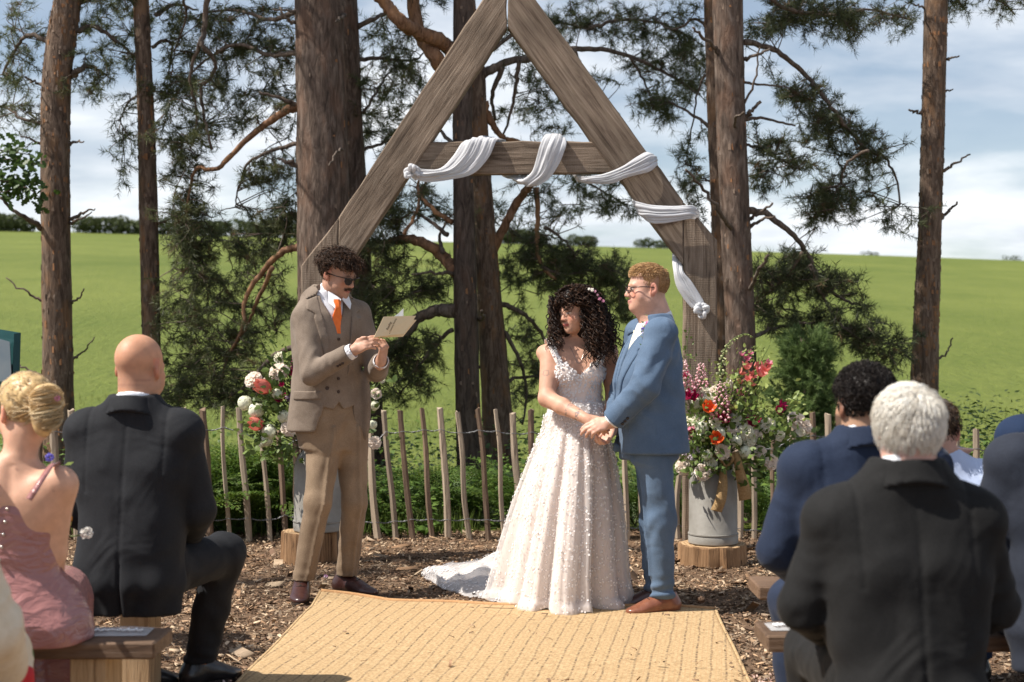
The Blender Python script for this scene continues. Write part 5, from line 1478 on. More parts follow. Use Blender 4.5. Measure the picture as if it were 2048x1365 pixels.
def put_head(v,c,R,s=1.0,fem=0.0,jaw=1.0,full=0.0,ears=True,smile=0.0,nose=1.0):
 """Head and neck top into volume v; c is the middle of the head, R its rotation."""
 R=np.array(R);c=np.array(c)
 W_=lambda p:c+R @ (np.array(p)*s)
 E=lambda p,r,k,sub=False:v.ell(W_(p),np.array(r)*s,R,k*s,sub)
 E((0,-0.014,0.034),(0.0755 -.003*fem,0.098,0.086),0.01)
 E((0,0.026,-0.030),(0.060+.006*full,0.066,0.080),0.03)
 E((0,0.030,-0.078),(0.048*jaw+.008*full,0.050,0.036),0.03)
 v.ell(W_((0,0.074,-0.098)),np.array((0.020,0.017,0.016))*s*(1 -.1*fem),R,0.025*s)
 for g in (-1,1):
  E((g*0.040,0.054,-0.024 -.004*smile),(0.022,0.021,0.018),0.02)
  E((g*0.040,0.048,-0.054+.006*smile),(0.021+.006*full,0.02,0.02),0.025)
  E((g*0.052,-0.002,-0.066),(0.014+.006*full,0.026,0.03),0.03)
 v.cone(W_((-0.034,0.078,0.014)),W_((0.034,0.078,0.014)),0.011*s,0.011*s,0.02*s)
 for g in (-1,1):E((g*0.031,0.099,-0.003),(0.017,0.013,0.010),0.012,True)
 for g in (-1,1):E((g*0.031,0.080,-0.003),(0.013,0.011,0.0085),0.004)
 v.cone(W_((0,0.087,0.006)),W_((0,0.090+.020*nose,-0.032)),0.0075*s,(0.0105 -.0012*fem)*s,0.012*s)
 for g in (-1,1):E((g*0.0115,0.099,-0.036),(0.0075,0.0095,0.0065),0.008)
 # mouth: lips and the line between them
 ml=0.021+0.004*smile
 for g in (-1,1):
  v.cone(W_((0,0.0935,-0.0605)),W_((g*ml,0.080,-0.0625+.006*smile)),0.0068*s,0.0035*s,0.006*s)
  v.cone(W_((0,0.0925,-0.0705)),W_((g*ml*.8,0.081,-0.0665+.005*smile)),0.0072*s,0.004*s,0.006*s)
 if ears:
  for g in (-1,1):
   Re=R @ np.array(Matrix.Rotation(g*0.35,3,'Z') @ Matrix.Rotation(-0.18,3,'X'))
   v.ell(W_((g*0.080,-0.014,-0.004)),np.array((0.0095,0.0185,0.031))*s,Re,0.008*s)
   v.ell(W_((g*0.078,-0.006,-0.028)),np.array((0.0075,0.010,0.012))*s,Re,0.01*s)
   v.ell(W_((g*0.0885,-0.010,0.0)),np.array((0.006,0.010,0.018))*s,Re,0.004*s,True)
def skin_fn(head_c,R,base,lip=(0.36,0.13,0.11),brow=None,stubble=None,s=1.0,eye=(0.05,0.03,0.02),flush=0.25,extra=None):
 R=np.array(R);c=np.array(head_c);base=np.array(base)
 def fn(V):
  q=(V -c) @ R/s
  x,y,z=q[:,0],q[:,1],q[:,2]
  C=np.tile(base,(len(V),1))
  def mixc(col,w):
   nonlocal C
   w=np.clip(w,0,1)[:,None];C=C*(1 -w)+np.array(col)*w
  inh=(np.abs(x)<.1) & (np.abs(y)<.13) & (np.abs(z)<.125)
  redd=base*np.array((1.05,0.72,0.68))
  mixc(redd,inh*flush*2*np.exp(-((np.abs(x) -.042)/.02) ** 2 -((z+.03)/.022) ** 2)*(y>.03))
  mixc(redd,inh*flush*1.0*np.exp(-(x/.015) ** 2 -((z+.03)/.018) ** 2)*(y>.085))
  mixc(redd,inh*0.75*(np.abs(x)>.074)*(np.abs(y+.012)<.03)*(np.abs(z+.005)<.04))
  if stubble is not None:
   w=inh*np.clip((-z -.042)/.015,0,1)*np.clip((y+.03)/.03,0,1)*np.where((np.abs(x)<.022) & (z>-.078) & (z<-.056),0.1,1)
   mixc(stubble[0],w*stubble[1]*(.7+.3*vnoise(x*300,y*300,z*300)))
   if len(stubble)>2:      # moustache
    mixc(stubble[0],inh*stubble[2]*(np.abs(x)<.03)*np.exp(-((z+.050+.12*np.abs(x))/.0065) ** 2)*(y>.07))
  mixc(lip,inh*(np.abs(x)<.0235)*np.exp(-((z+.0655)/.0085) ** 4)*(y>.077)*.9)
  mixc(np.array(lip)*.35,inh*(np.abs(x)<.022)*np.exp(-((z+.0655 -3.5*x*x)/.0016) ** 2)*(y>.075))
  if brow is not None:mixc(brow,inh*np.exp(-((np.abs(x) -.030)/.019) ** 4 -((z -.020+2.2*(np.abs(x) -.028) ** 2*10)/.0048) ** 2)*(y>.06)*.9)
  ex=np.abs(x) -.031
  eyew=inh*(y>.07)*np.exp(-(ex/.0135) ** 4 -((z+.003)/.006) ** 4)
  mixc((0.62,0.58,0.55),eyew*.9);mixc(eye,inh*(y>.07)*np.exp(-(ex/.006) ** 4 -((z+.003)/.0065) ** 4))
  mixc((0.03,0.02,0.018),inh*(y>.07)*np.exp(-(ex/.016) ** 6 -((z -.0035+12*ex*ex)/.0022) ** 2)*.85)
  if extra is not None:C=extra(V,q,C)
  return C
 return fn
def put_hand(v,w,y,z,thumb,curl=(0.5,0.55,0.6,0.65),s=1.0,thumb_pose=None,spread=0.0,k=0.006,rs=1.0):
 """A hand from wrist w: y along the fingers, z out of the back of the hand, thumb = +1/-1 side along y x z."""
 y=np.array(y,float);y /= np.linalg.norm(y);z=np.array(z,float);z-=y*(z @ y);z /= np.linalg.norm(z)
 x=np.cross(y,z)*thumb
 w=np.array(w,float)
 Q=lambda a,b,c:w+(x*a+y*b+z*c)*s
 R=np.stack([x,y,z],1)
 if np.linalg.det(R)<0:R=np.stack([-x,y,z],1)
 v.cone(Q(0,-0.03,0),Q(0,0.02,0),0.027*s,0.026*s,0.012)
 v.ell(Q(0.0,0.050,0.0),np.array((0.038,0.050,0.0155))*s,R,0.014)
 v.ell(Q(0.022,0.03,-0.008),np.array((0.017,0.03,0.014))*s,R,0.012)
 base=[(0.028,0.090),(0.0095,0.095),(-0.0095,0.091),(-0.027,0.083)]
 lens=[(0.040,0.025,0.021),(0.044,0.028,0.022),(0.041,0.026,0.021),(0.032,0.020,0.019)]
 for i in range(4):
  p=Q(base[i][0],base[i][1] -0.01,0.002);a=0.0;sp=spread*(1.5 -i)*0.12
  for j,l in enumerate(lens[i]):
   a+=curl[i]*(1.0,1.15,0.75)[j]
   d=y*math.cos(a)*math.cos(sp)+x*math.sin(sp) -z*math.sin(a)
   q=p+d*l*s
   v.cone(p,q,(0.0098,0.0088,0.0080)[j]*s*rs,(0.0088,0.0080,0.0068)[j]*s*rs,k)
   p=q
 tp=thumb_pose or [(0.026,0.022,-0.006),(0.046,0.052,-0.018),(0.052,0.080,-0.022),(0.050,0.104,-0.024)]
 for j in range(3):v.cone(Q(*tp[j]),Q(*tp[j+1]),(0.0135,0.0108,0.0095)[j]*s*rs,(0.0108,0.0095,0.0078)[j]*s*rs,0.008)
def shoe(fig,ankle,fwd,m='black leather',L_=0.285,W_=0.098,heel=0.022,laces=True,name='shoe',zfloor=None,h=.006):
 """A laced leather shoe: ankle in local coordinates, fwd its heading."""
 f=np.array((fwd[0],fwd[1],0.0));f /= np.linalg.norm(f)
 rz=math.atan2(-f[0],f[1])
 a=np.array(ankle)
 v=Vol((-.075,-.11,-0.01),(.075,.25,.15),h)
 o=0.012
 for q0,q1,r0,r1 in (((0,-0.045,.04+o),(0.004,0.05,.038+o),.040,.040),((0.004,0.05,.038+o),(0.006,0.13,.028+o),.041,.046),((0.006,0.13,.026+o),(0.002,0.172,.022+o),.046,.036)):
  v.cone(q0,q1,r0,r1,0.03)
 v.cone((0,-0.03,.05),(0,-0.025,.105),.043,.037,0.03);v.cone((0,0.0,.085),(0.004,0.085,.055),.035,.036,0.03)
 v.disp(lambda X,Y,Z:0.006*np.clip((Z -.05)/.03,0,1)*np.clip((Y -.1)/.05,0,1))
 v.ell((0,-0.02,.135),(.033,.040,.045),None,0.004,True)
 v.inter(lambda X,Y,Z:o -Z+0*X+0*Y)
 V,Fc=v.mesh(name);V[:,2]=o+(V[:,2] -o)*np.interp(V[:,1],[.02,.09,.15,.22],[1,.86,.66,.60])
 root=link(name,mesh_np(name,V,Fc),fig.root,MATS[m])
 root.location=(a[0],a[1],a[2]);root.rotation_euler=(0,0,rz)
 out=[]
 for t in np.linspace(0,2*np.pi,36,endpoint=False):
  y=math.sin(t);x=math.cos(t)
  yy=0.062+0.150*y;wv=0.040+0.010*math.exp(-((yy -.125)/.06) ** 2) -0.004*math.exp(-((yy -.03)/.04) ** 2)
  out.append((math.copysign(abs(x) ** .8,x)*wv+0.004,yy))
 mb=MB();n=len(out)
 vs=[(x,y,0.0 if y<0.02 or y>.06 else 0.004) for x,y in out]+[(x*1.0,y,.018) for x,y in out]
 mb.add(vs,[tuple(reversed(range(n))),tuple(range(n,2*n))]+[(i,(i+1) % n,n+(i+1) % n,n+i) for i in range(n)])
 mb.build('sole',MATS['sole'],root,35)
 if laces:
  mb=MB()
  for i in range(4):
   y0=0.045+i*0.016;zz=surf_z(v,0.004,y0)
   if zz:zz=.012+(zz -.012)*np.interp(y0,[.02,.09,.15],[1,.86,.66]);mb.tube([(-.018,y0 -.004,zz -.003),(0.004,y0,zz+.004),(.026,y0 -.004,zz -.003)],0.0026,4)
  if mb.v:mb.build('lace',MATS['sole'],root,180)
 return root
def surf_z(vol,x,y):
 i=int(np.clip(round((x -vol.lo[0])/vol.h),0,vol.n[0] -1));j=int(np.clip(round((y -vol.lo[1])/vol.h),0,vol.n[1] -1))
 idx=np.where(vol.a[i,j,:]<0)[0]
 return float(vol.lo[2]+idx[-1]*vol.h) if len(idx) else None
def strands(fig,name,starts,paths_fn,rad,cols,rng,sides=3,parent=None,taper=0.35):
 """Hair: paths_fn(i, start) gives points; each becomes a thin tapered tube. cols: (dark, light)."""
 VV=[];FF=[];CC=[];off=0
 for i,s0 in enumerate(starts):
  P=np.asarray(paths_fn(i,s0),np.float32)
  m=len(P)
  if m<3:continue
  T=np.gradient(P,axis=0);T /= np.linalg.norm(T,axis=1)[:,None]+1e-9
  ref=np.array([0.31,0.52,0.79]);U=np.cross(T,ref);U /= np.linalg.norm(U,axis=1)[:,None]+1e-9;Wd=np.cross(T,U)
  r=rad*rng.uniform(.7,1.3)*(1 -(1 -taper)*np.linspace(0,1,m) ** 1.5)
  for k in range(sides):
   a=6.28319*k/sides
   VV.append(P+(U*math.cos(a)+Wd*math.sin(a))*r[:,None])
  I=off+np.arange(m -1)
  for k in range(sides):
   k2=(k+1) % sides
   FF.append(np.stack([I+k*m,I+1+k*m,I+1+k2*m,I+k2*m],1))
  t=rng.random() ** 1.5
  c=np.array(cols[0])*(1 -t)+np.array(cols[1])*t
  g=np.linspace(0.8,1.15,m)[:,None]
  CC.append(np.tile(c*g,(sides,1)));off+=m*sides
 me=mesh_np(name,np.concatenate(VV),np.concatenate(FF));vcol(me,np.clip(np.concatenate(CC),0,1))
 return link(name,me,parent or fig.root,MATS['hair strand'])
def scalp_points(n,rng,keep,c,R,s=1.0,grow=0.0):
 """Points on the cranium for which keep(x, y, z) in head coordinates holds; returns local points and normals, head coords."""
 P=[]
 while len(P)<n:
  d=rng.normal(0,1,3);d /= np.linalg.norm(d)
  q=np.array((0,-0.014,0.034))+d*np.array((0.0755,0.098,0.086))*(1+grow)
  if keep(*q):P.append((q,d/np.array((0.0755,0.098,0.086))))
 Q=np.array([p[0] for p in P]);Nn=np.array([p[1] for p in P]);Nn /= np.linalg.norm(Nn,axis=1)[:,None]
 R=np.array(R)
 return np.array(c)+(Q*s) @ R.T,Nn @ R.T,Q
def hair_cap(fig,name,c,R,t,keepfn,col,s=1.0,extra=None,h=0.005,var=0.3,parent=None):
 """The dense mass of hair close to the head."""
 R=np.array(R);c=np.array(c)
 v=Vol(c -.19*s,c+.19*s,h)
 v.ell(c+R @ (np.array((0,-0.014,0.034))*s),np.array((0.0755+t,0.098+t,0.086+t))*s,R,0.01)
 if extra:extra(v)
 def fn(X,Y,Z):
  x=(R[0,0]*(X -c[0])+R[1,0]*(Y -c[1])+R[2,0]*(Z -c[2]))/s
  y=(R[0,1]*(X -c[0])+R[1,1]*(Y -c[1])+R[2,1]*(Z -c[2]))/s
  z=(R[0,2]*(X -c[0])+R[1,2]*(Y -c[1])+R[2,2]*(Z -c[2]))/s
  return keepfn(x,y,z)
 v.inter(fn,0.012)
 v.disp(lambda X,Y,Z:0.004*vnoise(X*60,Y*60,Z*60))
 def cf(V):
  n=vnoise(V[:,0]*130,V[:,1]*130,V[:,2]*50)[:,None]
  return np.clip(np.array(col)*(1+var*n),0,1)
 return fig.out(name,v,'hair strand',cf,parent)
def sleeve(v,sh,el,wr,r=(0.074,0.060,0.050),fold=0.006,seed=0.0,k=0.03):
 """A sleeve with a rounded elbow and creases gathering on its inner side."""
 sh,el,wr=[np.array(p,float) for p in (sh,el,wr)]
 v.cone(sh,el,r[0],r[1],k);v.cone(el,wr,r[1],r[2],k)
 if fold:
  inner=((sh+wr)/2 -el);inner /= np.linalg.norm(inner)+1e-9
  lo=np.minimum(np.minimum(sh,el),wr) -.08;hi=np.maximum(np.maximum(sh,el),wr)+.08
  ax=(wr -sh);ax /= np.linalg.norm(ax)
  def fn(X,Y,Z):
   dx,dy,dz=X -el[0],Y -el[1],Z -el[2]
   d2=dx*dx+dy*dy+dz*dz
   u=dx*ax[0]+dy*ax[1]+dz*ax[2]
   side=dx*inner[0]+dy*inner[1]+dz*inner[2]
   n_=vnoise(X*11+seed,Y*11,Z*11);ph=u*85+4.5*n_+side*30
   # only on this arm: close to either segment
   def seg(a,b):
    ba=b -a;t=np.clip(((X -a[0])*ba[0]+(Y -a[1])*ba[1]+(Z -a[2])*ba[2])/(ba @ ba),0,1)
    return np.sqrt((X -a[0] -t*ba[0]) ** 2+(Y -a[1] -t*ba[1]) ** 2+(Z -a[2] -t*ba[2]) ** 2)
   near=np.clip((0.11 -np.minimum(seg(sh,el),seg(el,wr)))/.03,0,1)
   return fold*(np.abs(np.sin(ph*.5))*2 -1.2)*near*(0.22+np.exp(-d2/0.016)*np.clip(.55+side*9,.12,1))*(.55+.45*n_)*0.8
  v.disp(fn,lo,hi)
def cut_end(v,p,d,r=0.08,depth=0.1):
 """Slice a tube squarely: removes what lies beyond p along d."""
 p=np.array(p,float);d=np.array(d,float);d /= np.linalg.norm(d)
 def fn(X,Y,Z):
  u=(X -p[0])*d[0]+(Y -p[1])*d[1]+(Z -p[2])*d[2]
  rr=np.sqrt(np.maximum((X -p[0]) ** 2+(Y -p[1]) ** 2+(Z -p[2]) ** 2 -u*u,0))
  return np.maximum(np.maximum(-u,u -depth),rr -r)
 v.cut(fn,p -r -depth,p+r+depth,0.003)
def trouser_leg(v,hip,kn,an,r=(0.098,0.076,0.062),seed=0.0,crease=0.006,bunch=0.006,fwd=(0,1)):
 hip,kn,an=[np.array(p,float) for p in (hip,kn,an)]
 v.cone(hip,kn,r[0],r[1],0.04);v.cone(kn,an,r[1],r[2],0.03)
 lo=np.minimum(np.minimum(hip,kn),an) -.1;hi=np.maximum(np.maximum(hip,kn),an)+.1
 def fn(X,Y,Z):
  f=np.clip((Z -an[2])/(hip[2] -an[2]+1e-6),0,1)
  low=np.exp(-((Z -an[2])/.10) ** 2)
  w=3*vnoise(X*8+seed,Y*8,Z*5)
  d=bunch*np.sin(Z*110+w+(X -an[0])*30)*low+0.002*np.sin(Z*30+w*1.5+(X -an[0])*55+Y*25)
  return d
 v.disp(fn,lo,hi)
def tube_on(fig,name,pts,r,m,n=5,parent=None):
 mb=MB();mb.tube(pts,r,n);return mb.build(name,MATS[m] if isinstance(m,str) else m,parent or fig.root,180)
def button(fig,p,d,r,m,parent=None):
 d=Vector(d).normalized();q=d.to_track_quat('Z','Y').to_matrix().to_4x4();q.translation=Vector(p)
 mb=MB();mb.lathe([(0.0001,.004),(r*.6,.0042),(r*.9,.005),(r,.003),(r,-.002)],12,q)
 return mb.build('button',MATS[m] if isinstance(m,str) else m,parent or fig.root,40)
def prism(v_src,poly,t,front=True,ylim=0.0,hgrid=None):
 """A cloth patch t thick lying on the front (or back) of v_src inside a polygon of the (x, z) plane."""
 px=[p[0] for p in poly];pz=[p[1] for p in poly]
 v=Vol.__new__(Vol);v.h=v_src.h;
 i0=np.clip(np.floor((np.array([min(px) -.02,v_src.lo[1],min(pz) -.02]) -v_src.lo)/v.h).astype(int),0,v_src.n -1)
 i1=np.clip(np.ceil((np.array([max(px)+.02,v_src.lo[1]+v_src.n[1]*v.h,max(pz)+.02]) -v_src.lo)/v.h).astype(int),1,v_src.n)
 v.lo=v_src.lo+i0*v.h;v.n=i1 -i0
 v.ax=[v.lo[i]+np.arange(v.n[i],dtype=np.float32)*v.h for i in range(3)]
 X=v.ax[0][:,None,None];Y=v.ax[1][None,:,None];Z=v.ax[2][None,None,:]
 base=v_src.a[i0[0]:i1[0],i0[1]:i1[1],i0[2]:i1[2]]
 pd=poly_sdf(X[:,:,0],v.ax[2][None,:],poly)[:,None,:]
 half=(ylim -Y) if front else (Y -ylim)
 v.a=smax(smax(base -t,np.broadcast_to(pd,base.shape),0.002),np.broadcast_to(half,base.shape),0.002)
 v.a=np.maximum(v.a,-(base+0.012))       # hollow inside the garment
 return v
# ---- the man reading (three-piece tweed suit)
mat_cloth('tan tweed',(0.16,0.122,0.093),(0.235,0.185,0.146),fold=0.24,sheen=.1)
mat_cloth('tan tweed trousers',(0.195,0.134,0.086),(0.275,0.198,0.132),fold=0.22,sheen=.1)
mat('orange silk',(0.70,0.13,0.012),(0.80,0.17,0.02),40,0.45,0.1,120,spec=0.4)
mat('horn button',(0.045,0.025,0.018),None,rough=0.4)
mat('card cream',(0.72,0.55,0.33),(0.75,0.58,0.36),20,0.8)
mat('paper white',(0.8,0.78,0.72),None,rough=0.85)
mat('print brown',(0.12,0.07,0.04),None,rough=0.8)
def build_reader():
 D=7.69
 F=Fig('curly haired man with moustache and sunglasses in tan three-piece suit, reading a card',(655 -1024)*D/FPX,D,(0.55,-0.83))
 rng=np.random.default_rng(41)
 shR,elR,wrR=F.L(611,636,7.60),F.L(624,748,7.47),F.L(706,702,7.40)
 shL,elL,wrL=F.L(716,628,7.79),F.L(753,742,7.70),F.L(762,722,7.47)
 hc=F.L(677,549,7.66);az=math.radians(26);R=rotm(az,math.radians(20),math.radians(3))
 nb=F.L(664,604,7.70)
 aR=F.L(603,1150,7.60);aL=F.L(692,1150,7.76);aR[2]=0.09;aL[2]=0.09
 kR=F.L(636,1005,7.58);kL=F.L(709,1005,7.70)
 hR=F.L(650,868,7.66);hL=F.L(702,868,7.74)
 # body
 v=Vol((-.42,-.25,0.0),(.42,.55,1.95),0.006)
 put_head(v,hc,R,1.0,jaw=0.98,nose=.85)
 v.cone(hc+np.array(R) @ np.array((0,-0.028,-0.06)),nb,.052,.060,0.03)
 v.loft([(0.88,0,-.0,.15,.10),(1.1,0,0,.14,.09),(1.35,0,-.01,.17,.10),(1.52,0,-.01,.15,.08),(1.60,0,-.01,.07,.055)],0.03)
 for a,b,c in ((shR,elR,wrR),(shL,elL,wrL)):v.cone(a,b,.050,.042,.02);v.cone(b,c,.042,.028,.02)
 for a,b,c in ((hR,kR,aR),(hL,kL,aL)):v.cone(a,b,.075,.055,.02);v.cone(b,c,.052,.036,.02)
 # right hand: thumb over the card, fingers beneath, pointing along the card's lower edge
 tR=F.L(752,676,7.36) -wrR
 put_hand(v,wrR,tR,np.array(F.inv.to_3x3() @ Vector((-0.1,-0.85,0.45))),-1,(0.35,0.45,0.5,0.55),0.96,[(0.024,0.02,-0.002),(0.038,0.05,0.004),(0.034,0.078,0.010),(0.028,0.100,0.012)])
 tL=F.L(772,678,7.42) -wrL
 put_hand(v,wrL,tL,np.array(F.inv.to_3x3() @ Vector((0.75,-0.5,-0.1))),1,(0.95,1.0,1.0,1.0),0.96,[(0.024,0.02,-0.004),(0.036,0.05,-0.018),(0.030,0.078,-0.026),(0.014,0.096,-0.03)])
 F.out('body',v,'skin',skin_fn(hc,R,(0.47,0.265,0.185),brow=(0.05,0.028,0.018),stubble=((0.17,0.095,0.065),0.42,0.85)))
 # trousers
 t=Vol((-.36,-.26,0.05),(.36,.3,1.12),0.008)
 t.loft([(0.80,0,.0,.155,.115),(0.95,0,.0,.185,.13),(1.08,0,.0,.165,.115)],0.03)
 trouser_leg(t,hR+(0.0,0,0.0),kR,aR+(0,0,-.04),(.096,.070,.057),1.0,bunch=.004);trouser_leg(t,hL,kL,aL+(0,0,-.04),(.094,.068,.057),4.0,bunch=.004)
 # pressed front creases
 for a,b,c in ((hR,kR,aR),(hL,kL,aL)):
  ctr=lambda Z:(np.interp(Z,[c[2],b[2],a[2]],[c[0],b[0],a[0]]),np.interp(Z,[c[2],b[2],a[2]],[c[1],b[1],a[1]]))
  t.disp(lambda X,Y,Z:-0.014*np.exp(-((X -ctr(Z)[0] -.004)/.010) ** 2)*(Y>ctr(Z)[1]+.03)*(np.abs(X -ctr(Z)[0])<.06),(-.36,-.2,.1),(.36,.3,.92))
 t.inter(lambda X,Y,Z:(0.105 -Z)+0*X+0*Y)
 F.out('trousers',t,'tan tweed trousers')
 # waistcoat
 Z=lambda z:z if z<1.1 else 1.1+(z -1.1)*1.18
 ZS=lambda st:[(Z(q[0]),)+tuple(q[1:]) for q in st]
 ZP=lambda po:[(x,Z(z)) for x,z in po]
 w=Vol((-.26,-.2,0.94),(.26,.25,1.72),0.0065)
 st=ZS([(0.94,0,.006,.165,.130),(1.06,0,.006,.176,.135),(1.2,0,.006,.176,.132),(1.35,0,.008,.184,.135),(1.46,0,.004,.17,.118),(1.545,0,-.01,.12,.080)])
 w.loft(st,0.02,2.3)
 VN=[(-.070,1.75),(.070,1.75),(.070,1.60),(.004,1.43),(-.062,1.60)]
 shirt=Vol((-.2,-.16,1.14),(.2,.25,1.74),0.007)
 shirt.loft(ZS([(1.14,0,.004,.160,.122),(1.35,0,.004,.172,.126),(1.46,0,.0,.16,.110),(1.53,0,-.008,.115,.075),(1.57,0,-.005,.075,.064)]),0.02)
 w.cut(lambda X,Y,Z_:np.maximum(poly_sdf(X[:,:,0],Z_[0,0][None,:],VN)[:,None,:],-0.01 -Y),(-.1,-.02,1.40),(.1,.25,1.72),0.003)
 hemw=[(-.2,.93),(-.2,1.06),(-.03,1.015),(0.0,1.055),(.03,1.015),(.2,1.06),(.2,.93)]
 w.cut(lambda X,Y,Z_:np.maximum(poly_sdf(X[:,:,0],Z_[0,0][None,:],hemw)[:,None,:],-Y),(-.2,0,.92),(.2,.25,1.08),0.003)
 wo=F.out('waistcoat',w,'tan tweed')
 for z in (1.39,1.32,1.25,1.18,1.11):
  y=surf_y(w,0.0,z)
  if y:button(F,(0.004,y,z),(0,1,0),0.0085,'horn button',wo)
 so=F.out('shirt',shirt,'shirt white')
 # shirt collar: a band standing round the neck and two points
 ct=hc*0.42+nb*0.58
 c=Vol((-.14,-.15,1.50),(.14,.18,1.76),0.0045)
 c.cone((nb[0],nb[1] -.006,1.58),(ct[0],ct[1] -.012,1.70),.078,.068,0.01)
 c.inter(lambda X,Y,Z_:Z_ -(1.690 -0.50*(Y -ct[1]+.05))+0*X)
 c.inter(lambda X,Y,Z_:(1.60 -0.35*(Y -ct[1]+.05) -Z_)+0*X)
 c.cut(lambda X,Y,Z_:np.sqrt((X -ct[0]) ** 2+(Y -ct[1]+.010) ** 2) -.060+0*Z_,(-.14,-.15,1.50),(.14,.18,1.76),0.003)
 F.out('collar',c,'shirt white',None,so)
 for g in (1,-1):
  vs=[Vector((ct[0]+g*x,ct[1]+y,z)) for x,y,z in ((.003,.080,1.602),(.056,.030,1.652),(.066,.062,1.580),(.042,.098,1.548))]
  vs2=[q+Vector((0,.005,0.002)) for q in vs]
  mb=MB();mb.add(vs+vs2,[(3,2,1,0),(4,5,6,7)]+[(i,(i+1) % 4,4+(i+1) % 4,4+i) for i in range(4)])
  mb.build('collar_point',MATS['shirt white'],so,30)
 def yy(z):return surf_y(shirt,0.0,z) or .07
 prof=[(1.603,.016),(1.588,.020),(1.568,.014),(1.55,.017),(1.51,.026),(1.46,.032),(1.42,.034)]
 vs=[]
 for z,hw in prof:
  y=(yy(min(z,1.58))+.010) if z<1.53 else ct[1]+.106 -.5*max(0,z -1.575)
  vs+=[Vector((-hw,y -.004,z)),Vector((0,y+.006,z)),Vector((hw,y -.004,z)),Vector((hw,y -.012,z)),Vector((-hw,y -.012,z))]
 fs=[(i*5+k,i*5+(k+1) % 5,(i+1)*5+(k+1) % 5,(i+1)*5+k) for i in range(len(prof) -1) for k in range(5)]
 mb=MB();mb.add(vs,fs);mb.build('tie',MATS['orange silk'],F.root,50)
 # jacket
 j=Vol((-.42,-.27,0.84),(.42,.5,1.74),0.0068)
 st=ZS([(0.895,0,-.02,.214,.155),(1.0,0,-.015,.206,.150),(1.1,0,-.01,.194,.144),(1.22,0,-.005,.186,.139),(1.36,0,0,.200,.145),(1.44,0,-.004,.205,.130),(1.50,0,-.012,.165,.100),(1.55,0,-.022,.115,.085),(1.575,ct[0]*.5,ct[1]*.6 -.01,.094,.086),(1.597,ct[0]*.8,ct[1]*.9 -.01,.087,.081)])
 def fl(th,Z_,X,Y):
  return 0.006*np.sin(th*7+2)*np.clip((1.1 -Z_)/.2,0,1)+0.004*np.sin(Z_*30+th*4)*np.exp(-((Z_ -1.22)/.1) ** 2)
 def torso(V_):
  V_.loft(st,0.02,2.4,fl)
  for q,g in ((shR,1),(shL,-1)):
   V_.ell(q,(.062,.072,.060),None,0.03);V_.cone(q+np.array((0,0,.01)),(g*.07,-.03,1.615),.052,.045,0.04)
  V_.ell((-.172,.100,1.03),(.028,.055,.19),None,0.03)
 torso(j)
 dR=wrR -elR;dR /= np.linalg.norm(dR);dL=wrL -elL;dL /= np.linalg.norm(dL)
 sleeve(j,shR,elR,wrR -dR*.02,(.068,.060,.050),.007,1.0,.02);sleeve(j,shL,elL,wrL -dL*.02,(.068,.058,.050),.006,5.0,.02)
 cut_end(j,wrR -dR*.025,dR);cut_end(j,wrL -dL*.025,dL)
 # the front opening: V to the button, then cut away
 op=[(-.078,1.80),(.078,1.80),(.084,1.62),(.086,1.52),(.060,1.38),(.050,1.20),(.052,1.12),(.085,1.02),(.145,.86),(-.13,.86),(-.10,.98),(-.085,1.16),(-.085,1.36),(-.092,1.52),(-.084,1.62)]
 j.cut(lambda X,Y,Z_:np.maximum(poly_sdf(X[:,:,0],Z_[0,0][None,:],op)[:,None,:],0.0 -Y),(-.17,0,.84),(.17,.22,1.74),0.004)
 j.cut(lambda X,Y,Z_:np.sqrt((X -ct[0]) ** 2+(Y -ct[1]+.008) ** 2) -.070 -.25*np.maximum(Z_ -1.66,0)+0*Z_,(-.14,-.15,1.58),(.14,.18,1.76),0.004)
 jo=F.out('jacket',j,'tan tweed')
 body_only=Vol(j.lo,j.lo+(j.n -1)*j.h,j.h);torso(body_only)
 for g in (1,-1):
  lap=[(g*.084,1.625),(g*.140,1.598),(g*.162,1.548),(g*.122,1.525),(g*.132,1.50),(g*.078,1.26),(g*.050,1.16),(g*.060,1.36),(g*.088,1.52)]
  F.out('lapel',prism(body_only,lap,0.008),'tan tweed',None,jo)
  F.out('collar',prism(body_only,[(g*.066,1.72),(g*.095,1.70),(g*.142,1.602),(g*.086,1.628)],0.009,ylim=-.06),'tan tweed',None,jo)
 F.out('pocket_flap',prism(body_only,[(.090,1.115),(.205,1.115),(.205,1.065),(.095,1.07)],0.007),'tan tweed',None,jo)
 F.out('breast_pocket',prism(body_only,[(-.095,1.505),(-.16,1.515),(-.16,1.495),(-.095,1.485)],0.006),'tan tweed',None,jo)
 y=surf_y(body_only,.062,1.13)
 if y:button(F,(.066,y,1.13),(0.2,1,0),0.011,'horn button',jo)
 for i in range(3):
  p=wrR -dR*(.05+.016*i);q=np.array(F.inv.to_3x3() @ Vector((-.15,-.6,-.75)));q /= np.linalg.norm(q);button(F,p+q*.053,q,0.0075,'horn button',jo)
  # shirt cuffs
 for w_,d,n_ in ((wrR,dR,1),(wrL,dL,2)):
  cf=Vol(w_ -.09,w_+.09,0.004);cf.cone(w_ -d*.06,w_+d*.012,.042,.040,0.0);cut_end(cf,w_+d*.004,d)
  cf.cut(lambda X,Y,Z_:np.sqrt(np.maximum((X -w_[0]) ** 2+(Y -w_[1]) ** 2+(Z_ -w_[2]) ** 2 -((X -w_[0])*d[0]+(Y -w_[1])*d[1]+(Z_ -w_[2])*d[2]) ** 2,0)) -.036,w_ -.09,w_+.09,0.002)
  F.out('cuff',cf,'shirt white',None,so)
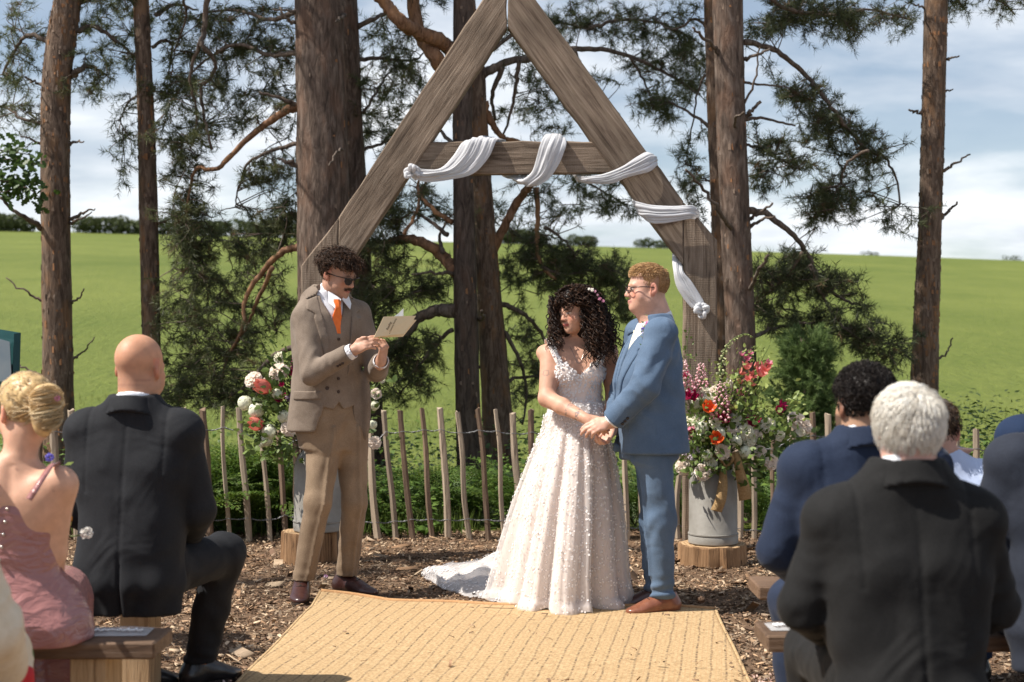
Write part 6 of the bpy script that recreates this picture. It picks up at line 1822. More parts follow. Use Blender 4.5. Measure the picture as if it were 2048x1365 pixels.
  # shoes
 fR=np.array(F.inv.to_3x3() @ Vector((0.12,-1,0)));fL=np.array(F.inv.to_3x3() @ Vector((0.86,-0.5,0)))
 shoe(F,(aR[0],aR[1],0),fR,'oxblood leather',name='shoe');shoe(F,(aL[0],aL[1],0),fL,'oxblood leather',name='shoe')
 # sunglasses
 Rm=np.array(R);H=lambda p:Vector(hc+Rm @ np.array(p))
 gm=MB()
 for g in (-1,1):
  gm.tube(catmull([H((g*.012,.104,.008)),H((g*.034,.106,.012)),H((g*.060,.094,.010))],5),.0035,6)
  gm.tube([H((g*.060,.094,.010)),H((g*.079,.04,.006)),H((g*.081,-.012,.004))],.0032,6)
 gm.tube([H((-.013,.105,.006)),H((0,.108,.008)),H((.013,.105,.006))],.003,6)
 go=gm.build('sunglasses',MATS['glasses frame'],F.root,180)
 for g in (-1,1):
  ol=[(.011,.006),(.034,.013),(.060,.010),(.061,-.008),(.050,-.024),(.030,-.027),(.015,-.017)]
  vs=[H((g*x,.107 -(x/.06) ** 2*.013,z)) for x,z in ol];vs+=[v_+(H((0,.004,0)) -H((0,0,0))) for v_ in vs];n=len(ol)
  lm=MB();lm.add(vs,[tuple(range(n)),tuple(range(n,2*n))]+[(i,(i+1) % n,n+(i+1) % n,n+i) for i in range(n)]);lm.build('lens',MATS['dark lens'],go,30)
  # curly hair
 col=(0.022,0.012,0.008);light=(0.09,0.045,0.024)
 keepf=lambda x,y,z:np.maximum(np.maximum(-(z -0.022 -np.clip((-y -.02)*0.9,-.05,.065)*-1.0)*0.8,(y -0.062 -0.0*z)*0.9),0*x -1)
 kf=lambda x,y,z:np.where(y>-0.02,0.052 -z+0.25*np.maximum(0.03 -np.abs(x),0),-0.035 -z -0.5*(y+.02))
 hair_cap(F,'hair',hc,R,0.012,lambda x,y,z:kf(x,y,z),col)
 def keep_s(x,y,z):return (z>0.052) if y>0.0 else (z>-0.045 -.3*y)
 P,Nn,Q=scalp_points(1500,rng,keep_s,hc,R,1.0,0.08)
 up=np.array(R)[:,2];fw=np.array(R)[:,1]
 def path(i,p):
  n=Nn[i];q=Q[i];front=np.clip((q[1]+.02)/.08,0,1);side=q[2]<0.03
  l=rng.uniform(.038,.068)*(0.28 if side else 1.0)*(1+.25*front)
  m=16;t=np.linspace(0,1,m)
  d1=n*0.9+up*0.3*(not side)+fw*0.35*front+rng.normal(0,.25,3);d1 /= np.linalg.norm(d1)
  d2=fw*0.4*front -up*0.75+n*0.25+rng.normal(0,.35,3);d2 /= np.linalg.norm(d2)
  base=p+np.outer(t -t*t*.5,d1)*l+np.outer(t*t*.5,d2)*l
  a=np.cross(n,rng.normal(0,1,3));a /= np.linalg.norm(a)+1e-9;b=np.cross(n,a)
  ph=rng.uniform(0,6.28);tr=rng.uniform(1.2,2.4);r=(.004+.007*t)*(0.5 if side else 1)
  return base+(np.cos(ph+t*tr*6.28)*r)[:,None]*a+(np.sin(ph+t*tr*6.28)*r)[:,None]*b
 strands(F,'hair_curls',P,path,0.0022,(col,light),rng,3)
 # moustache
 mu=MB()
 for i in range(90):
  x=rng.uniform(-.027,.027);z=-.050 -abs(x)*.22+rng.normal(0,.002);p=H((x,.100 -abs(x)*.42,z));q=H((x*1.25,.101 -abs(x)*.46,z -.008));mu.tube([p,p.lerp(q,.5),q],[.0016,.0016,.0006],3,False)
 me=mu.mesh('moustache',180);vcol(me,np.tile(np.array([(0.06,0.03,0.018)]),(len(me.vertices),1)));link('moustache',me,F.root,MATS['hair strand'])
 # the card he reads from: its own thing
 root=empty('reading_card',at(752,675,7.33));tag(root,'folded cream card of readings held open in both hands of the man in tan','card')
 o=Vector(root.location)
 A=at(748,675,7.335);B=at(767,634,7.42);C=at(832,632,7.56);E_=at(808,668,7.48)
 nrm=(B -A).cross(C -B).normalized()
 if nrm.y>0:nrm=-nrm
 def board(q,t,nm,m_,nn):
  mb=MB();vs=[p -o for p in q]+[p -o+nn*t for p in q];n=len(q)
  mb.add(vs,[tuple(range(n)),tuple(reversed(range(n,2*n)))]+[(i,n+i,n+(i+1) % n,(i+1) % n) for i in range(n)]);return mb.build(nm,MATS[m_],root,20)
 fr=board([A,B,C,E_],0.0015,'front_cover','card cream',nrm)
 A2=A -nrm*.004;B2=at(770,634,7.44);C2=at(836,640,7.62);
 bk=board([A2,A2.lerp(B2,1) ,at(832,640,7.62)+Vector((0,0.05,0)),at(806,674,7.56)],0.0015,'back_cover','card cream',-nrm)
 pg=[at(786,635,7.50),at(797,627,7.51),at(807,617,7.53),at(807,634,7.54),at(800,660,7.48),at(770,672,7.42)]
 board(pg,0.0008,'inner_page','paper white',-nrm)
 u=(B -A).normalized();vv=-(C -B);vv=(vv -u*vv.dot(u)).normalized();nn=u.cross(vv)
 for txt,sz,pos in (('Reading',0.0175,0.36),('a Ceremony Reading',0.0125,0.48)):
  cu=bpy.data.curves.new('lettering','FONT');cu.body=txt;cu.size=sz;cu.align_x='CENTER';cu.extrude=0.0002
  ob=bpy.data.objects.new('lettering',cu);me=bpy.data.meshes.new_from_object(ob);bpy.data.objects.remove(ob);ob=link('lettering',me,fr,MATS['print brown'])
  ctr=A.lerp(B,0.5)+(C -B)*pos*0.9+nrm*0.0022
  M=Matrix(((u.x,vv.x,nn.x,0),(u.y,vv.y,nn.y,0),(u.z,vv.z,nn.z,0),(0,0,0,1)));M.translation=ctr -o
  ob.matrix_local=M
build_reader()
# ---- the groom (blue suit, in profile)
mat_cloth('blue wool',(0.074,0.115,0.18),(0.105,0.155,0.232),fold=0.28,sheen=0.1)
mat('blue grey button',(0.035,0.03,0.03),None,rough=0.4)
mat('cream tie',(0.66,0.62,0.5),(0.74,0.70,0.6),60,0.6)
mat_vcol('petal',rough=0.6,spec=0.25,trans=0.26)
mat_vcol('posy leaf',rough=0.5,spec=0.3,trans=0.3)
def build_groom():
 D=7.235
 F=Fig('ginger haired groom in a blue suit, facing left and holding the hands of the bride',(1300 -1024)*D/FPX,D,(-0.975,-0.22))
 rng=np.random.default_rng(51)
 hc=F.L(1294,577,7.23);R=rotm(math.radians(-3),math.radians(2),0)
 R=np.array(R)
 shL=F.L(1322,668,7.06);elL=F.L(1291,772,7.00);wrL=F.L(1222,845,7.06)
 shR=F.L(1280,668,7.40);elR=F.L(1245,780,7.45);wrR=F.L(1222,862,7.28)
 nb=F.L(1318,640,7.24)
 aL=F.L(1326,1190,7.17);aR=F.L(1312,1180,7.36);aL[2]=aR[2]=0.09
 kL=F.L(1322,1040,7.13);kR=F.L(1310,1040,7.36)
 hL=F.L(1308,905,7.14);hR=F.L(1308,905,7.32)
 v=Vol((-.36,-.3,0),(.36,.56,1.85),0.005)
 put_head(v,hc,R,1.0,jaw=1.08,full=0.9,smile=0.9,nose=.95)
 # full neck and under-chin
 v.cone(hc+R @ np.array((0,-0.03,-0.06)),nb,.062,.070,0.03);v.cone(hc+R @ np.array((0,0.045,-0.09)),nb+np.array((0,.055,-.005)),.034,.05,0.04)
 v.loft([(0.85,0,0,.15,.12),(1.1,0,.01,.15,.13),(1.3,0,0,.16,.12),(1.42,0,-.02,.14,.08),(1.49,0,-.03,.08,.06)],.03)
 for a,b,c in ((shR,elR,wrR),(shL,elL,wrL)):v.cone(a,b,.052,.045,.02);v.cone(b,c,.045,.032,.02)
 for a,b,c in ((hR,kR,aR),(hL,kL,aL)):v.cone(a,b,.08,.058,.02);v.cone(b,c,.055,.04,.02)
 iv=F.inv.to_3x3()
 yL=F.L(1172,858,7.04) -wrL
 put_hand(v,wrL,yL,np.array(iv @ Vector((-0.35,-0.85,0.5))),1,(0.35,0.4,0.5,0.55),1.0,[(0.024,0.022,-0.002),(0.040,0.052,-0.006),(0.040,0.080,-0.012),(0.034,0.102,-0.018)])
 yR=F.L(1204,892,7.22) -wrR
 put_hand(v,wrR,yR,np.array(iv @ Vector((0.3,0.2,-0.9))),1,(0.6,0.7,0.8,0.9),0.96)
 F.out('body',v,'skin',skin_fn(hc,R,(0.60,0.35,0.26),lip=(0.46,0.19,0.16),brow=(0.30,0.16,0.08),stubble=((0.42,0.22,0.13),0.22),flush=0.5,extra=lambda V,q,C:C+(np.array((.34,.19,.10)) -C)*((np.abs(q[:,0])<.1)*(np.abs(q[:,1])<.13)*(q[:,1]<.012)*(np.abs(q[:,2])<.12)*np.clip((q[:,2]+.062+np.where(q[:,1]>-.03,-.05,0))/.05,0,1)*(q[:,2]<.09)*(np.abs(q[:,0])<.079)*.85)[:,None]))
 # trousers
 t=Vol((-.32,-.3,.04),(.32,.3,1.05),.008)
 t.loft([(0.78,0,.0,.16,.14),(0.95,0,.0,.185,.15),(1.04,0,.0,.17,.14)],.03)
 for a,b,c,sd in ((hR,kR,aR,2.0),(hL,kL,aL,7.0)):
  trouser_leg(t,a,b,c+(0,0,-.04),(.096,.070,.056),sd,bunch=.011)
  ctr=lambda Z:(np.interp(Z,[c[2],b[2],a[2]],[c[0],b[0],a[0]]),np.interp(Z,[c[2],b[2],a[2]],[c[1],b[1],a[1]]))
  t.disp(lambda X,Y,Z:-0.012*np.exp(-((X -ctr(Z)[0])/.010) ** 2)*(Y>ctr(Z)[1]+.02),(-.32,-.1,.2),(.32,.3,.85))
  # long drag folds from the knee
 t.disp(lambda X,Y,Z:0.006*np.sin((Z*16 -Y*30+2*vnoise(X*5,Y*5,Z*5)))*np.exp(-((Z -.52)/.2) ** 2))
 t.inter(lambda X,Y,Z:(0.085 -Z)+0*X+0.02*Y)
 F.out('trousers',t,'blue wool')
 # shirt and collar
 s_=Vol((-.2,-.2,1.1),(.2,.26,1.60),.0075)
 s_.loft([(1.1,0,.01,.15,.12),(1.3,0,.0,.15,.118),(1.40,0,-.015,.12,.10),(1.47,0,-.03,.09,.09)],.02)
 cc=hc*.35+nb*.65
 s_.cone(nb+np.array((0,.01,-.03)),cc+np.array((0,.01,0.0)),.092,.083,.01)
 s_.inter(lambda X,Y,Z:Z -(1.505 -.42*(Y -cc[1]))+0*X)
 so=F.out('shirt',s_,'shirt white')
 # jacket
 j=Vol((-.36,-.32,.76),(.36,.5,1.56),.0068)
 st=[(.815,0,-.005,.220,.182),(.92,0,.0,.208,.180),(1.04,0,.008,.198,.178),(1.16,0,.008,.198,.168),(1.27,0,.0,.205,.152),(1.35,0,-.012,.195,.128),(1.41,0,-.028,.145,.105),(1.46,0,-.036,.100,.090),(1.505,0,-.024,.088,.079)]
 def fl(th,Z,X,Y):
  return .006*np.sin(th*6+1)*np.clip((1.0 -Z)/.2,0,1)+.005*np.sin(Z*34+th*3+2*np.sin(th*2))*np.exp(-((Z -1.14)/.12) ** 2)
 def torso(V_):
  V_.loft(st,.02,2.4,fl)
  for q,g in ((shR,1),(shL,-1)):
   V_.ell(q,(.070,.080,.068),None,.03);V_.cone(q+np.array((0,0,.012)),(g*.085,-.045,1.445),.058,.05,.04)
 torso(j)
 dL=(wrL -elL)/np.linalg.norm(wrL -elL);dR=(wrR -elR)/np.linalg.norm(wrR -elR)
 sleeve(j,shL,elL,wrL -dL*.01,(.080,.072,.060),.008,3.0,.025);sleeve(j,shR,elR,wrR -dR*.02,(.074,.064,.052),.007,6.0,.02)
 # strong diagonal drag folds across the upper sleeve
 j.disp(lambda X,Y,Z:.0065*np.sin(55*(Z*.8+Y*.75)+2.5*vnoise(X*8,Y*8,Z*8))*np.exp(-(((Z -shL[2]+.13)/.10) ** 2))*(X<-.14),(-.36,-.3,.9),(-.1,.3,1.45))
 cut_end(j,wrL -dL*.012,dL,.09);cut_end(j,wrR -dR*.03,dR)
 op=[(-.05,1.60),(.05,1.60),(.046,1.42),(.016,1.34),(.004,1.17),(-.004,1.0),(.05,.76),(-.05,.76),(-.02,1.0),(-.006,1.17),(-.016,1.34),(-.046,1.42)]
 j.cut(lambda X,Y,Z:np.maximum(poly_sdf(X[:,:,0],Z[0,0][None,:],op)[:,None,:],.04 -Y),(-.17,.03,.76),(.17,.3,1.56),.004)
 j.cut(lambda X,Y,Z:np.sqrt((X -cc[0]) ** 2+(Y -cc[1] -.012) ** 2) -.092+0*Z,(-.16,-.2,1.40),(.16,.2,1.6),.004)
 jo=F.out('jacket',j,'blue wool')
 body=Vol(j.lo,j.lo+(j.n -1)*j.h,j.h);torso(body)
 for g in (1,-1):
  F.out('lapel',prism(body,[(g*.090,1.425),(g*.135,1.405),(g*.165,1.355),(g*.125,1.335),(g*.135,1.315),(g*.055,1.12),(g*.018,1.05),(g*.02,1.17),(g*.072,1.34)],.008),'blue wool',None,jo)
  F.out('collar',prism(body,[(g*.06,1.55),(g*.10,1.52),(g*.140,1.408),(g*.090,1.428)],.009,ylim=-.10),'blue wool',None,jo)
  # side pocket flap and cuff buttons on the near side
 pf=[(.035,.965),(.155,.965),(.155,.918),(.035,.918)]
 mb=MB();vs=[]
 for (yy,zz) in pf:
  x=surf_x(body,yy,zz,-1) or -.2
  vs.append(Vector((x -.001,yy,zz)))
 vs+=[q -Vector((.006,0,0)) for q in vs]
 mb.add(vs,[(0,1,2,3),(7,6,5,4)]+[(i,4+i,4+(i+1) % 4,(i+1) % 4) for i in range(4)]);mb.build('pocket_flap',MATS['blue wool'],jo,20)
 sd=np.array(iv @ Vector((.35,-.75,-.55)));sd-=dL*(sd @ dL);sd /= np.linalg.norm(sd)
 for i in range(3):button(F,wrL -dL*(.045+.019*i)+sd*.063,sd,.0085,'blue grey button',jo)
 # tie
 mb=MB();prof=[(1.435,.02),(1.42,.024),(1.40,.018),(1.36,.026),(1.26,.034),(1.1,.04)];vs=[]
 for z,hw in prof:
  y=(surf_y(s_,0,min(z,1.42)) or .1)+.006
  vs+=[Vector((-hw,y -.006,z)),Vector((0,y+.006,z)),Vector((hw,y -.006,z)),Vector((hw,y -.014,z)),Vector((-hw,y -.014,z))]
 mb.add(vs,[(i*5+k,i*5+(k+1) % 5,(i+1)*5+(k+1) % 5,(i+1)*5+k) for i in range(len(prof) -1) for k in range(5)]);mb.build('tie',MATS['cream tie'],F.root,50)
 # shirt cuff
 cf=Vol(wrL -.09,wrL+.09,.004);cf.cone(wrL -dL*.05,wrL+dL*.012,.044,.042,0);cut_end(cf,wrL+dL*.000,dL);F.out('cuff',cf,'shirt white',None,so)
 fL=np.array(iv @ Vector((-1,-.28,0)));fR=np.array(iv @ Vector((-1,-.05,0)))
 shoe(F,(aL[0],aL[1] -.01,0),fL,'tan brown leather',.30);shoe(F,(aR[0],aR[1] -.02,0),fR,'oxblood leather',.30)
 # glasses
 H=lambda p:Vector(hc+R @ np.array(p));gm=MB()
 for g in (-1,1):
  ring=[(.031+.023*math.cos(t),-.004+.017*math.sin(t)) for t in np.linspace(0,2*math.pi,15)]
  gm.tube([H((g*x,.106 -(x/.06) ** 2*.010,z)) for x,z in ring],.0025,5,False)
  gm.tube([H((g*.055,.098,.006)),H((g*.082,.04,.006)),H((g*.084,-.012,.002)),H((g*.082,-.03,-.008))],.0027,5)
 gm.tube([H((-.010,.107,.002)),H((0,.110,.004)),H((.010,.107,.002))],.0024,5)
 gm.build('glasses',MATS['glasses frame'],F.root,180)
 # short ginger hair swept forward and up
 col=(0.30,0.16,0.07);light=(0.68,0.44,0.22)
 kf=lambda x,y,z:np.where(y>.0,.066 -z -2.0*np.maximum(np.abs(x) -.050,0)*(y<.035),np.where(y>-.045,.030 -z -y*.7,-.088 -z -.9*(y+.045)))
 hair_cap(F,'hair',hc,R,.003,lambda x,y,z:np.maximum(kf(x,y,z),y -.078),(.38,.215,.10),var=.25,h=.0045)
 P,Nn,Q=scalp_points(3200,rng,lambda x,y,z:kf(np.array(x),np.array(y),np.array(z))<.006 and y<.085,hc,R,1,.03)
 up=R[:,2];fw=R[:,1]
 def path(i,p):
  q=Q[i];top=np.clip((q[2] -.055)/.05,0,1);frontf=np.clip((q[1])/.07,0,1)
  l=.004+.020*top*(1+.6*frontf)
  d=Nn[i]*(.55+.5*frontf)+fw*(.9*top) -up*(.75*(1 -top)) -fw*.25*(1 -top)+rng.normal(0,.22,3);d /= np.linalg.norm(d)
  t=np.linspace(0,1,5)[:,None]
  return p+d*l*t -up*(.010*top*t*t)+Nn[i]*.003
 strands(F,'hair_strands',P,path,.0015,(col,light),rng,3)
 # buttonhole posy
 bp=F.L(1276,655,7.02);
 yb=surf_y(body,-.10,bp[2])
 p0=np.array((-.105,(yb or .1)+.02,bp[2]))
 posy(F,p0,rng)
def petal_ball(c,r,n,rng,inner=(0.8,0.74,0.66),outer=(0.82,0.80,0.76),cup=0.5,up=None,squash=0.8):
 """Petals layered round a flower head: vertices, faces, colours."""
 V=[];F=[];C=[]
 for i in range(n):
  f=(i+.5)/n;ph=i*2.399963;th=math.acos(1 -1.75*f)
  d=Vector((math.sin(th)*math.cos(ph),math.sin(th)*math.sin(ph),math.cos(th)))
  s_=Vector((-math.sin(ph),math.cos(ph),0));t=d.cross(s_)
  w=r*(.38+.35*f)*rng.uniform(.8,1.2);k=r*(.55+.45*f)*rng.uniform(.85,1.12)
  b=d*k*.25;m=d*k*.75;e=d*k*1.0 -t*(w*cup*(1 -f))
  q=[b,m -s_*w*.55+t*w*.2,e -s_*w*.45,e+Vector(rng.normal(0,r*.05,3))+t*(-w*.15),e+s_*w*.45,m+s_*w*.55+t*w*.2]
  o=len(V);V+=[Vector((v.x,v.y,v.z*squash)) for v in q];F+=[(o,o+1,o+2,o+3),(o,o+3,o+4,o+5)]
  col=np.array(inner)*(1 -f)+np.array(outer)*f;col=np.clip(col*rng.uniform(.9,1.06),0,1)
  C+=[tuple(col)]*6
 return V,F,C
def flower_obj(name,V,F,C,parent,loc,face=None,m='petal'):
 me=bpy.data.meshes.new(name);me.from_pydata([tuple(v) for v in V],[],F);me.validate();smooth(me);vcol(me,np.array(C,np.float32))
 o=link(name,me,parent,MATS[m]);o.location=loc
 if face is not None:o.rotation_mode='QUATERNION';o.rotation_quaternion=Vector(face).to_track_quat('Z','Y')
 return o
def posy(F,p0,rng):
 r=F.root
 n=Vector((-.55,.8,.25))
 flower_obj('posy_flower',*petal_ball((0,0,0),.020,12,rng,(.10,.06,.42),(.13,.10,.55)),r,Vector(p0)+Vector((.004,.012,-.01)),n)
 flower_obj('posy_flower',*petal_ball((0,0,0),.018,12,rng,(.75,.45,.55),(.8,.62,.7)),r,Vector(p0)+Vector((-.028,.006,.018)),n)
 flower_obj('posy_flower',*petal_ball((0,0,0),.010,8,rng,(.55,.06,.3),(.6,.1,.35)),r,Vector(p0)+Vector((-.040,.008,.024)),n)
 V=[];Fc=[];C=[]
 for i in range(40):
  a=Vector(rng.normal(0,.022,3));a.z=a.z*1.6 -.012;d=Vector(rng.normal(0,1,3));d.normalize();s_=d.orthogonal().normalized();l=rng.uniform(.014,.03)
  o=len(V);V+=[a,a+d*l*.5+s_*l*.2,a+d*l,a+d*l*.5 -s_*l*.2];Fc.append((o,o+1,o+2,o+3));C+=[((.28,.30,.14),(.12,.2,.06),(.5,.46,.3))[i % 3]]*4
 flower_obj('posy_leaf',V,Fc,C,r,Vector(p0)+Vector((0,.01,0)),None,'posy leaf')
build_groom()
# ---- the bride
mat('dress lining',(0.74,0.62,0.56),(0.77,0.67,0.61),5,0.75,0.0,sheen=0.2)
def tulle_mat():
 """Fine net over the lining: the weave lets part of the light through."""
 m,nt,b=new_mat('tulle')
 N=nt.nodes.new;L=nt.links.new
 b.inputs['Base Color'].default_value=(0.82,0.78,0.76,1);b.inputs['Roughness'].default_value=0.8
 tr=N('ShaderNodeBsdfTransparent');tl=N('ShaderNodeBsdfTranslucent');tl.inputs['Color'].default_value=(0.82,0.79,0.77,1)
 mx=N('ShaderNodeMixShader');mx.inputs[0].default_value=0.3;L(b.outputs[0],mx.inputs[1]);L(tl.outputs[0],mx.inputs[2])
 m2=N('ShaderNodeMixShader')
 lw=N('ShaderNodeLayerWeight');lw.inputs['Blend'].default_value=0.35
 mr=N('ShaderNodeMapRange');mr.inputs[3].default_value=0.34;mr.inputs[4].default_value=0.8;L(lw.outputs['Facing'],mr.inputs[0])
 L(mr.outputs[0],m2.inputs[0]);L(tr.outputs[0],m2.inputs[1]);L(mx.outputs[0],m2.inputs[2]);L(m2.outputs[0],nt.nodes['Material Output'].inputs[0])
tulle_mat()
mat('white flower applique',(0.84,0.81,0.80),None,rough=0.75,trans=0.25)
mat('necklace silver',(0.6,0.6,0.62),None,rough=0.25,metal=1)
def build_bride():
 D=7.5
 F=Fig('curly dark-haired bride in a white floral tulle gown with a train, looking left',(1150 -1024)*D/FPX,D,(0.12,-0.99))
 rng=np.random.default_rng(61);iv=F.inv.to_3x3()
 hc=F.L(1152,624,7.47);R=np.array(rotm(math.radians(-57),math.radians(6),math.radians(4)))
 nb=F.L(1160,690,7.52)
 shR=F.L(1101,711,7.45);elR=F.L(1094,797,7.36);wrR=F.L(1172,838,7.16)
 shL=F.L(1216,703,7.56);elL=F.L(1229,795,7.52);wrL=F.L(1219,855,7.34)
 zc=lambda py:CAMH -(py -682.5)*D/FPX
 v=Vol((-.36,-.26,.0),(.34,.5,1.72),.006)
 put_head(v,hc,R,.95,fem=1,jaw=.9,full=.4,smile=1.7,nose=.75)
 v.cone(hc+R @ np.array((0,-.026,-.06)),nb+np.array((0,-.005,0)),.046,.052,.03)
 tor=[(.95,0,-.005,.138,.108),(1.08,-.004,0,.128,.095),(1.17,-.004,.005,.128,.098),(1.26,-.004,.01,.150,.105),(1.33,-.004,0,.150,.085),(1.375,-.004,-.012,.105,.062),(1.40,0,-.015,.065,.05)]
 v.loft(tor,.03)
 for g in (-1,1):v.ell((g*.070 -.004,.080,1.215),(.062,.052,.060),None,.03);v.ell((g*.160,-.004,1.318),(.046,.048,.042),None,.05)
 for a,b,c in ((shR,elR,wrR),(shL,elL,wrL)):v.cone(a,b,.053,.044,.035);v.cone(b,b*.6+c*.4,.044,.042,.02);v.cone(b*.6+c*.4,c,.042,.026,.02)
 for g in (-1,1):v.cone((g*.07,0,.9),(g*.07,.02,.48),.066,.05,.03);v.cone((g*.07,.02,.48),(g*.07,0,.03),.05,.035,.03)
 yR=F.L(1216,862,7.08) -wrR
 put_hand(v,wrR,yR,np.array(iv @ Vector((-.3,-.75,.6))),-1,(.45,.5,.55,.6),.88,[(0.024,0.02,-0.002),(0.040,0.05,-0.006),(0.044,0.076,-0.012),(0.042,0.096,-0.016)])
 yL=F.L(1206,893,7.22) -wrL
 put_hand(v,wrL,yL,np.array(iv @ Vector((.5,-.8,.2))),1,(.7,.8,.85,.9),.88)
 base=np.array((0.55,0.31,0.215))
 def tattoo(V,q,C):
 # fine-line tattoos on the forearm and upper arm
  t=(V -elR) @ (wrR -elR)/((wrR -elR) @ (wrR -elR));ink=np.zeros(len(V))
  near=np.linalg.norm(V -(elR+np.clip(t,0,1)[:,None]*(wrR -elR)),axis=1)<.06
  ink+=near*(np.abs(t -.86)<.05)*(vnoise(V[:,0]*110,V[:,1]*110,V[:,2]*110)>.05)*.75
  ink+=near*(np.abs(t -.62)<.045)*(vnoise(V[:,0]*140+3,V[:,1]*140,V[:,2]*140)>.25)*.6
  d=np.linalg.norm(V -(shR+(elR -shR)*.42+np.array((.02,.04,0))),axis=1);ink+=(np.abs(d -.016)<.003)*.4
  w=np.clip(ink,0,1)[:,None]
  return C*(1 -w)+np.array((.10,.10,.11))*w
 F.out('body',v,'skin',skin_fn(hc,R,base,lip=(0.42,0.085,0.08),brow=(0.035,0.02,0.015),s=.95,flush=.35,extra=tattoo))
# ---- gown
 zt=lambda th:1.245
 bod=Vol((-.24,-.2,.96),(.24,.26,1.40),.005)
 bst=[(.965,-.004,-.002,.148,.118),(1.05,-.004,.002,.140,.108),(1.09,-.004,.004,.134,.102),(1.17,-.004,.009,.136,.104),(1.26,-.004,.013,.156,.111),(1.30,-.004,.008,.156,.10)]
 bod.loft(bst,.02)
 for g in (-1,1):bod.ell((g*.070 -.004,.080,1.214),(.069,.060,.066),None,.025)
 def neckline(X,Y,Z):       # sweetheart front, lower scoop behind
  top=np.where(Y>0,1.232+.034*np.cos(np.clip((np.abs(X+.004) -.070)/.07,-1.2,1.6)*1.57) -.0*X,1.16+0*X)
  top=np.where((Y>0) & (np.abs(X+.004)<.055),np.minimum(top,1.195+.055*(np.abs(X+.004)/.055) ** .8),top)
  return Z -top
 bod.inter(neckline,.004)
 skirt_top=.985
 go=F.out('bodice',bod,'dress lining')
 # straps
 for g in (-1,1):
  q=[(g*.098 -.004,.118,1.245),(g*.118 -.004,.098,1.29),(g*.134,.060,1.345),(g*.140,.01,1.382),(g*.135,-.045,1.36),(g*.11,-.10,1.25),(g*.09,-.11,1.15)]
  C=catmull(q,5);mb=MB();vs=[]
  for i,p in enumerate(C):
   t=(C[min(i+1,len(C) -1)] -C[max(i -1,0)]).normalized();s_=Vector((1,.2*g,0)) -t*t.x;s_.normalize();n=t.cross(s_)*(1 if g>0 else 1)
   w=.019
   out_=Vector((0,0,0));nn=n if n.z+n.y>0 else -n
   vs+=[p -s_*w+nn*.004,p+nn*.008,p+s_*w+nn*.004]
  mb.add(vs,[(i*3+k,i*3+k+1,(i+1)*3+k+1,(i+1)*3+k) for i in range(len(C) -1) for k in range(2)])
  so=mb.build('strap',MATS['dress lining'],go,180);md=so.modifiers.new('thickness','SOLIDIFY');md.thickness=.004
  # skirt: lining and net over it, folds deepening to the hem, swept to a train at her right
  # outlines given as (height, left x, right x, front y, back y) in her own space: x right = picture left
 def X(px):return -(px -1150+(14 if px<1070 else 6 if px<1090 else -9 if px>1216 else 0))*D/FPX
 prof=[(1.06,X(1110),X(1212),.118,-.110),(.985,X(1094),X(1216),.152,-.138),(.90,X(1083),X(1222),.185,-.18),(.75,X(1055),X(1236),.235,-.24),(.55,X(1032),X(1247),.285,-.31),(.35,X(1014),X(1252),.325,-.37),(.18,X(1000),X(1255),.35,-.42),(.06,X(990),X(1262),.365,-.46),(.012,X(986),X(1268),.375,-.47)]
 nth=220;nz=64
 fr=[(9,.8,.45),(14,2.1,.5),(23,4.0,.28),(5,1.0,.5)]
 def skirt(name,off,mat_,scale_fold,seed=0):
  zs=np.concatenate([np.linspace(1.06,.9,14),np.linspace(.885,.012,nz -14)])
  th=np.linspace(0,2*np.pi,nth,endpoint=False);V=np.zeros((len(zs),nth,3))
  za=np.array([p[0] for p in prof])[::-1]
  g=lambda z,k:np.interp(z,za,np.array([p[k] for p in prof])[::-1])
  for i,z in enumerate(zs):
   f=np.clip((1.0 -z)/1.0,0,1)
   x0,x1=g(z,2),g(z,1);yf,yb=g(z,3),g(z,4)
   cx=(x0+x1)/2;a=(x1 -x0)/2;cy=(yf+yb)/2;b=(yf -yb)/2
   fold=sum(am*np.sin(n*th+ph+.8*np.sin(2*th+ph)+.5*f) for n,ph,am in fr)
   fold=np.sign(fold)*np.abs(fold) ** .8
   amp=(.005+.052*f ** .8)*scale_fold
   r=1.0
   fine=.004*f*np.sin(57*th+3*np.sin(5*th)+z*4)
   wav=(.02*np.sin(7*th+1)*np.clip((.1 -z)/.1,0,1))
   rr=amp*fold+fine+off
   V[i,:,0]=cx+np.cos(th)*(a*r+rr);V[i,:,1]=cy+np.sin(th)*(b*r+rr);V[i,:,2]=z+(.010*np.sin(11*th+2)+.006*np.sin(19*th))*np.clip((.1 -z)/.1,0,1)+.004
   # ripple of cloth pooling at the floor
   if z<.05:V[i,:,0]+=np.cos(th)*.012*(1+np.sin(9*th));V[i,:,1]+=np.sin(th)*.012*(1+np.sin(9*th))
  I=np.arange(len(zs)*nth).reshape(len(zs),nth)
  Fc=np.stack([I[:-1],I[1:],np.roll(I,-1,1)[1:],np.roll(I,-1,1)[:-1]],-1).reshape(-1,4)
  return V,link(name,mesh_np(name,V.reshape(-1,3),Fc),go,MATS[mat_])
 VL,_=skirt('skirt_lining',-.014,'dress lining',.85)
 VN,_=skirt('skirt',.004,'tulle',1.0)
 # train: net spread over the floor to picture left, rising in soft ridges
 tp=[]
 nu,nv=70,34
 iw=F.inv
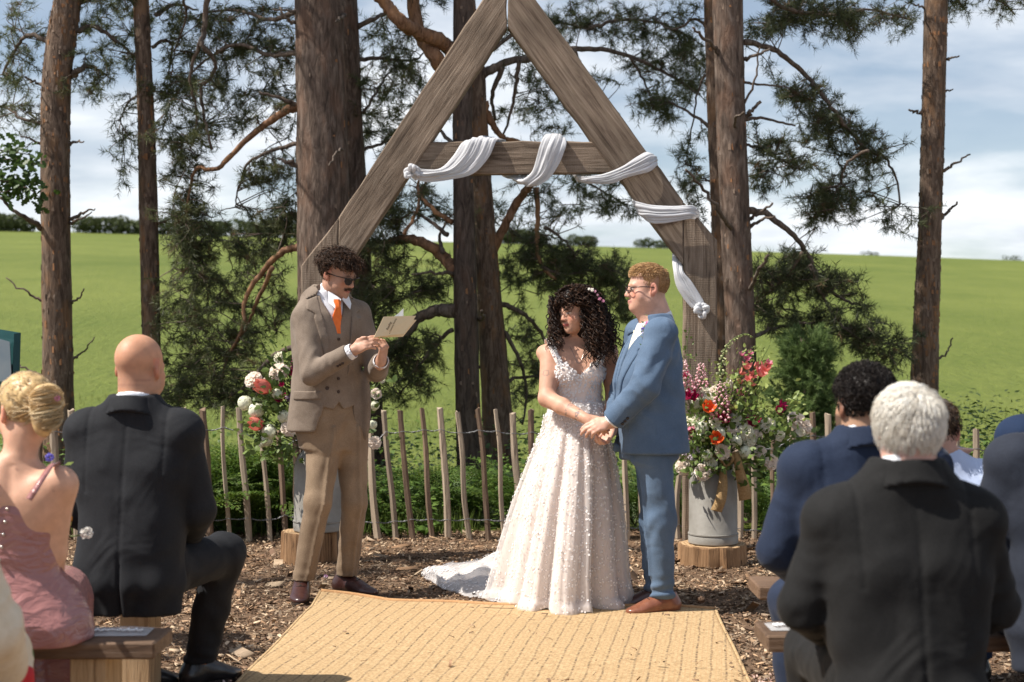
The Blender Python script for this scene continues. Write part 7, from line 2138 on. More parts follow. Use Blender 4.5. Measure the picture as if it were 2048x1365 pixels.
 def tr(u,v_):
 # u 0..1 from skirt to the far tip, v_ 0..1 from the back edge to the front edge (picture px on the floor)
  top=[(1035,1120),(1000,1135),(960,1133),(910,1134),(870,1140),(845,1146)];bot=[(1100,1216),(1050,1216),(985,1208),(925,1196),(880,1180),(848,1160)]
  k=u*5;i0=min(4,int(k));fr_=k -i0
  a=np.array(top[i0])*(1 -fr_)+np.array(top[i0+1])*fr_;b=np.array(bot[i0])*(1 -fr_)+np.array(bot[i0+1])*fr_
  p=a*(1 -v_)+b*v_;Dg=gd(p[1]);return at(p[0],p[1],Dg)
 TV=np.zeros((nu,nv,3));
 for i in range(nu):
  for k in range(nv):
   u=i/(nu -1);w=k/(nv -1);p=tr(u,w)
   edge=min(1,min(w,1 -w)/.12)*min(1,(1 -u)/.08)
   h=(.030+.14*(1 -u) ** 2.4*(1 -w) ** .5+.018*math.sin(w*11+3*u+1)*(.4+.6*(1 -u))+.007*math.sin(u*23+w*9)+.016*float(vnoise(np.array(u*9.),np.array(w*7.),np.array(2.))))*edge+.014
   p=p+Vector((0.010*math.sin(w*17+u*5),0.012*math.sin(u*30),0));p.z=max(.010,h)
   TV[i,k]=tuple(iw @ p)
 I=np.arange(nu*nv).reshape(nu,nv);Fc=np.stack([I[:-1,:-1],I[1:,:-1],I[1:,1:],I[:-1,1:]],-1).reshape(-1,4)
 link('train',mesh_np('train',TV.reshape(-1,3),Fc),go,MATS['tulle'])
 TV2=TV.copy();TV2[...,2]=np.maximum(.006,TV2[...,2]*.55 -.004);ctr=TV2.reshape(-1,3).mean(0);TV2[...,:2]=ctr[:2]+(TV2[...,:2] -ctr[:2])*.97
 link('train_lining',mesh_np('train_lining',TV2.reshape(-1,3),Fc),go,MATS['tulle'])
 # flower discs sewn all over: 3D five-petalled tufts standing off the net
 PV=[];PN=[];PS=[]
 def sample(Vg,n,wrap,zr,smin_,smax_,dens=None):
  a_,b_,_=Vg.shape
  k=0
  while k<n:
   i=rng.integers(1,a_ -1);t=rng.integers(0,b_ if wrap else b_ -1)
   p=Vg[i,t];q1=Vg[i+1,t] -Vg[i -1,t];q2=Vg[i,(t+1) % b_] -Vg[i,t -1] if (wrap or t>0) else Vg[i,t+1] -Vg[i,t]
   nn=np.cross(q2,q1);ln=np.linalg.norm(nn)
   if ln<1e-9:continue
   nn /= ln
   if dens is not None and rng.random()>dens(p,q1,q2):continue
   p=p+q1*rng.uniform(-.5,.5)+q2*rng.uniform(-.5,.5)
   PV.append(p);PN.append(nn);PS.append(rng.uniform(smin_,smax_));k+=1
 cen=np.array((0,-.05,.5))
 sample(VN,3400,True,None,.0036,.0064,lambda p,a,b:min(1,np.linalg.norm(np.cross(a,b))*1600)*(1.0 if p[2]>.72 else .62)*(1 if p[1]>-.15 else .35))
 n_sk=len(PV)
 sample(TV,800,False,None,.0045,.0078)
 BV,BF=bod.mesh();
 bn=0
 while bn<1300:
  i=rng.integers(0,len(BV));p=BV[i]
  if p[2]<.99:continue
  d=np.array((p[0]+.004,p[1] -.01,0));d /= np.linalg.norm(d)+1e-9
  PV.append(p+d*.003);PN.append(d+np.array((0,0,.15)));PS.append(rng.uniform(.0045,.0075));bn+=1
 for g in (-1,1):
  for i in range(60):
   q=np.array([(g*.098 -.004,.122,1.245),(g*.118 -.004,.105,1.29),(g*.134,.066,1.350),(g*.140,.01,1.392)]);t=rng.uniform(0,3);k=int(min(2,t));p=q[k]+(q[k+1] -q[k])*(t -k)
   PV.append(p+np.array((rng.uniform(-.017,.017),.003,.004)));PN.append(np.array((0,.8,.6)));PS.append(.0065)
 PV=np.array(PV);PN=np.array(PN);PS=np.array(PS);PN /= np.linalg.norm(PN,axis=1)[:,None]
 outw=PV[:n_sk] -np.stack([PV[:n_sk,0]*0,PV[:n_sk,1]*0 -.05,PV[:n_sk,2]],1)
 fl_=(PN[:n_sk]*outw).sum(1)<0;PN[:n_sk][fl_] *= -1
 tz=slice(n_sk,n_sk+800);PN[tz][PN[tz][:,2]<0] *= -1
 U=np.cross(PN,np.array((.3,.2,.93)));U /= np.linalg.norm(U,axis=1)[:,None];Wd=np.cross(PN,U)
 ang=rng.uniform(0,6.28,len(PV));m=7;rings=[]
 PNj=PN+rng.normal(0,.12,PN.shape)
 for k in range(m):
  a=ang+6.28318*k/m;rr=PS*(1.0 if k % 1==0 else .7)*rng.uniform(.85,1.15,len(PV))
  rings.append(PV+U*(np.cos(a)*rr)[:,None]+Wd*(np.sin(a)*rr)[:,None]+PNj*(.003+PS*.3)[:,None])
 VV=np.stack([PV+PNj*.003]+rings,1).reshape(-1,3);b0=np.arange(len(PV))[:,None]*(m+1)
 Fc=np.concatenate([b0+[0,1+k,1+(k+1) % m] for k in range(m)])
 o=link('flower_appliques',mesh_np('flower_appliques',VV,Fc),go,MATS['white flower applique']);tag(o,kind='stuff')
 # necklace pendant
 tube_on(F,'necklace',catmull([(.05,.03,1.385),(.03,.085,1.33),(0,.118,1.262),(-.035,.085,1.33),(-.055,.03,1.385)],6),.0007,'necklace silver',3)
# ---- hair: a dense dark core and many ringlets
 col=(0.010,0.006,0.005);light=(0.075,0.038,0.022)
 up=np.array((0,0,1.0));fw=R[:,1];rt=R[:,0]
 Hh=lambda p:hc+R @ (np.array(p)*.95)
 facec=Hh((0,.10,-.035))
 def extra(vv):
  vv.ell(Hh((0,-.05,-.03)),(.105,.10,.13),R,.03);vv.ell(Hh((-.085,-.055,-.10)),(.055,.06,.12),R,.03);vv.ell(Hh((.085,-.055,-.10)),(.05,.06,.10),R,.03)
 hair_cap(F,'hair',hc,R,.022,lambda x,y,z:np.where(z>.045,y -.085 -.1*z,np.maximum(y -.028+.12*np.minimum(z,0),-.215 -z)),col,.95,extra,.006)
 def keep(x,y,z):return (z>-.01 if y<.02 else z>.058)
 P,Nn,Q=scalp_points(760,rng,keep,hc,R,.95,.16)
 def path(i,p):
  n=Nn[i];q=Q[i]
  front=q[1]>.045 and abs(q[0])<.052
  L_=rng.uniform(.060,.095) if front else rng.uniform(.22,.36)*(1 -.25*np.clip(q[1]/.08,0,1)*0)
  m=26 if front else 58;t=np.linspace(0,1,m)
  sidev=rt*np.sign(q[0]) if abs(q[0])>.015 else rt*rng.choice([-1,1])
  hor=n -up*(n @ up)
  if front:
   d0=fw*.55+up*.25+sidev*.3+rng.normal(0,.2,3);d1=-up*1.0+fw*.12+sidev*(.35+4*abs(q[0]))+rng.normal(0,.2,3)
  else:
   back=np.clip((.04 -q[1])/.08,0,1)
   d0=n*.75+up*.15+sidev*.45+rng.normal(0,.2,3);d1=-up*1.15+hor*.18+sidev*.10 -fw*.12*(1 -back)+rng.normal(0,.14,3)
  d0 /= np.linalg.norm(d0);d1 /= np.linalg.norm(d1)
  k=.30
  base=p+np.outer(np.minimum(t,k) -np.minimum(t,k) ** 2/(2*k) ,d0)*L_*1.0+np.outer(np.where(t<k,t*t/(2*k),t -k/2),d1)*L_
  # keep clear of the face
  rel=(base -hc) @ R/.95
  infront=(rel[:,1]>.035) & (rel[:,2]<.030) & (np.abs(rel[:,0])<.070)
  if not front and infront.any():
   pass
  if not front:
   lim=np.clip((.045 -rel[:,2])/.03,0,1)*np.maximum(rel[:,1] -(.012 -.05*np.clip(-rel[:,2] -.1,0,.2)),0)
   base=base -np.outer(lim,fw)
  a=np.cross(d1,rng.normal(0,1,3));a /= np.linalg.norm(a);b=np.cross(d1,a)
  turns=L_/rng.uniform(.038,.060);r=np.clip(t/.25,0,1)*rng.uniform(.007,.0125);ph=rng.uniform(0,6.28);sg=rng.choice([-1,1])
  return base+(np.cos(ph+sg*t*turns*6.28)*r)[:,None]*a+(np.sin(ph+sg*t*turns*6.28)*r)[:,None]*b
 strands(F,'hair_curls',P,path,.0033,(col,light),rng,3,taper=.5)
 # locks falling over her right shoulder and down the front
 def lock(i,p):
  if i<70:a=F.L(rng.uniform(1099,1108),rng.uniform(590,620),rng.uniform(7.46,7.54));e=F.L(rng.uniform(1092,1128),rng.uniform(676,704),rng.uniform(7.33,7.44))
  else:a=F.L(rng.uniform(1160,1206),rng.uniform(606,655),rng.uniform(7.36,7.42));e=F.L(rng.uniform(1168,1214),rng.uniform(700,738),rng.uniform(7.31,7.38))
  t=np.linspace(0,1,50);b=np.outer(1 -t,a)+np.outer(t,e)+np.outer(np.sin(t*3.14)*(.02 if i>=70 else .012),np.array((.4 if i<70 else -.2,.9,0)))
  ph=rng.uniform(0,6.28);k=rng.uniform(3.5,5.5)*6.28;r=rng.uniform(.007,.011)
  return b+np.stack([np.cos(ph+t*k)*r,np.sin(ph+t*k)*r,0*t],1)
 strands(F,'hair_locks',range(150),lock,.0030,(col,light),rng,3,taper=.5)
 # flowers pinned in her hair
 for (px,py,c1,c2,r) in ((1184,580,(.8,.75,.66),(.85,.82,.76),.014),(1190,583,(.65,.3,.42),(.72,.4,.52),.010),(1178,578,(.8,.78,.7),(.85,.8,.75),.009),(1199,597,(.55,.18,.3),(.66,.3,.42),.012),(1206,602,(.6,.2,.34),(.7,.35,.48),.011),(1195,590,(.6,.3,.4),(.7,.4,.5),.008)):
  p=F.L(px,py,7.36);flower_obj('hair_flower',*petal_ball((0,0,0),r,12,rng,c1,c2),F.root,p,(.3,.6,.6))
build_bride()
# ---- benches
def bench(x0,x1,D0,label,seed,z=0.455,depth=0.30,legs=(),thick=0.052):
 """A plank bench: x0..x1, front edge (towards the camera) at distance D0."""
 root=empty('bench',((x0+x1)/2,D0+depth/2,0));tag(root,label,'bench')
 w=(x1 -x0)/2
 mb=MB();mb.box((-w,-depth/2,z -thick),(w,depth/2,z),None,0,.006);mb.build('seat',MATS['bench timber'],root,30)
 for lx,wd in legs:
  mb=MB();mb.box((lx -wd/2 -root.location.x,-depth/2+.03,0.0),(lx+wd/2 -root.location.x,depth/2 -.03,z -thick -.001),None,0,.005);mb.build('leg',MATS['fresh timber'],root,30)
 return root
XL=lambda px,D:(px -1024)*D/FPX
bench(-3.3,XL(318,4.42),4.36,'dark plank bench the blonde woman in pink sits on, with a bag on it',1,.455,.24,((XL(182,4.42),.115),(-2.9,.115)))
bench(-3.6,XL(366,5.50),5.40,'plank bench under the bald man in the dark suit',2,.455,.24,((XL(279,5.5),.115),(-3.2,.115)))
bench(-3.0,XL(-40,3.5),3.45,'plank bench just outside the left edge under the guest with the cream shawl',3,.455,.24,((-1.9,.115),(-2.8,.115)))
bench(XL(1509,5.45),3.9,5.36,'plank bench end beyond the dark-haired man, nearest the flowers',4,.455,.24,((XL(1640,5.5),.115),(3.4,.115)))
bench(XL(1525,4.54),3.4,4.46,'plank bench end with a clear bag on it, under the dark-haired man',5,.455,.24,((XL(1660,4.5),.115),(2.9,.115)))
bench(XL(1590,3.55),3.2,3.42,'plank bench hidden under the white haired man',6,.455,.24,((XL(1720,3.5),.115),(2.4,.115)))
def clear_bag():
 m,nt,b=new_mat('cellophane')
 b.inputs['Base Color'].default_value=(.85,.86,.88,1);b.inputs['Roughness'].default_value=.18;b.inputs['Specular IOR Level'].default_value=.6
 N=nt.nodes.new;L=nt.links.new
 tr=N('ShaderNodeBsdfTransparent');mx=N('ShaderNodeMixShader');mx.inputs[0].default_value=.42;L(tr.outputs[0],mx.inputs[1]);L(b.outputs[0],mx.inputs[2]);L(mx.outputs[0],nt.nodes['Material Output'].inputs[0])
 mat('white frosting print',(.85,.85,.86),None,rough=.5)
 for (px,D,w,d,lab,sd) in ((225,4.5,.24,.13,'clear cellophane packet with white script lying on the bench beside the blonde woman',1),(1575,4.58,.13,.12,'clear cellophane packet on the bench end beside the dark-haired man',2)):
  rng=np.random.default_rng(sd)
  r=empty('packet',(XL(px,D),D,.457),rng.normal(0,.1));tag(r,lab,'packet')
  nu,nv=30,18;V=[]
  for i in range(nu):
   for k in range(nv):
    u=i/(nu -1)*2 -1;v_=k/(nv -1)*2 -1
    e=max(0,(1 -u*u)) ** .5*max(0,(1 -v_*v_)) ** .5
    V.append((u*w/2,v_*d/2,.003+.010*e+.0035*e*float(vnoise(np.array(u*5.),np.array(v_*4.),np.array(sd*3.)))))
  I=np.arange(nu*nv).reshape(nu,nv);F=np.stack([I[:-1,:-1],I[1:,:-1],I[1:,1:],I[:-1,1:]],-1).reshape(-1,4)
  link('film',mesh_np('film',np.array(V),F),r,m)
  mb=MB()
  t=np.linspace(0,1,90);xs=(t -.5)*w*.8;zs=.016+0*t;ys=-.028+.011*np.sin(t*50)*(1+.5*np.sin(t*9))+.004*np.sin(t*120)
  mb.tube([Vector((x+.006*math.cos(tt*50),y,z)) for x,y,z,tt in zip(xs,ys,zs,t)],.0028,4);mb.build('script',MATS['white frosting print'],r,180)
clear_bag()
# ---- seated guests, seen from behind
mat_cloth('charcoal wool',(0.013,0.0135,0.016),(0.021,0.022,0.025),fold=0.3,sheen=0.02)
mat_cloth('black wool',(0.009,0.0088,0.0088),(0.015,0.0146,0.0146),fold=0.4,sheen=0.02)
mat_cloth('navy wool',(0.012,0.019,0.040),(0.019,0.029,0.057),fold=0.35,sheen=0.06)
mat_cloth('slate wool',(0.018,0.021,0.031),(0.026,0.031,0.045),fold=0.3,sheen=0.06)
mat_cloth('navy bright wool',(0.010,0.02,0.05),(0.014,0.028,0.065),fold=0.25,sheen=.05)
mat('pale blue cotton',(0.46,0.54,0.74),(0.52,0.60,0.78),12,.8,.2,20)
def seated_man(label,px,D,coat,face=(0,1),wide=1.0,dz=0.0,lean=0.0,head=None,headpx=None,skin=(.5,.3,.22),shade=None,legs=((.10,.50),(-.10,.50)),feet=True,folds=.007,seed=0.0,
 arms='lap',hair=None,tail=.41,collar=True,trous=None,shirt='shirt white',stub=None,headyaw=0,headpitch=.05,hs=1.0,shoe_m='black leather',elbow=1.0,ztop=None,round_=.0,bh=.0125,jh=.0095):
 x=XL(px,D);F=Fig(label,x,D,face);rng=np.random.default_rng(int(seed*10)+70);w=wide
 Zq=lambda z:z+dz*np.clip((z -.5)/.5,0,1)
 hz=Zq(1.205)
 hc=F.L(headpx[0],headpx[1],headpx[2]) if headpx else np.array((0,.02+lean,hz))
 R=np.array(rotm(headyaw,headpitch,0))
 nb=np.array((hc[0]*.35,-.015+lean*.8,Zq(1.045)))
 sh=[np.array((g*.182*w,-.012+lean*.7,Zq(.985) -.02*round_)) for g in (1,-1)]
 el=[np.array((g*(.255*w*elbow),.03+lean*.5,Zq(.73))) for g in (1,-1)]
 wr=[np.array((g*.11,.26,.60)) for g in (1,-1)]
 hip=[np.array((g*.095*w,.02,.525)) for g in (1,-1)]
 kn=[np.array((.17+legs[0][0] -.10,legs[0][1],.50)),np.array((-.17+legs[1][0]+.10,legs[1][1],.50))]
 an=[np.array((kn[i][0]+(.02,-.02)[i],kn[i][1] -.04,.09)) for i in (0,1)]
 if isinstance(feet,dict):
  for i in (0,1):kn[i]=np.array(feet[i][0]);an[i]=np.array(feet[i][1])
 v=Vol((-.48,-.26,0),(.48,.85,1.5),bh)
 put_head(v,hc,R,hs,jaw=1.06,full=.35)
 v.cone(hc+R @ np.array((0,-.03,-.05))*hs,nb,.058*hs,.064,.03)
 v.loft([(.5,0,0,.15,.10),(.8,0,0,.15,.10),(1.0,0,lean*.7,.15,.08),(Zq(1.06),0,lean*.8,.07,.05)],.03)
 for a,b,c,g in zip(sh,el,wr,(1,-1)):
  v.cone(a,b,.05,.042,.02);v.cone(b,c,.042,.03,.02)
  put_hand(v,c,np.array((-g*.5,.8,-.25)),np.array((g*.1,.3,1)),-g,(.3,.35,.4,.45),.98)
 for a,b,c in zip(hip,kn,an):v.cone(a,b,.075,.06,.02);v.cone(b,c,.055,.04,.02)
 F.out('body',v,'skin',skin_fn(hc,R,skin,s=hs,stubble=stub,flush=.3,extra=shade))
 # trousers
 t=Vol((-.48,-.26,.02),(.48,.9,.72),.0105)
 t.loft([(.46,0,-.01,.185*w,.125),(.56,0,0,.19*w,.13),(.70,0,.0,.17*w,.12)],.03)
 for a,b,c,sd in zip(hip,kn,an,(1.0,5.0)):
  t.cone(a,b,.098,.080,.04);trouser_leg(t,b,b*.5+c*.5,c+(0,0,-.02),(.080,.068,.064),sd+seed,bunch=.005)
 t.inter(lambda X,Y,Z:(.10 -Z)+0*X+0*Y)
 F.out('trousers',t,trous or coat)
 for a,k_ in zip(an,kn):
  f=np.array((k_[0]*.3,1.0));shoe(F,(a[0],a[1],0),feet.get('dir',f) if isinstance(feet,dict) else f,shoe_m,.30,h=.008 if isinstance(feet,dict) else .012)
  # coat: back, skirts hanging behind the bench, sleeves
 j=Vol((-.45*max(1,w),-.32,tail -.02),(.45*max(1,w),.40,Zq(1.20)),jh)
 st=[(tail,0,-.085,.205*w,.075),(.50,0,-.06,.212*w,.125),(.62,0,-.03,.204*w,.145),(.76,0,-.01+lean*.3,.205*w,.145),(.88,0,lean*.5,.215*w,.140),(.955,0,lean*.65,.205*w,.122),(1.01,0,-.01+lean*.75,.160*w,.098),(1.045,hc[0]*.25,-.018+lean*.8,.112,.085),(1.09,hc[0]*.35,nb[1] -.006,.086,.078),(1.115,hc[0]*.4,nb[1] -.004,.080,.074)]
 st=[(Zq(q[0]),)+q[1:] for q in st]
 def fl(th,Z,X,Y):
  n1=vnoise(X*5+seed,Z*5,Z*0+seed)
  return folds*np.sin(Z*26+9*X*np.sign(X+1e-6)+3.2*n1)*np.clip((Zq(.95) -Z)/.2,0,1)*np.clip(np.abs(X)/.06,.25,1)+.006*np.sin(th*9+seed)*np.clip((.6 -Z)/.12,0,1)
 j.loft(st,.02,2.5,fl)
 for q,g in zip(sh,(1,-1)):
  j.ell(q,(.066,.070,.060),None,.03);j.cone(q+np.array((0,0,.008)),(g*.070+hc[0]*.25,nb[1] -.01,Zq(1.052)),.056,.050,.07);j.cone(q,(g*.12,-.01+lean*.5,Zq(.86)),.06,.10,.08)
 for a,b,c,sd in zip(sh,el,wr,(1.0,4.0)):
  d=(c -b)/np.linalg.norm(c -b);sleeve(j,a,b,c -d*.03,(.074*w ** .5,.068,.054),folds,sd+seed,.015);cut_end(j,c -d*.03,d)
  # sleeve heads set off by a shallow groove
 for g in (1,-1):
  sx=sh[0][0] -.030
  j.disp(lambda X,Y,Z:.0035*np.exp(-((X*g -sx -.10*np.clip(Zq(.95) -Z,0,.3)*-.35)/.006) ** 2)*(Z>Zq(.80))*(Y<.05),(-.45,-.32,.7),(.45,.1,1.2))
  # centre back seam, opening into a vent
 j.disp(lambda X,Y,Z:(.004+.010*np.clip((.64 -Z)/.1,0,1))*np.exp(-((X -.002)/.0055) ** 2)*(Y<0),(-.03,-.32,tail -.02),(.03,0,Zq(1.06)))
 j.cut(lambda X,Y,Z:np.sqrt((X -hc[0]*.4) ** 2+(Y -nb[1] -.004) ** 2) -.066+0*Z,(-.15,-.15,Zq(1.07)),(.15,.15,Zq(1.19)),.004)
 j.cut(lambda X,Y,Z:np.maximum(np.abs(X) -.055 -.25*np.clip(Z -.9,0,.3),.07 -Y)+0*Z,(-.15,.05,.72),(.15,.25,1.2),.004)
 jo=F.out('jacket',j,coat)
 if collar:
  c=Vol((-.14,-.16,Zq(1.0)),(.14,.14,Zq(1.18)),.0065)
  c.cone((hc[0]*.33,nb[1] -.012,Zq(1.04)),(hc[0]*.4,nb[1] -.002,Zq(1.125)),.112,.085,.01)
  c.inter(lambda X,Y,Z:(Zq(1.066) -.010*(np.abs(X)/.08) ** 2 -.25*(Y+.1) -Z));c.inter(lambda X,Y,Z:Z -Zq(1.122)+.22*(Y+.07)+0*X);c.inter(lambda X,Y,Z:Y -.05+0*X+0*Z)
  c.cut(lambda X,Y,Z:np.sqrt((X -hc[0]*.4) ** 2+(Y -nb[1] -.004) ** 2) -.070+0*Z,(-.15,-.15,Zq(.98)),(.15,.15,Zq(1.19)),.002)
  F.out('collar',c,coat,None,jo)
 s_=Vol((-.15,-.16,Zq(.7)),(.15,.2,Zq(1.20)),.009)
 s_.loft([(Zq(.72),0,.03,.13,.10),(Zq(.95),0,.02+lean*.6,.13,.10),(Zq(1.03),hc[0]*.2,lean*.7,.10,.08)],.02)
 s_.cone((hc[0]*.33,nb[1],Zq(1.05)),(hc[0]*.42,nb[1]+.004,Zq(1.135)),.076,.069,.01)
 s_.inter(lambda X,Y,Z:Z -Zq(1.136)+.30*(Y+.05)+0*X)
 F.out('shirt',s_,shirt)
 if hair:hair(F,hc,R,rng,hs)
 return F,hc,R
def bald_stub(V,q,C):
# shaved shadow round the back and sides
 x,y,z=q[:,0],q[:,1],q[:,2]
 inh=(np.abs(x)<.1) & (np.abs(y)<.13) & (z>-.075) & (z<.13)
 w=inh*np.clip((.022 -z -.3*np.clip(y,0,1))/.02,0,1)*(y<.03)*.30*(.75+.25*vnoise(x*400,y*400,z*400))
 cre=inh*(y<-.03)*np.exp(-((z+.048+.004*np.cos(x*40))/.0022) ** 2)*.45+inh*(y<-.03)*np.exp(-((z+.064)/.002) ** 2)*.35
 C=C*(1 -w[:,None])+np.array((.30,.20,.16))*w[:,None]
 return C*(1 -cre[:,None])+np.array((.24,.11,.08))*cre[:,None]
def strand_hair(F,hc,R,rng,hs,n,keepf,capt,capcol,col,light,lfun,dfun,rad,curl=0.0,extra=None,capvar=.25,sides=3,m=5,grow=.03,jit=.16):
 hair_cap(F,'hair',hc,R,capt,keepf,capcol,hs,extra,.005,capvar)
 P,Nn,Q=scalp_points(n,rng,lambda x,y,z:float(keepf(np.array(x),np.array(y),np.array(z)))<.004,hc,R,hs,grow)
 up=R[:,2];fw=R[:,1];rt=R[:,0]
 def path(i,p):
  l=lfun(Q[i])*rng.uniform(.75,1.2);d=dfun(Q[i],Nn[i],up,fw,rt)+rng.normal(0,jit,3);d /= np.linalg.norm(d)
  t=np.linspace(0,1,m)[:,None];b=p+Nn[i]*(.004+.006*np.sin(t*3.1416))+d*l*t
  if curl:
   a=np.cross(d,rng.normal(0,1,3));a /= np.linalg.norm(a);c=np.cross(d,a);ph=rng.uniform(0,6.28)
   b=b+a*np.cos(ph+t*9)*curl+c*np.sin(ph+t*9)*curl
  return b
 strands(F,'hair_strands',P,path,rad,(col,light),rng,sides)
def white_hair(F,hc,R,rng,hs):
 kf=lambda x,y,z:np.where(y>.02,.055 -z,-.066 -z -1.1*np.clip(y+.05,-.02,.08)+.0*x)
 whirl=np.array((.012,-.07,.10))
 def dfun(q,n,up,fw,rt):
  v=q -whirl;dd=rt*v[0]+fw*v[1]*.7+up*(v[2] -.02);dd=dd/(np.linalg.norm(dd)+1e-6);dd-=n*(dd @ n)*.75
  return dd+n*.16 -up*.35*(q[2]<.06)
 strand_hair(F,hc,R,rng,hs,3800,kf,.009,(.84,.78,.68),(.80,.74,.64),(.97,.95,.90),lambda q:.030 if np.linalg.norm(q -whirl)>.02 else .014,dfun,0.0013,0.0,None,.05,3,5,.07,.07)
def dark_hair(F,hc,R,rng,hs):
 kf=lambda x,y,z:np.where(y>.02,.045 -z,-.028 -z -.9*np.clip(y+.05,-.01,.08))
 strand_hair(F,hc,R,rng,hs,2600,kf,.003,(.016,.012,.011),(.010,.008,.008),(.055,.045,.04),lambda q:.005+.010*np.clip((q[2] -.0)/.07,0,1),lambda q,n,up,fw,rt:n*.6+fw*.4+up*.1,.0013,.004)
def brown_hair(F,hc,R,rng,hs):
 kf=lambda x,y,z:np.where(y>.02,.045 -z,-.058 -z -.9*np.clip(y+.05,-.01,.08))
 strand_hair(F,hc,R,rng,hs,800,kf,.006,(.05,.03,.018),(.04,.022,.013),(.15,.09,.05),lambda q:.02,lambda q,n,up,fw,rt:n*.3 -up*.6,.0013)
def fade(col):
 def f(V,q,C):
  x,y,z=q[:,0],q[:,1],q[:,2]
  w=(np.abs(x)<.1)*(np.abs(y)<.13)*(z<.05)*np.clip((z+.055)/.05,0,1)*(y<.02)*.75*(.8+.2*vnoise(x*400,y*400,z*400))
  b=(np.abs(x)<.1)*(y>.0)*(np.abs(y)<.13)*(z<-.03)*(z>-.125)*.8
  C=C*(1 -w[:,None])+np.array(col)*w[:,None];return C*(1 -b[:,None])+np.array((.03,.02,.017))*b[:,None]
 return f
 # the bald man, his right knee out to the side
seated_man('bald man in a dark suit seated with his back to us, one knee out',268,5.22,'charcoal wool',(0.06,1),.95,.06,.02,headpx=(281,737,5.26),headyaw=-.28,headpitch=.08,skin=(.53,.27,.165),shade=bald_stub,
 elbow=.93,feet={0:((.235,.37,.545),(.105,.48,.09)),1:((-.10,.42,.50),(-.105,.36,.09)),'dir':np.array((.55,.75))},folds=.004,bh=.0085,jh=.0065,seed=1.0,tail=.395,hs=1.04)
# dark-haired man in blue
seated_man('broad dark-haired bearded man in a navy blue suit with his back to us',1728,4.42,'navy wool',(-.06,1),1.02,-.005,.0,headpx=(1727,812,4.42),headyaw=.20,headpitch=.02,skin=(.44,.26,.17),shade=fade((.05,.035,.028)),hair=dark_hair,
 folds=.006,seed=2.0,hs=1.02,feet={0:((.16,.48,.50),(.16,.44,.09)),1:((-.115,.40,.50),(-.12,.36,.09)),'dir':np.array((-.1,1))})
# white-haired man nearest
seated_man('white haired man in a black suit nearest the camera at the right',1806,3.56,'black wool',(-.04,1),0.93,-.035,.01,headpx=(1817,866,3.56),headyaw=-.04,headpitch=.10,skin=(.62,.36,.29),hair=white_hair,folds=.012,jh=.0065,seed=3.4,hs=.90,elbow=1.0,tail=.36,round_=1.2,legs=((.03,.48),(-.03,.48)))
# pale blue shirt, mostly hidden
seated_man('person in a pale blue shirt half hidden behind the white haired man',1876,5.15,'pale blue cotton',(.1,1),.92,-.13,.05,headpx=(1874,862,5.16),headyaw=-.3,headpitch=.2,skin=(.56,.33,.25),hair=brown_hair,folds=.005,seed=4.2,hs=.93,collar=False,tail=.45,trous='charcoal wool',shirt='pale blue cotton')
# right edge
seated_man('man in a dark slate suit cut off by the right edge of the picture',2142,4.38,'slate wool',(0,1),1.0,.02,.0,skin=(.55,.33,.25),hair=brown_hair,folds=.006,seed=5.1,tail=.38)
seated_man('guest in a bright navy jacket seated beyond the right edge',2134,5.3,'navy bright wool',(0,1),1.0,.03,.0,skin=(.55,.33,.25),hair=brown_hair,folds=.005,seed=6.1)
# ---- blonde woman in pink satin
def satin(name,c1,c2,rough=.28):
 m,nt,b=new_mat(name)
 N=nt.nodes.new;L=nt.links.new
 b.inputs['Base Color'].default_value=rgb(c1);b.inputs['Roughness'].default_value=rough;b.inputs['Specular IOR Level'].default_value=.55
 b.inputs['Sheen Weight'].default_value=.15;b.inputs['Sheen Tint'].default_value=rgb(c2)
 tc=N('ShaderNodeTexCoord');n=N('ShaderNodeTexNoise');n.inputs['Scale'].default_value=9;n.inputs['Detail'].default_value=3;n.inputs['Distortion'].default_value=1.5
 mp=N('ShaderNodeMapping');mp.inputs['Scale'].default_value=(1,1,2.2);L(tc.outputs['Object'],mp.inputs[0]);L(mp.outputs[0],n.inputs['Vector'])
 bp=N('ShaderNodeBump');bp.inputs['Strength'].default_value=.5;bp.inputs['Distance'].default_value=.03;L(n.outputs[0],bp.inputs['Height']);L(bp.outputs[0],b.inputs['Normal'])
satin('pink satin',(.33,.15,.14),(.6,.38,.38),.24)
mat('hook metal',(.6,.55,.5),None,rough=.3,metal=1)
mat('nude sandal',(.62,.5,.36),None,rough=.5)
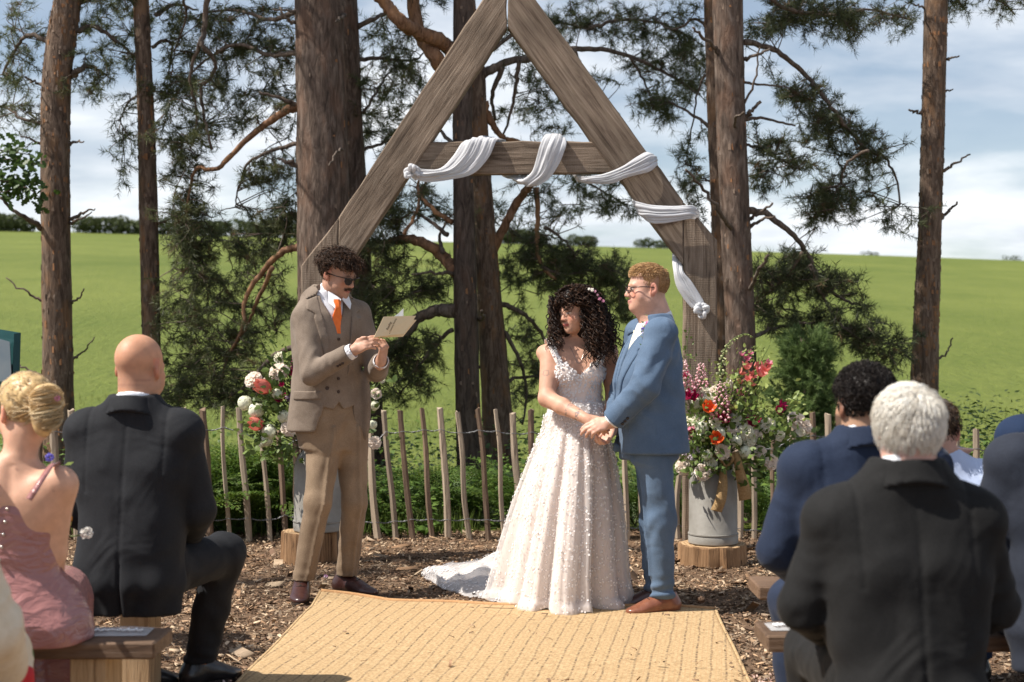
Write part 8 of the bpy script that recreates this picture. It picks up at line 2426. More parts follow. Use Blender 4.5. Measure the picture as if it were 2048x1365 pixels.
def print_mat(name,ground,cols,scale=9):
 """Cotton printed with scattered blossoms."""
 m,nt,b=new_mat(name)
 N=nt.nodes.new;L=nt.links.new
 tc=N('ShaderNodeTexCoord');nz=N('ShaderNodeTexNoise');nz.inputs['Scale'].default_value=scale*2.2;L(tc.outputs['Object'],nz.inputs['Vector'])
 mx0=N('ShaderNodeMix');mx0.data_type='RGBA';mx0.inputs['Factor'].default_value=.10;L(tc.outputs['Object'],mx0.inputs['A']);L(nz.outputs['Color'],mx0.inputs['B'])
 last=None
 b.inputs['Roughness'].default_value=.8;b.inputs['Specular IOR Level'].default_value=.2
 for i,(c,th,sc) in enumerate(cols):
  v=N('ShaderNodeTexVoronoi');v.inputs['Scale'].default_value=scale*sc
  mp=N('ShaderNodeMapping');mp.inputs['Location'].default_value=(i*3.3,i*1.7,i*.9);L(mx0.outputs['Result'],mp.inputs[0]);L(mp.outputs[0],v.inputs['Vector'])
  mr=N('ShaderNodeMapRange');mr.inputs[1].default_value=th;mr.inputs[2].default_value=th+.04;mr.inputs[3].default_value=1;mr.inputs[4].default_value=0;L(v.outputs['Distance'],mr.inputs[0])
  mx=N('ShaderNodeMix');mx.data_type='RGBA';L(mr.outputs[0],mx.inputs['Factor'])
  if last is None:mx.inputs['A'].default_value=rgb(ground)
  else:L(last,mx.inputs['A'])
  mx.inputs['B'].default_value=rgb(c);last=mx.outputs['Result']
 L(last,b.inputs['Base Color'])
print_mat('cream floral cotton',(.66,.56,.42),[((.12,.17,.06),.22,1.0),((.5,.03,.035),.30,.75),((.62,.5,.36),.12,1.5)],8)
print_mat('grey floral cotton',(.33,.30,.31),[((.05,.04,.06),.34,1.3),((.35,.04,.08),.26,1.1),((.04,.08,.35),.20,.9),((.5,.46,.45),.15,2.0)],16)
mat('cream knit',(.66,.55,.40),(.74,.64,.50),30,.9,.3,80)
mat('teal board',(.005,.045,.047),(.008,.058,.06),20,.5)
def build_blonde():
 D=4.40
 F=Fig('blonde woman with an updo in a strappy pink satin dress, seen from behind',XL(26,D),D,(-.22,1));rng=np.random.default_rng(91)
 hc=F.L(50,823,4.42);R=np.array(rotm(.55,.12,0));nb=F.L(28,935,4.40)
 zc=lambda py:CAMH -(py -682.5)*D/FPX
 shR=np.array((.172,.0,.930));shL=np.array((-.172,0,.945));elR=np.array((.215,.04,.665));elL=np.array((-.24,.06,.68));wrR=np.array((.10,.26,.58));wrL=np.array((-.10,.28,.58))
 shR=F.L(118,970,4.38);elR=F.L(104,1105,4.42)
 v=Vol((-.36,-.28,0),(.36,.8,1.32),.008)
 put_head(v,hc,R,.95,fem=1,jaw=.9)
 v.cone(hc+R @ np.array((0,-.03,-.05)),nb,.046,.052,.03)
 v.loft([(.46,0,-.01,.185,.125),(.56,0,-.01,.180,.125),(.68,0,0,.135,.10),(.80,0,.0,.145,.10),(.90,0,-.005,.165,.095),(.955,0,-.005,.14,.075),(1.0,nb[0]*.7,-.005,.085,.06),(1.02,nb[0],-.0,.06,.05)],.03)
 for a,b,c,g in ((shR,elR,wrR,1),(shL,elL,wrL,-1)):
  v.ell(a,(.054,.056,.054),None,.04);v.cone(a,b,.050,.043,.03);v.cone(b,c,.042,.027,.02);put_hand(v,c,(-g*.4,.8,-.3),(0,.3,1),-g,s=.88)
  # shoulder blades and spine
 for g in (1,-1):v.ell((g*.085,-.078,.885),(.048,.028,.075),None,.04)
 v.disp(lambda X,Y,Z:.006*np.exp(-(X/.014) ** 2)*(Y<0),(-.05,-.2,.6),(.05,0,1.0))
 an={1:(.10,.38,.08),-1:(-.09,.30,.08)}
 for g in (1,-1):v.cone((g*.09,.02,.52),(g*.10,.44,.50),.08,.06,.03);v.cone((g*.10,.44,.50),an[g],.05,.034,.02);v.cone(an[g],(an[g][0],an[g][1]+.13,.035),.032,.028,.02)
 def moles(V,q,C):
  for p,r in (((F.L(32,942,4.3)),.006),((F.L(106,983,4.3)),.003)):
   d=np.sqrt((V[:,0] -p[0]) ** 2+(V[:,2] -p[2]) ** 2);w=np.exp(-(d/r) ** 4)*(V[:,1]<0)*.6;C=C*(1 -w[:,None])+np.array((.2,.08,.06))*w[:,None]
  return C
 F.out('body',v,'skin',skin_fn(hc,R,(.61,.35,.24),lip=(.45,.18,.15),s=.95,extra=moles))
 # satin dress: fitted back dipping at the middle, full skirt over the bench
 d=Vol((-.42,-.34,.0),(.42,.72,.98),.009)
 def fl(th,Z,X,Y):return .0012*np.sin(Z*90+8*X+2*vnoise(X*9,Z*9,Z*0))*np.clip((Z -.62)/.1,0,1)*np.clip((.84 -Z)/.05,0,1)+.008*np.sin(th*8+1)*np.clip((.62 -Z)/.1,0,1)+.005*np.sin(Z*22+X*26)*np.clip((.66 -Z)/.06,0,1)
 d.loft([(.455,.01,-.02,.232,.165),(.52,.01,-.025,.225,.165),(.60,.005,-.015,.175,.130),(.67,0,-.002,.142,.108),(.76,0,.0,.146,.106),(.84,0,.0,.162,.106),(.95,0,.0,.172,.10)],.02,2.3,fl)
 d.cone((.10,.02,.53),(.11,.46,.52),.115,.09,.05);d.cone((-.10,.02,.53),(-.10,.46,.52),.115,.09,.05)
 def fl2(th,Z,X,Y):return .014*np.sin(th*13+1.5*np.sin(3*th))*np.clip((.5 -Z)/.2,0,1)
 d.loft([(.03,.02,.36,.24,.19),(.30,.01,.38,.215,.16),(.50,0,.40,.20,.13)],.05,2.2,fl2)
 d.inter(lambda X,Y,Z:Z -(.893 -.012*np.exp(-(X/.05) ** 2) -.10*np.clip(np.abs(X) -.09,0,1)+.03*np.clip(Y,0,1)))
 do=F.out('dress',d,'pink satin')
 # strap over the right shoulder and the fold at the edge
 for pts in ([F.L(58,1000,4.22),F.L(76,972,4.24),F.L(98,938,4.30),F.L(112,922,4.38),F.L(112,930,4.50)],[F.L(-30,1000,4.22),F.L(-34,960,4.25),F.L(-40,925,4.33),F.L(-46,922,4.45)]):
  C=catmull([Vector(p) for p in pts],6);mb=MB();vs=[]
  for i,p in enumerate(C):
   t=(C[min(i+1,len(C) -1)] -C[max(0,i -1)]).normalized();s_=Vector((1,-.2,.25));s_=(s_ -t*s_.dot(t)).normalized();n=t.cross(s_)
   if n.y>0 and i<len(C)*.6:n=-n
   vs+=[p -s_*.011+n*.002,p+n*.006,p+s_*.011+n*.002]
  mb.add(vs,[(i*3+k,i*3+k+1,(i+1)*3+k+1,(i+1)*3+k) for i in range(len(C) -1) for k in range(2)]);o=mb.build('strap',MATS['pink satin'],do,180);md=o.modifiers.new('thickness','SOLIDIFY');md.thickness=.003
 for i in range(5):
  z=.872 -i*.038;x=-.004+.018*i*-.3;y=surf_y(d,x,z,False)
  if y:mb=MB();mb.ball((x,y -.002,z),.0055,8,5);mb.build('hook',MATS['hook metal'],do,180)
  # sandal strap on her heel
 fo=Vector(an[1]);fo.z=0
 mb=MB();mb.box((-.04,-.06,.0),(.04,.19,.018),Matrix.Translation(fo),0,.005);mb.tube(catmull([fo+Vector((-.034,.03,.02)),fo+Vector((-.03,-.045,.055)),fo+Vector((0,-.06,.06)),fo+Vector((.03,-.045,.055)),fo+Vector((.034,.03,.02))],5),.007,6);mb.build('sandal',MATS['nude sandal'],F.root,40)
 # hair: swept back into a twisted knot
 H=lambda p:hc+R @ (np.array(p)*.95)
 bunp=F.L(94,805,4.33)
 def extra(vv):
  vv.ell(bunp,(.050,.045,.060),None,.012)
  vv.ell((bunp+np.array((-.012,.01,-.055))),(.032,.032,.05),None,.02)
 kf=lambda x,y,z:np.where(y>.0,.030 -z+.35*np.maximum(y,0),-.058 -z -.9*np.clip(y+.05,-.02,.06))
 col=(.42,.26,.11);light=(.90,.73,.46)
 hair_cap(F,'hair',hc,R,.010,lambda x,y,z:np.minimum(kf(x,y,z),9),(.62,.43,.21),.95,None,.005,.3)
 b=Vol(bunp -.12,bunp+.12,.0045);extra(b)
 b.disp(lambda X,Y,Z:.003*np.sin(90*(Z -bunp[2])+60*(X -bunp[0])+4*vnoise(X*20,Y*20,Z*20)))
 F.out('hair_bun',b,'hair strand',lambda V:np.clip(np.array((.62,.43,.21))*(1+.45*np.sin(240*(V[:,2] -bunp[2])+160*(V[:,0] -bunp[0]))[:,None]*.3),0,1))
 P,Nn,Q=scalp_points(1700,rng,lambda x,y,z:float(kf(np.array(x),np.array(y),np.array(z)))<0,hc,R,.95,.13)
 def path(i,p):
  t=np.linspace(0,1,9)[:,None];e=bunp+rng.normal(0,.016,3);m=(p+e)/2
  n=m -hc;n /= np.linalg.norm(n);mid=hc+n*(.102+rng.uniform(0,.012))
  return (1 -t) ** 2*p+2*t*(1 -t)*mid+t*t*e
 strands(F,'hair_strands',P,path,.0017,(col,light),rng,3,taper=.8)
 P2=bunp+rng.normal(0,1,(420,3))*0
 def coil(i,p):
  t=np.linspace(0,1,22);a0=rng.uniform(0,6.28);tw=rng.uniform(2.5,4.2);rr=rng.uniform(.030,.052);ax=rng.uniform(-.8,.8)
  a=a0+t*tw;return np.stack([bunp[0]+np.cos(a)*rr*.95,bunp[1] -.012+np.sin(a)*rr*.85*np.cos(ax),bunp[2]+np.sin(a)*rr*np.sin(ax)+.03*np.sin(a0) -.012+(t -.5)*.03],1)
 strands(F,'hair_twist',P2,coil,.0018,(col,light),rng,3,taper=.7)
 p=F.L(115,796,4.30);flower_obj('hair_flower',*petal_ball((0,0,0),.014,12,rng,(.7,.25,.35),(.75,.35,.42)),F.root,p,(.5,-.7,.3))
 # the small posy in her lap shows beside her arm: its own thing
 r=empty('posy',at(140,1040,4.75));tag(r,'small posy of white, orange and blue blooms held by the blonde woman','posy')
 o=Vector(r.location)
 for (px,py,rad,ci,co) in ((175,1066,.026,(.8,.76,.68),(.82,.8,.76)),(138,1035,.017,(.75,.3,.02),(.8,.38,.03)),(135,1022,.014,(.8,.5,.05),(.8,.55,.1)),(138,1046,.012,(.5,.5,.1),(.55,.55,.15)),(100,915,.018,(.18,.15,.6),(.25,.22,.7)),(124,1072,.03,(.55,.38,.36),(.66,.48,.45))):
  q=at(px,py,4.72);flower_obj('flower',*petal_ball((0,0,0),rad,16,rng,ci,co),r,q -o,(.5,-.7,.3))
 mb=MB()
 for (a,b_) in (((120,1070),(170,1068)),((118,1090),(136,1040)),((118,1000),(104,925))):mb.tube(catmull([at(*a,4.75) -o,at((a[0]+b_[0])/2,(a[1]+b_[1])/2+4,4.73) -o,at(*b_,4.73) -o],4),.0025,5)
 me=mb.mesh('stem',180);vcol(me,np.tile(np.array([(.16,.22,.07)]),(len(me.vertices),1)));link('stem',me,r,MATS['posy leaf'])
 V=[];Fc=[];C=[]
 for i in range(40):
  a=at(rng.uniform(110,135),rng.uniform(925,1080),4.74) -o;d=Vector(rng.normal(0,1,3));d.normalize();s_=d.orthogonal().normalized();l=rng.uniform(.015,.035);k=len(V)
  V+=[a,a+d*l*.5+s_*l*.25,a+d*l,a+d*l*.5 -s_*l*.25];Fc.append((k,k+1,k+2,k+3));C+=[(.2,.26,.06)]*4
 flower_obj('foliage',V,Fc,C,r,(0,0,0),None,'posy leaf')
build_blonde()
def plain_woman(label,px,D,face,dress,skin,seated=True,sleeve_m=None,seed=1,hair_c=((.05,.03,.02),(.14,.08,.05)),arms=None,zshift=0):
 """A guest whose figure lies mostly outside the frame."""
 F=Fig(label,XL(px,D),D,face);rng=np.random.default_rng(seed+300)
 k=0 if seated else .43
 hc=np.array((0,.02,1.19+k));R=np.array(rotm(0,.1,0));nb=np.array((0,-.01,1.03+k))
 sh={g:np.array((g*.17,-.01,.965+k)) for g in (1,-1)}
 el={g:np.array((g*.235,.03,.71+k)) for g in (1,-1)};wr={g:np.array((g*.12,.26,.62+k)) for g in (1,-1)}
 if arms:
  for g in arms:el[g]=np.array(arms[g][0]);wr[g]=np.array(arms[g][1])
 v=Vol((-.42,-.3,0),(.42,.8,1.35+k),.011)
 put_head(v,hc,R,.95,fem=1,jaw=.9);v.cone(hc+R @ np.array((0,-.03,-.05)),nb,.046,.05,.03)
 v.loft([(.45+k,0,0,.16,.11),(.68+k,0,0,.125,.095),(.9+k,0,0,.15,.095),(1.0+k,0,-.01,.09,.06)],.03)
 for g in (1,-1):
  v.cone(sh[g],el[g],.046,.04,.02);v.cone(el[g],wr[g],.04,.027,.02);d=wr[g] -el[g];put_hand(v,wr[g],d,(0,-.3,1),-g,s=.9)
  if seated:v.cone((g*.09,.02,.52),(g*.1,.44,.5),.08,.06,.03);v.cone((g*.1,.44,.5),(g*.1,.40,.06),.05,.034,.02)
  else:v.cone((g*.09,0,.9),(g*.08,.02,.48),.08,.055,.03);v.cone((g*.08,.02,.48),(g*.08,0,.05),.05,.034,.02)
  v.cone((g*.09,.40 if seated else 0,.05),(g*.09,.54 if seated else .14,.03),.034,.028,.02)
 F.out('body',v,'skin',skin_fn(hc,R,skin,s=.95))
 d=Vol((-.44,-.34,.02),(.44,.75,1.06+k),.011)
 def fl(th,Z,X,Y):return .012*np.sin(th*9+1)*np.clip((.6+k -Z)/.2,0,1)+.006*np.sin(Z*28+X*20)
 if seated:
  d.loft([(.40,0,-.02,.25,.17),(.55,0,-.01,.21,.15),(.68,0,0,.15,.115),(.85,0,0,.175,.125),(.95,0,0,.165,.105),(1.0,0,-.01,.10,.075)],.02,2.3,fl)
  d.loft([(.10,0,.38,.25,.20),(.5,0,.36,.22,.15)],.05,2.2,fl);d.cone((.1,.02,.54),(.1,.44,.53),.11,.09,.05);d.cone((-.1,.02,.54),(-.1,.44,.53),.11,.09,.05)
 else:
  d.loft([(.30,0,0,.30,.25),(.8,0,0,.21,.16),(1.08,0,0,.145,.11),(1.28,0,.0,.175,.13),(1.38,0,0,.165,.105),(1.43,0,-.01,.10,.075)],.02,2.3,fl)
 F.out('dress',d,dress)
 s_=Vol((-.44,-.2,.45+k),(.44,.62,1.06+k),.010)
 for g in (1,-1):s_.ell(sh[g],(.062,.065,.06),None,.03);sleeve(s_,sh[g],el[g],el[g]*.25+wr[g]*.75,(.064,.07,.066),.010,seed+g,.02)
 F.out('sleeves',s_,sleeve_m or dress)
 kf=lambda x,y,z:np.where(y>.01,.045 -z,-.09 -z)
 strand_hair(F,hc,R,rng,.95,500,kf,.012,hair_c[0],hair_c[0],hair_c[1],lambda q:.06,lambda q,n,up,fw,rt:-up+n*.2,.0018)
 return F
plain_woman('guest in a cream and red floral dress at the bottom left corner',-236,3.42,(.05,1),'cream floral cotton',(.58,.35,.25),True,'cream knit',2,arms={1:((.255,.04,.68),(.20,.24,.52))})
FC=plain_woman('woman in a floral dress at the left edge, holding up a teal folder',-118,6.3,(.45,-.9),'grey floral cotton',(.56,.34,.25),False,'grey floral cotton',3,arms={1:((.24,.10,1.12),(.08,.33,1.22)),-1:((-.26,.08,1.12),(-.16,.30,1.20))})
def folder():
 D=6.02
 r=empty('folder',at(10,720,D));tag(r,'teal ring folder held open by the woman at the far left edge','folder');o=Vector(r.location)
 def slab(q,t,nm,m):
  n=(q[1] -q[0]).cross(q[3] -q[0]).normalized();mb=MB();vs=[p -o for p in q]+[p -o+n*t for p in q]
  mb.add(vs,[(0,1,2,3),(7,6,5,4)]+[(i,4+i,4+(i+1) % 4,(i+1) % 4) for i in range(4)]);return mb.build(nm,MATS[m],r,20)
  # two boards opening away to the left, the spine on the right
 slab([at(25,775,D),at(38,772,D+.02),at(41,666,D+.04),at(27,668,D+.02)],.004,'spine','teal board')
 slab([at(-60,786,D+.16),at(38,772,D+.03),at(41,666,D+.05),at(-55,650,D+.24)],.004,'cover','teal board')
 slab([at(-60,778,D+.045),at(24,768,D -.005),at(20,684,D+.01),at(-60,662,D+.06)],.003,'page','pale page')
 mb=MB();mb.box((-.10,-.012,-.006),(.02,.012,.006),Matrix.Translation(at(24,766,D -.012) -o));mb.build('clasp',MATS['teal board'],r,20)
mat('pale page',(.10,.135,.165),(.15,.175,.19),6,.8)
folder()
# ---- flower arrangements on the churns
mat_vcol('flower leaf',rough=.5,spec=.35,trans=.3)
mat('hessian',(.28,.17,.07),(.44,.29,.14),90,.9,.5,240)
def cup(n,r,h,c0,c1,rng,flare=.2):
 """A tulip or poppy cup of n petals."""
 V=[];F=[];C=[]
 for i in range(n):
  a=6.28318*i/n+rng.normal(0,.1);lay=.9 if i % 2 else 1.0
  u=Vector((math.cos(a),math.sin(a),0));s_=Vector((-math.sin(a),math.cos(a),0));w=r*1.25
  rows=[(0.15,0,.25),(.75,.25,.8),(1.0,.6,1.0),(1.0+flare,1.0,.45)]
  o=len(V)
  for rr,z,ww in rows:
   for k in (-1,-.4,.4,1):
    V.append(u*(r*rr*lay*(1 -.18*k*k))+s_*(w*ww*.5*k)+Vector((0,0,h*z -.08*h*k*k)))
    t=z;C.append(tuple(np.array(c0)*(1 -t)+np.array(c1)*t))
  for j in range(3):
   for k in range(3):F.append((o+j*4+k,o+j*4+k+1,o+(j+1)*4+k+1,o+(j+1)*4+k))
 return V,F,C
def spike(L_,n,r0,cols,rng,bend=(0,0),bell=.012):
 """A spike of small blooms (lupin, foxglove, snapdragon)."""
 V=[];F=[];C=[]
 def pt(t):return Vector((bend[0]*t*t,bend[1]*t*t,L_*t*(1 -.35*(abs(bend[0])+abs(bend[1]))/L_*t)))
 for i in range(n):
  t=(i+.5)/n;p=pt(.12+.88*t);a=i*2.399963;u=Vector((math.cos(a),math.sin(a),.15)).normalized();s_=Vector((-math.sin(a),math.cos(a),0));k=(1 -.72*t ** 1.3)
  r=r0*k;b=bell*(.45+.7*k)*rng.uniform(.8,1.2);c=p+u*r;o=len(V)
  w=u.cross(s_)
  V+=[c -u*b*.7,c+s_*b*.75,c+w*b*.7,c -s_*b*.75,c -w*b*.8,c+u*b]
  F+=[(o,o+1,o+2),(o,o+2,o+3),(o,o+3,o+4),(o,o+4,o+1),(o+5,o+2,o+1),(o+5,o+3,o+2),(o+5,o+4,o+3),(o+5,o+1,o+4)]
  q=np.array(cols[0])*(1 -t)+np.array(cols[1])*t;C+=[tuple(np.clip(q*rng.uniform(.8,1.15),0,1))]*6
 for i in range(10):
  a,b=pt(i/10),pt((i+1)/10);o=len(V);V+=[a+Vector((.003,0,0)),a -Vector((.003,0,0)),b -Vector((.003,0,0)),b+Vector((.003,0,0))];F.append((o,o+1,o+2,o+3));C+=[(.12,.18,.05)]*4
 return V,F,C
def arrangement(label,base,D,blooms,leafspec,seed,trail=()):
 """base: where the stems leave the churn. blooms: (kind, px, py, size, depth offset)."""
 rng=np.random.default_rng(seed)
 r=empty('flower_arrangement',base);tag(r,label,'flower arrangement');o=Vector(r.location)
 WH=((.80,.76,.58),(.88,.86,.76));BL=((.86,.72,.60),(.88,.82,.74))
 st=MB()
 for kind,px,py,sz,dd in blooms:
  p=at(px,py,D+dd) -o;k=(D+dd)/FPX;rad=sz*k*(1.34 if px>1200 else 1.12)
  out_=Vector((p.x*1.1,-.45+p.y,p.z+.15));out_.normalize()
  face=(out_+Vector((rng.normal(0,.15),-.35,.25))).normalized()
  if kind=='w':flower_obj('peony',*petal_ball((0,0,0),rad,34,rng,*WH,squash=.9),r,p,face)
  elif kind=='b':flower_obj('peony',*petal_ball((0,0,0),rad,40,rng,*BL,cup=.8),r,p,face)
  elif kind=='g':      # guelder rose: a ball of tiny florets
   V,F,C=[],[],[];rad *= .85
   for i in range(46):
    th=math.acos(1 -2*(i+.5)/46);ph=i*2.4;d=Vector((math.sin(th)*math.cos(ph),math.sin(th)*math.sin(ph),math.cos(th)));s_=d.orthogonal().normalized();t=d.cross(s_);q=rad*.42;c=d*rad*rng.uniform(.80,1.05);b=len(V)
    V+=[c+s_*q,c+t*q,c -s_*q,c -t*q,c+d*q*.35];F+=[(b,b+1,b+4),(b+1,b+2,b+4),(b+2,b+3,b+4),(b+3,b,b+4)];C+=[tuple(np.array((.84,.84,.66))*rng.uniform(.82,1.08))]*5
   flower_obj('snowball_flower',V,F,C,r,p,face)
  elif kind=='t':flower_obj('tulip',*cup(6,rad*.72,rad*1.7,(.70,.17,.13),(.78,.26,.20),rng,-.2),r,p,(face+Vector((-.7,0,-.1))).normalized())
  elif kind=='o':flower_obj('poppy',*cup(6,rad*.8,rad*1.0,(.75,.08,.02),(.85,.20,.05),rng,.25),r,p,face)
  elif kind=='m':flower_obj('sweet_pea',*cup(5,rad*.6,rad*.9,(.30,.005,.05),(.45,.012,.11),rng,.5),r,p,(face+Vector(rng.normal(0,.4,3))).normalized())
  elif kind=='p':flower_obj('sweet_pea',*cup(5,rad*.6,rad*.9,(.60,.12,.22),(.75,.3,.38),rng,.5),r,p,(face+Vector(rng.normal(0,.4,3))).normalized())
  elif kind=='v':flower_obj('stock_flower',*petal_ball((0,0,0),rad,16,rng,(.22,.07,.24),(.34,.16,.36)),r,p,face)
  elif kind=='c':flower_obj('snapdragon',*cup(5,rad*.6,rad,(.82,.20,.17),(.86,.36,.32),rng,.5),r,p,(face+Vector(rng.normal(0,.4,3))).normalized())
  elif kind=='l':flower_obj('daisy',*petal_ball((0,0,0),rad,7,rng,(.55,.42,.52),(.72,.62,.68),squash=.4),r,p,face)
  elif kind=='L':      # lupin spike
   flower_obj('lupin',*spike(rad*2,62,rad*.40,((.84,.42,.48),(.86,.58,.58)),rng,(0,0),.014),r,p -Vector((0,0,rad)),(rng.normal(0,.08),-.1,1))
  elif kind=='P':
   flower_obj('lupin',*spike(rad*2,62,rad*.34,((.22,.02,.10),(.40,.08,.2)),rng,(0,0),.011),r,p -Vector((0,0,rad)),(.05,-.1,1))
  elif kind=='N':      # drooping lupin
   flower_obj('lupin',*spike(rad*2,60,rad*.36,((.85,.45,.5),(.88,.62,.62)),rng,(rad*.5,-rad*.1),.014),r,p -Vector((rad*.2,0,rad)),(-.3,-.15,1))
  q=p*.45+Vector((0,0,-.05));st.tube(catmull([Vector((rng.normal(0,.02),rng.normal(0,.02),-.06)),q,p],4),.0028,4,False)
 for pts,nm in trail:
  C=catmull([at(px,py,D+dd) -o for px,py,dd in pts],8)
  if nm=='foxglove':
   V,F,Cc=[],[],[]
   for i in range(70):
    t=i/70;c=C[int(t*(len(C) -1))];a=i*2.4;d=Vector((math.cos(a),math.sin(a),-.5)).normalized();s_=d.orthogonal().normalized();w=d.cross(s_);l=.034*(1 -.75*t);b=len(V);e=c+d*l
    V+=[c,e+s_*l*.36,e+w*l*.36,e -s_*l*.36,e -w*l*.36];F+=[(b,b+1,b+2),(b,b+2,b+3),(b,b+3,b+4),(b,b+4,b+1)];q=np.array((.72,.70,.45))*(1 -t)+np.array((.34,.42,.12))*t;Cc+=[tuple(q)]*5
   flower_obj('foxglove',V,F,Cc,r,(0,0,0))
   st.tube(C,lerp_list([.005,.002],len(C)),5,False)
  else:
   st.tube(C,.002,4,False)
 me=st.mesh('stems',180);vcol(me,np.tile(np.array([(.11,.16,.045)]),(len(me.vertices),1)));tag(link('stems',me,r,MATS['flower leaf']),kind='stuff')
 # leaves: sprays over the whole mound
 V=[];F=[];C=[]
 for (px,py,rx,ry,n,dd,s0,s1,c0,c1) in leafspec:
  for i in range(n):
   q=rng.normal(0,.5,3);p=at(px+q[0]*rx,py+q[1]*ry,D+dd+q[2]*.16) -o
   d=Vector((p.x,p.y*.8 -.1,p.z*.6+.02));d=d.normalized()*.8+Vector(rng.normal(0,.6,3));d.normalize();s_=d.cross(Vector(rng.normal(0,1,3))).normalized();n_=d.cross(s_)
   l=rng.uniform(s0,s1);w=l*rng.uniform(.22,.36);b=len(V)
   V+=[p,p+d*l*.35+s_*w+n_*w*.3,p+d*l*.75+s_*w*.7 -n_*l*.05,p+d*l -n_*l*.14,p+d*l*.75 -s_*w*.7 -n_*l*.05,p+d*l*.35 -s_*w+n_*w*.3,p+d*l*.5]
   F+=[(b,b+1,b+6),(b+1,b+2,b+6),(b+2,b+3,b+6),(b+3,b+4,b+6),(b+4,b+5,b+6),(b+5,b,b+6)]
   t=rng.random();C+=[tuple(np.array(c0)*(1 -t)+np.array(c1)*t)]*7
 tag(flower_obj('foliage',V,F,C,r,(0,0,0),None,'flower leaf'),kind='stuff')
 return r
G0,G1=(.06,.10,.024),(.18,.25,.06);Y1=(.32,.37,.11)
RB=(SX -.005,SY -.02,SH+.58)
arrangement('big wild arrangement with foxglove, pink lupins and white peonies on the right churn',RB,SY -.12,
 [('w',1396,842,13,0),('w',1418,802,14,-.02),('w',1378,843,12,.05),('g',1404,855,12,-.05),('g',1404,873,9,-.05),('w',1381,845,10,.1),('g',1438,868,12,-.08),('g',1395,808,11,.05),('w',1471,838,13,-.02),('g',1473,882,10,-.08),
 ('b',1447,903,14,-.10),('g',1415,911,9,-.1),('g',1490,905,11,-.06),('b',1522,903,12,-.02),('w',1539,849,14,0),('w',1493,862,15,-.06),('b',1595,840,17,.05),('b',1612,852,14,.05),('w',1604,862,10,.03),('b',1545,924,15,-.02),('b',1366,935,14,-.02),('b',1406,944,15,-.1),('w',1422,928,13,-.08),('b',1380,872,9,.0),
 ('o',1416,820,12,-.08),('o',1434,880,12,-.12),('c',1463,822,7,-.02),
 ('m',1375,798,14,0),('m',1385,795,12,.02),('m',1443,843,14,-.04),('m',1449,836,11,-.03),('m',1505,848,12,-.02),('m',1513,846,9,-.02),('m',1555,820,11,.02),('m',1561,812,9,.03),('m',1371,755,10,.06),('v',1476,850,9,0),
 ('L',1439,810,34,-.06),('N',1388,752,34,.02),('L',1402,765,28,.06),('p',1381,854,10,0),('p',1378,868,8,0),
 ('c',1480,748,9,.05),('c',1492,738,10,.05),('c',1503,755,9,.05),('c',1520,752,13,.04),('c',1531,740,12,.05),('c',1509,735,9,.06),('c',1478,768,8,.05),('p',1493,718,7,.06),('p',1499,708,6,.06),('p',1483,712,6,.06),('p',1513,740,8,.05),('c',1503,772,7,.03),('p',1535,728,7,.05),('c',1498,762,8,.03),
 ('b',1455,765,10,.02),('w',1500,880,12,-.05),('b',1465,860,12,-.06),('w',1440,895,9,-.1),('w',1430,845,11,-.08),('p',1450,815,10,-.05),('b',1515,870,11,-.03),('w',1560,870,11,0),('p',1480,790,9,.0),('b',1428,780,9,.0),('w',1410,780,9,.02),('l',1385,905,6,-.06),('l',1375,900,5,-.04),('l',1392,893,5,-.06),('l',1381,915,6,-.06),('l',1370,908,5,-.04),('l',1396,902,5,-.07),('l',1388,884,4,-.04),('l',1404,838,5,-.02),('l',1463,830,4,-.02)],
 [(1440,850,75,60,430,0,.025,.06,G0,G1),(1470,780,60,50,260,.05,.02,.045,G1,Y1),(1540,860,60,40,150,.03,.025,.06,G0,G1),(1400,900,50,40,150,-.02,.02,.05,G0,G1),(1510,820,60,40,130,.02,.02,.04,G1,Y1),(1500,920,45,40,110,0,.03,.07,G0,G1),(1510,710,35,25,60,.06,.015,.03,G1,Y1),(1590,810,30,30,50,.05,.02,.05,G1,Y1),(1380,720,18,60,40,.1,.015,.03,G0,G1),(1420,935,60,22,150,-.04,.03,.06,G0,G1),(1410,870,60,60,220,-.04,.02,.05,G0,G1),(1450,800,40,40,140,.02,.015,.035,G1,(.26,.27,.05))],
 5,[([(1437,800,0),(1440,750,.02),(1448,705,.03),(1465,680,.03),(1490,668,.02),(1506,675,.0)],'foxglove'),([(1480,800,0),(1520,790,0),(1545,788,0)],'stem'),([(1375,800,.1),(1378,740,.12),(1374,690,.12),(1380,655,.12)],'stem'),([(1500,800,.03),(1520,730,.05),(1540,690,.05)],'stem')])
LB=(LX+.055,LY,LH+.58)
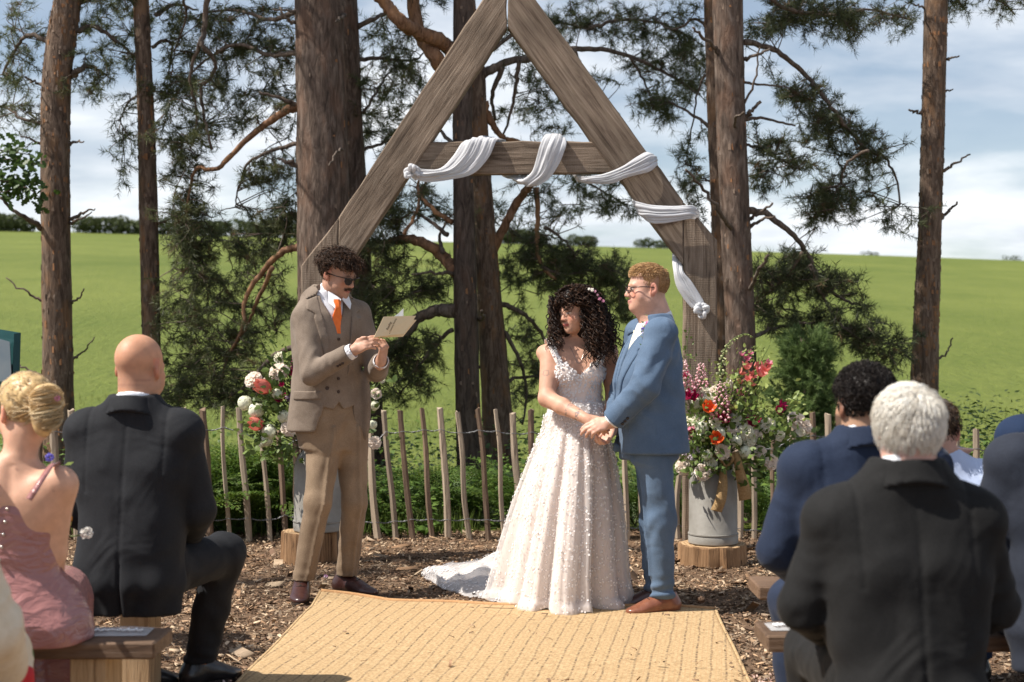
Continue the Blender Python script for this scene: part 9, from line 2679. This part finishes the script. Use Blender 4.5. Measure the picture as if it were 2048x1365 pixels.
arrangement('white, coral and plum arrangement half hidden behind the man in tan',LB,LY -.10,
 [('b',505,757,19,0),('b',557,741,21,-.02),('w',558,714,14,.05),('t',541,780,19,-.05),('t',526,852,17,-.04),('t',604,776,14,.03),('g',490,807,15,0),('g',512,822,16,-.03),('g',515,846,13,-.03),('g',555,789,11,-.05),('g',568,833,14,-.06),('g',538,864,15,-.07),('b',577,856,18,-.08),('g',534,880,13,-.05),('g',600,860,13,-.04),('w',586,810,12,-.02),('g',524,888,8,-.03),
 ('m',562,801,12,-.05),('m',568,797,9,-.04),('m',590,752,10,-.02),('m',597,742,13,-.02),('m',601,737,10,0),('m',565,772,7,-.05),('v',579,796,9,-.04),('P',592,722,26,.0),('p',515,835,8,-.02),('l',573,795,5,-.06),('w',599,735,8,.02),('b',530,760,6,.02),
 ('b',752,787,13,0),('g',749,812,10,0),('b',750,884,15,-.02),('w',765,760,7,.02),('g',745,850,9,0),('b',640,800,15,.05),('w',690,760,15,.05),('o',660,740,14,.05),('g',710,830,14,.0)],
 [(560,810,55,60,330,0,.025,.06,G0,G1),(575,750,35,40,110,.03,.03,.07,G0,(.09,.14,.03)),(545,690,30,25,26,.05,.02,.045,G0,G1),(530,870,50,30,130,0,.025,.055,G0,G1),(565,905,45,20,90,0,.03,.06,G0,G1),(700,800,60,80,200,.03,.025,.06,G0,G1),(745,760,14,20,20,.02,.015,.03,G1,Y1)],
 6,[([(565,740,.02),(548,715,.03),(525,712,.04),(515,715,.04)],'stem'),([(570,740,.02),(552,705,.03),(542,680,.05)],'stem'),([(560,760,0),(520,712,.02)],'stem')])
def ribbon():
 r=empty('ribbon',(SX,SY -.16,SH+.55));tag(r,'brown hessian ribbon tied round the neck of the right milk churn','ribbon');o=Vector(r.location);D=SY -.19
 def strip(L_,R_,name):
  A=catmull(L_,8);B=catmull(R_,8);n=len(A);vs=[]
  for a,b in zip(A,B):vs+=[a -o,a.lerp(b,.5) -o+Vector((0,-.008,0)),b -o]
  mb=MB();mb.add(vs,[(i*3+k,i*3+k+1,(i+1)*3+k+1,(i+1)*3+k) for i in range(n -1) for k in range(2)]);ob=mb.build(name,MATS['hessian'],r,180);md=ob.modifiers.new('thickness','SOLIDIFY');md.thickness=.003
 strip([at(1441,935,D),at(1436,970,D -.02),at(1430,1000,D -.03),at(1421,1020,D -.02)],[at(1452,938,D),at(1455,970,D -.02),at(1452,1000,D -.03),at(1443,1025,D -.02)],'tail')
 strip([at(1464,905,D),at(1470,940,D),at(1476,985,D+.02),at(1478,1002,D+.03)],[at(1478,905,D),at(1488,940,D),at(1502,980,D+.03),at(1502,998,D+.04)],'tail')
 mb=MB()
 mb.tube(catmull([at(1452,935,D) -o,at(1440,915,D -.01) -o,at(1455,905,D -.02) -o,at(1466,918,D -.02) -o,at(1452,935,D) -o],6),.016,7,True,0,.1,.5);mb.build('bow',MATS['hessian'],r,180)
 mb=MB()
 mb.tube([Vector((SX -.005+.108*math.cos(t),SY -.02+.108*math.sin(t),SH+.545)) -o for t in np.linspace(0,6.28319,30)],.012,6,False,0,.1);mb.build('band',MATS['hessian'],r,180)
ribbon()
def fallen_petals():
 rng=np.random.default_rng(77)
 for (px,py,c,lab) in ((486,1116,(.55,.12,.4),'tiny magenta and white blossom fallen on the wood chips'),(652,1165,(.35,.12,.3),'small purple blossom lying on the chips beside the reader\'s shoe')):
  D=gd(py);o=flower_obj('fallen_blossom',*petal_ball((0,0,0),.018,10,rng,c,(.7,.6,.66)),None,(XL(px,D),D,.035),(.2,-.3,1));tag(o,lab,'blossom')
 mat('pine cone brown',(.07,.04,.025),(.15,.09,.055),40,.8)
 for i,(px,py) in enumerate(((1175,1213),(1402,1216),(1530,1190))):
  D=gd(py);mb=MB();mb.ball((0,0,0),(.018,.018,.026),8,6)
  for k in range(40):
   t=k/40;a=k*2.4;z=(t -.5)*.05;rr=.020*math.sin(math.pi*(t*.9+.08))+.003;p=Vector((math.cos(a)*rr,math.sin(a)*rr,z));u=Vector((math.cos(a),math.sin(a),.5)).normalized();s_=Vector((-math.sin(a),math.cos(a),0));mb.add([p -s_*.005,p+s_*.005,p+u*.009],[(0,1,2)])
  o=mb.build('pine_cone',MATS['pine cone brown'],None,180);o.location=(XL(px,D),D,.045);o.rotation_euler=(1.3,rng.uniform(0,6),rng.uniform(0,6));tag(o,('brown pine cone lying at the hem of the gown','brown pine cone on the ground behind the groom\'s heel','brown pine cone among the chips by the right bench')[i],'pine cone','fallen pine cones')
fallen_petals()
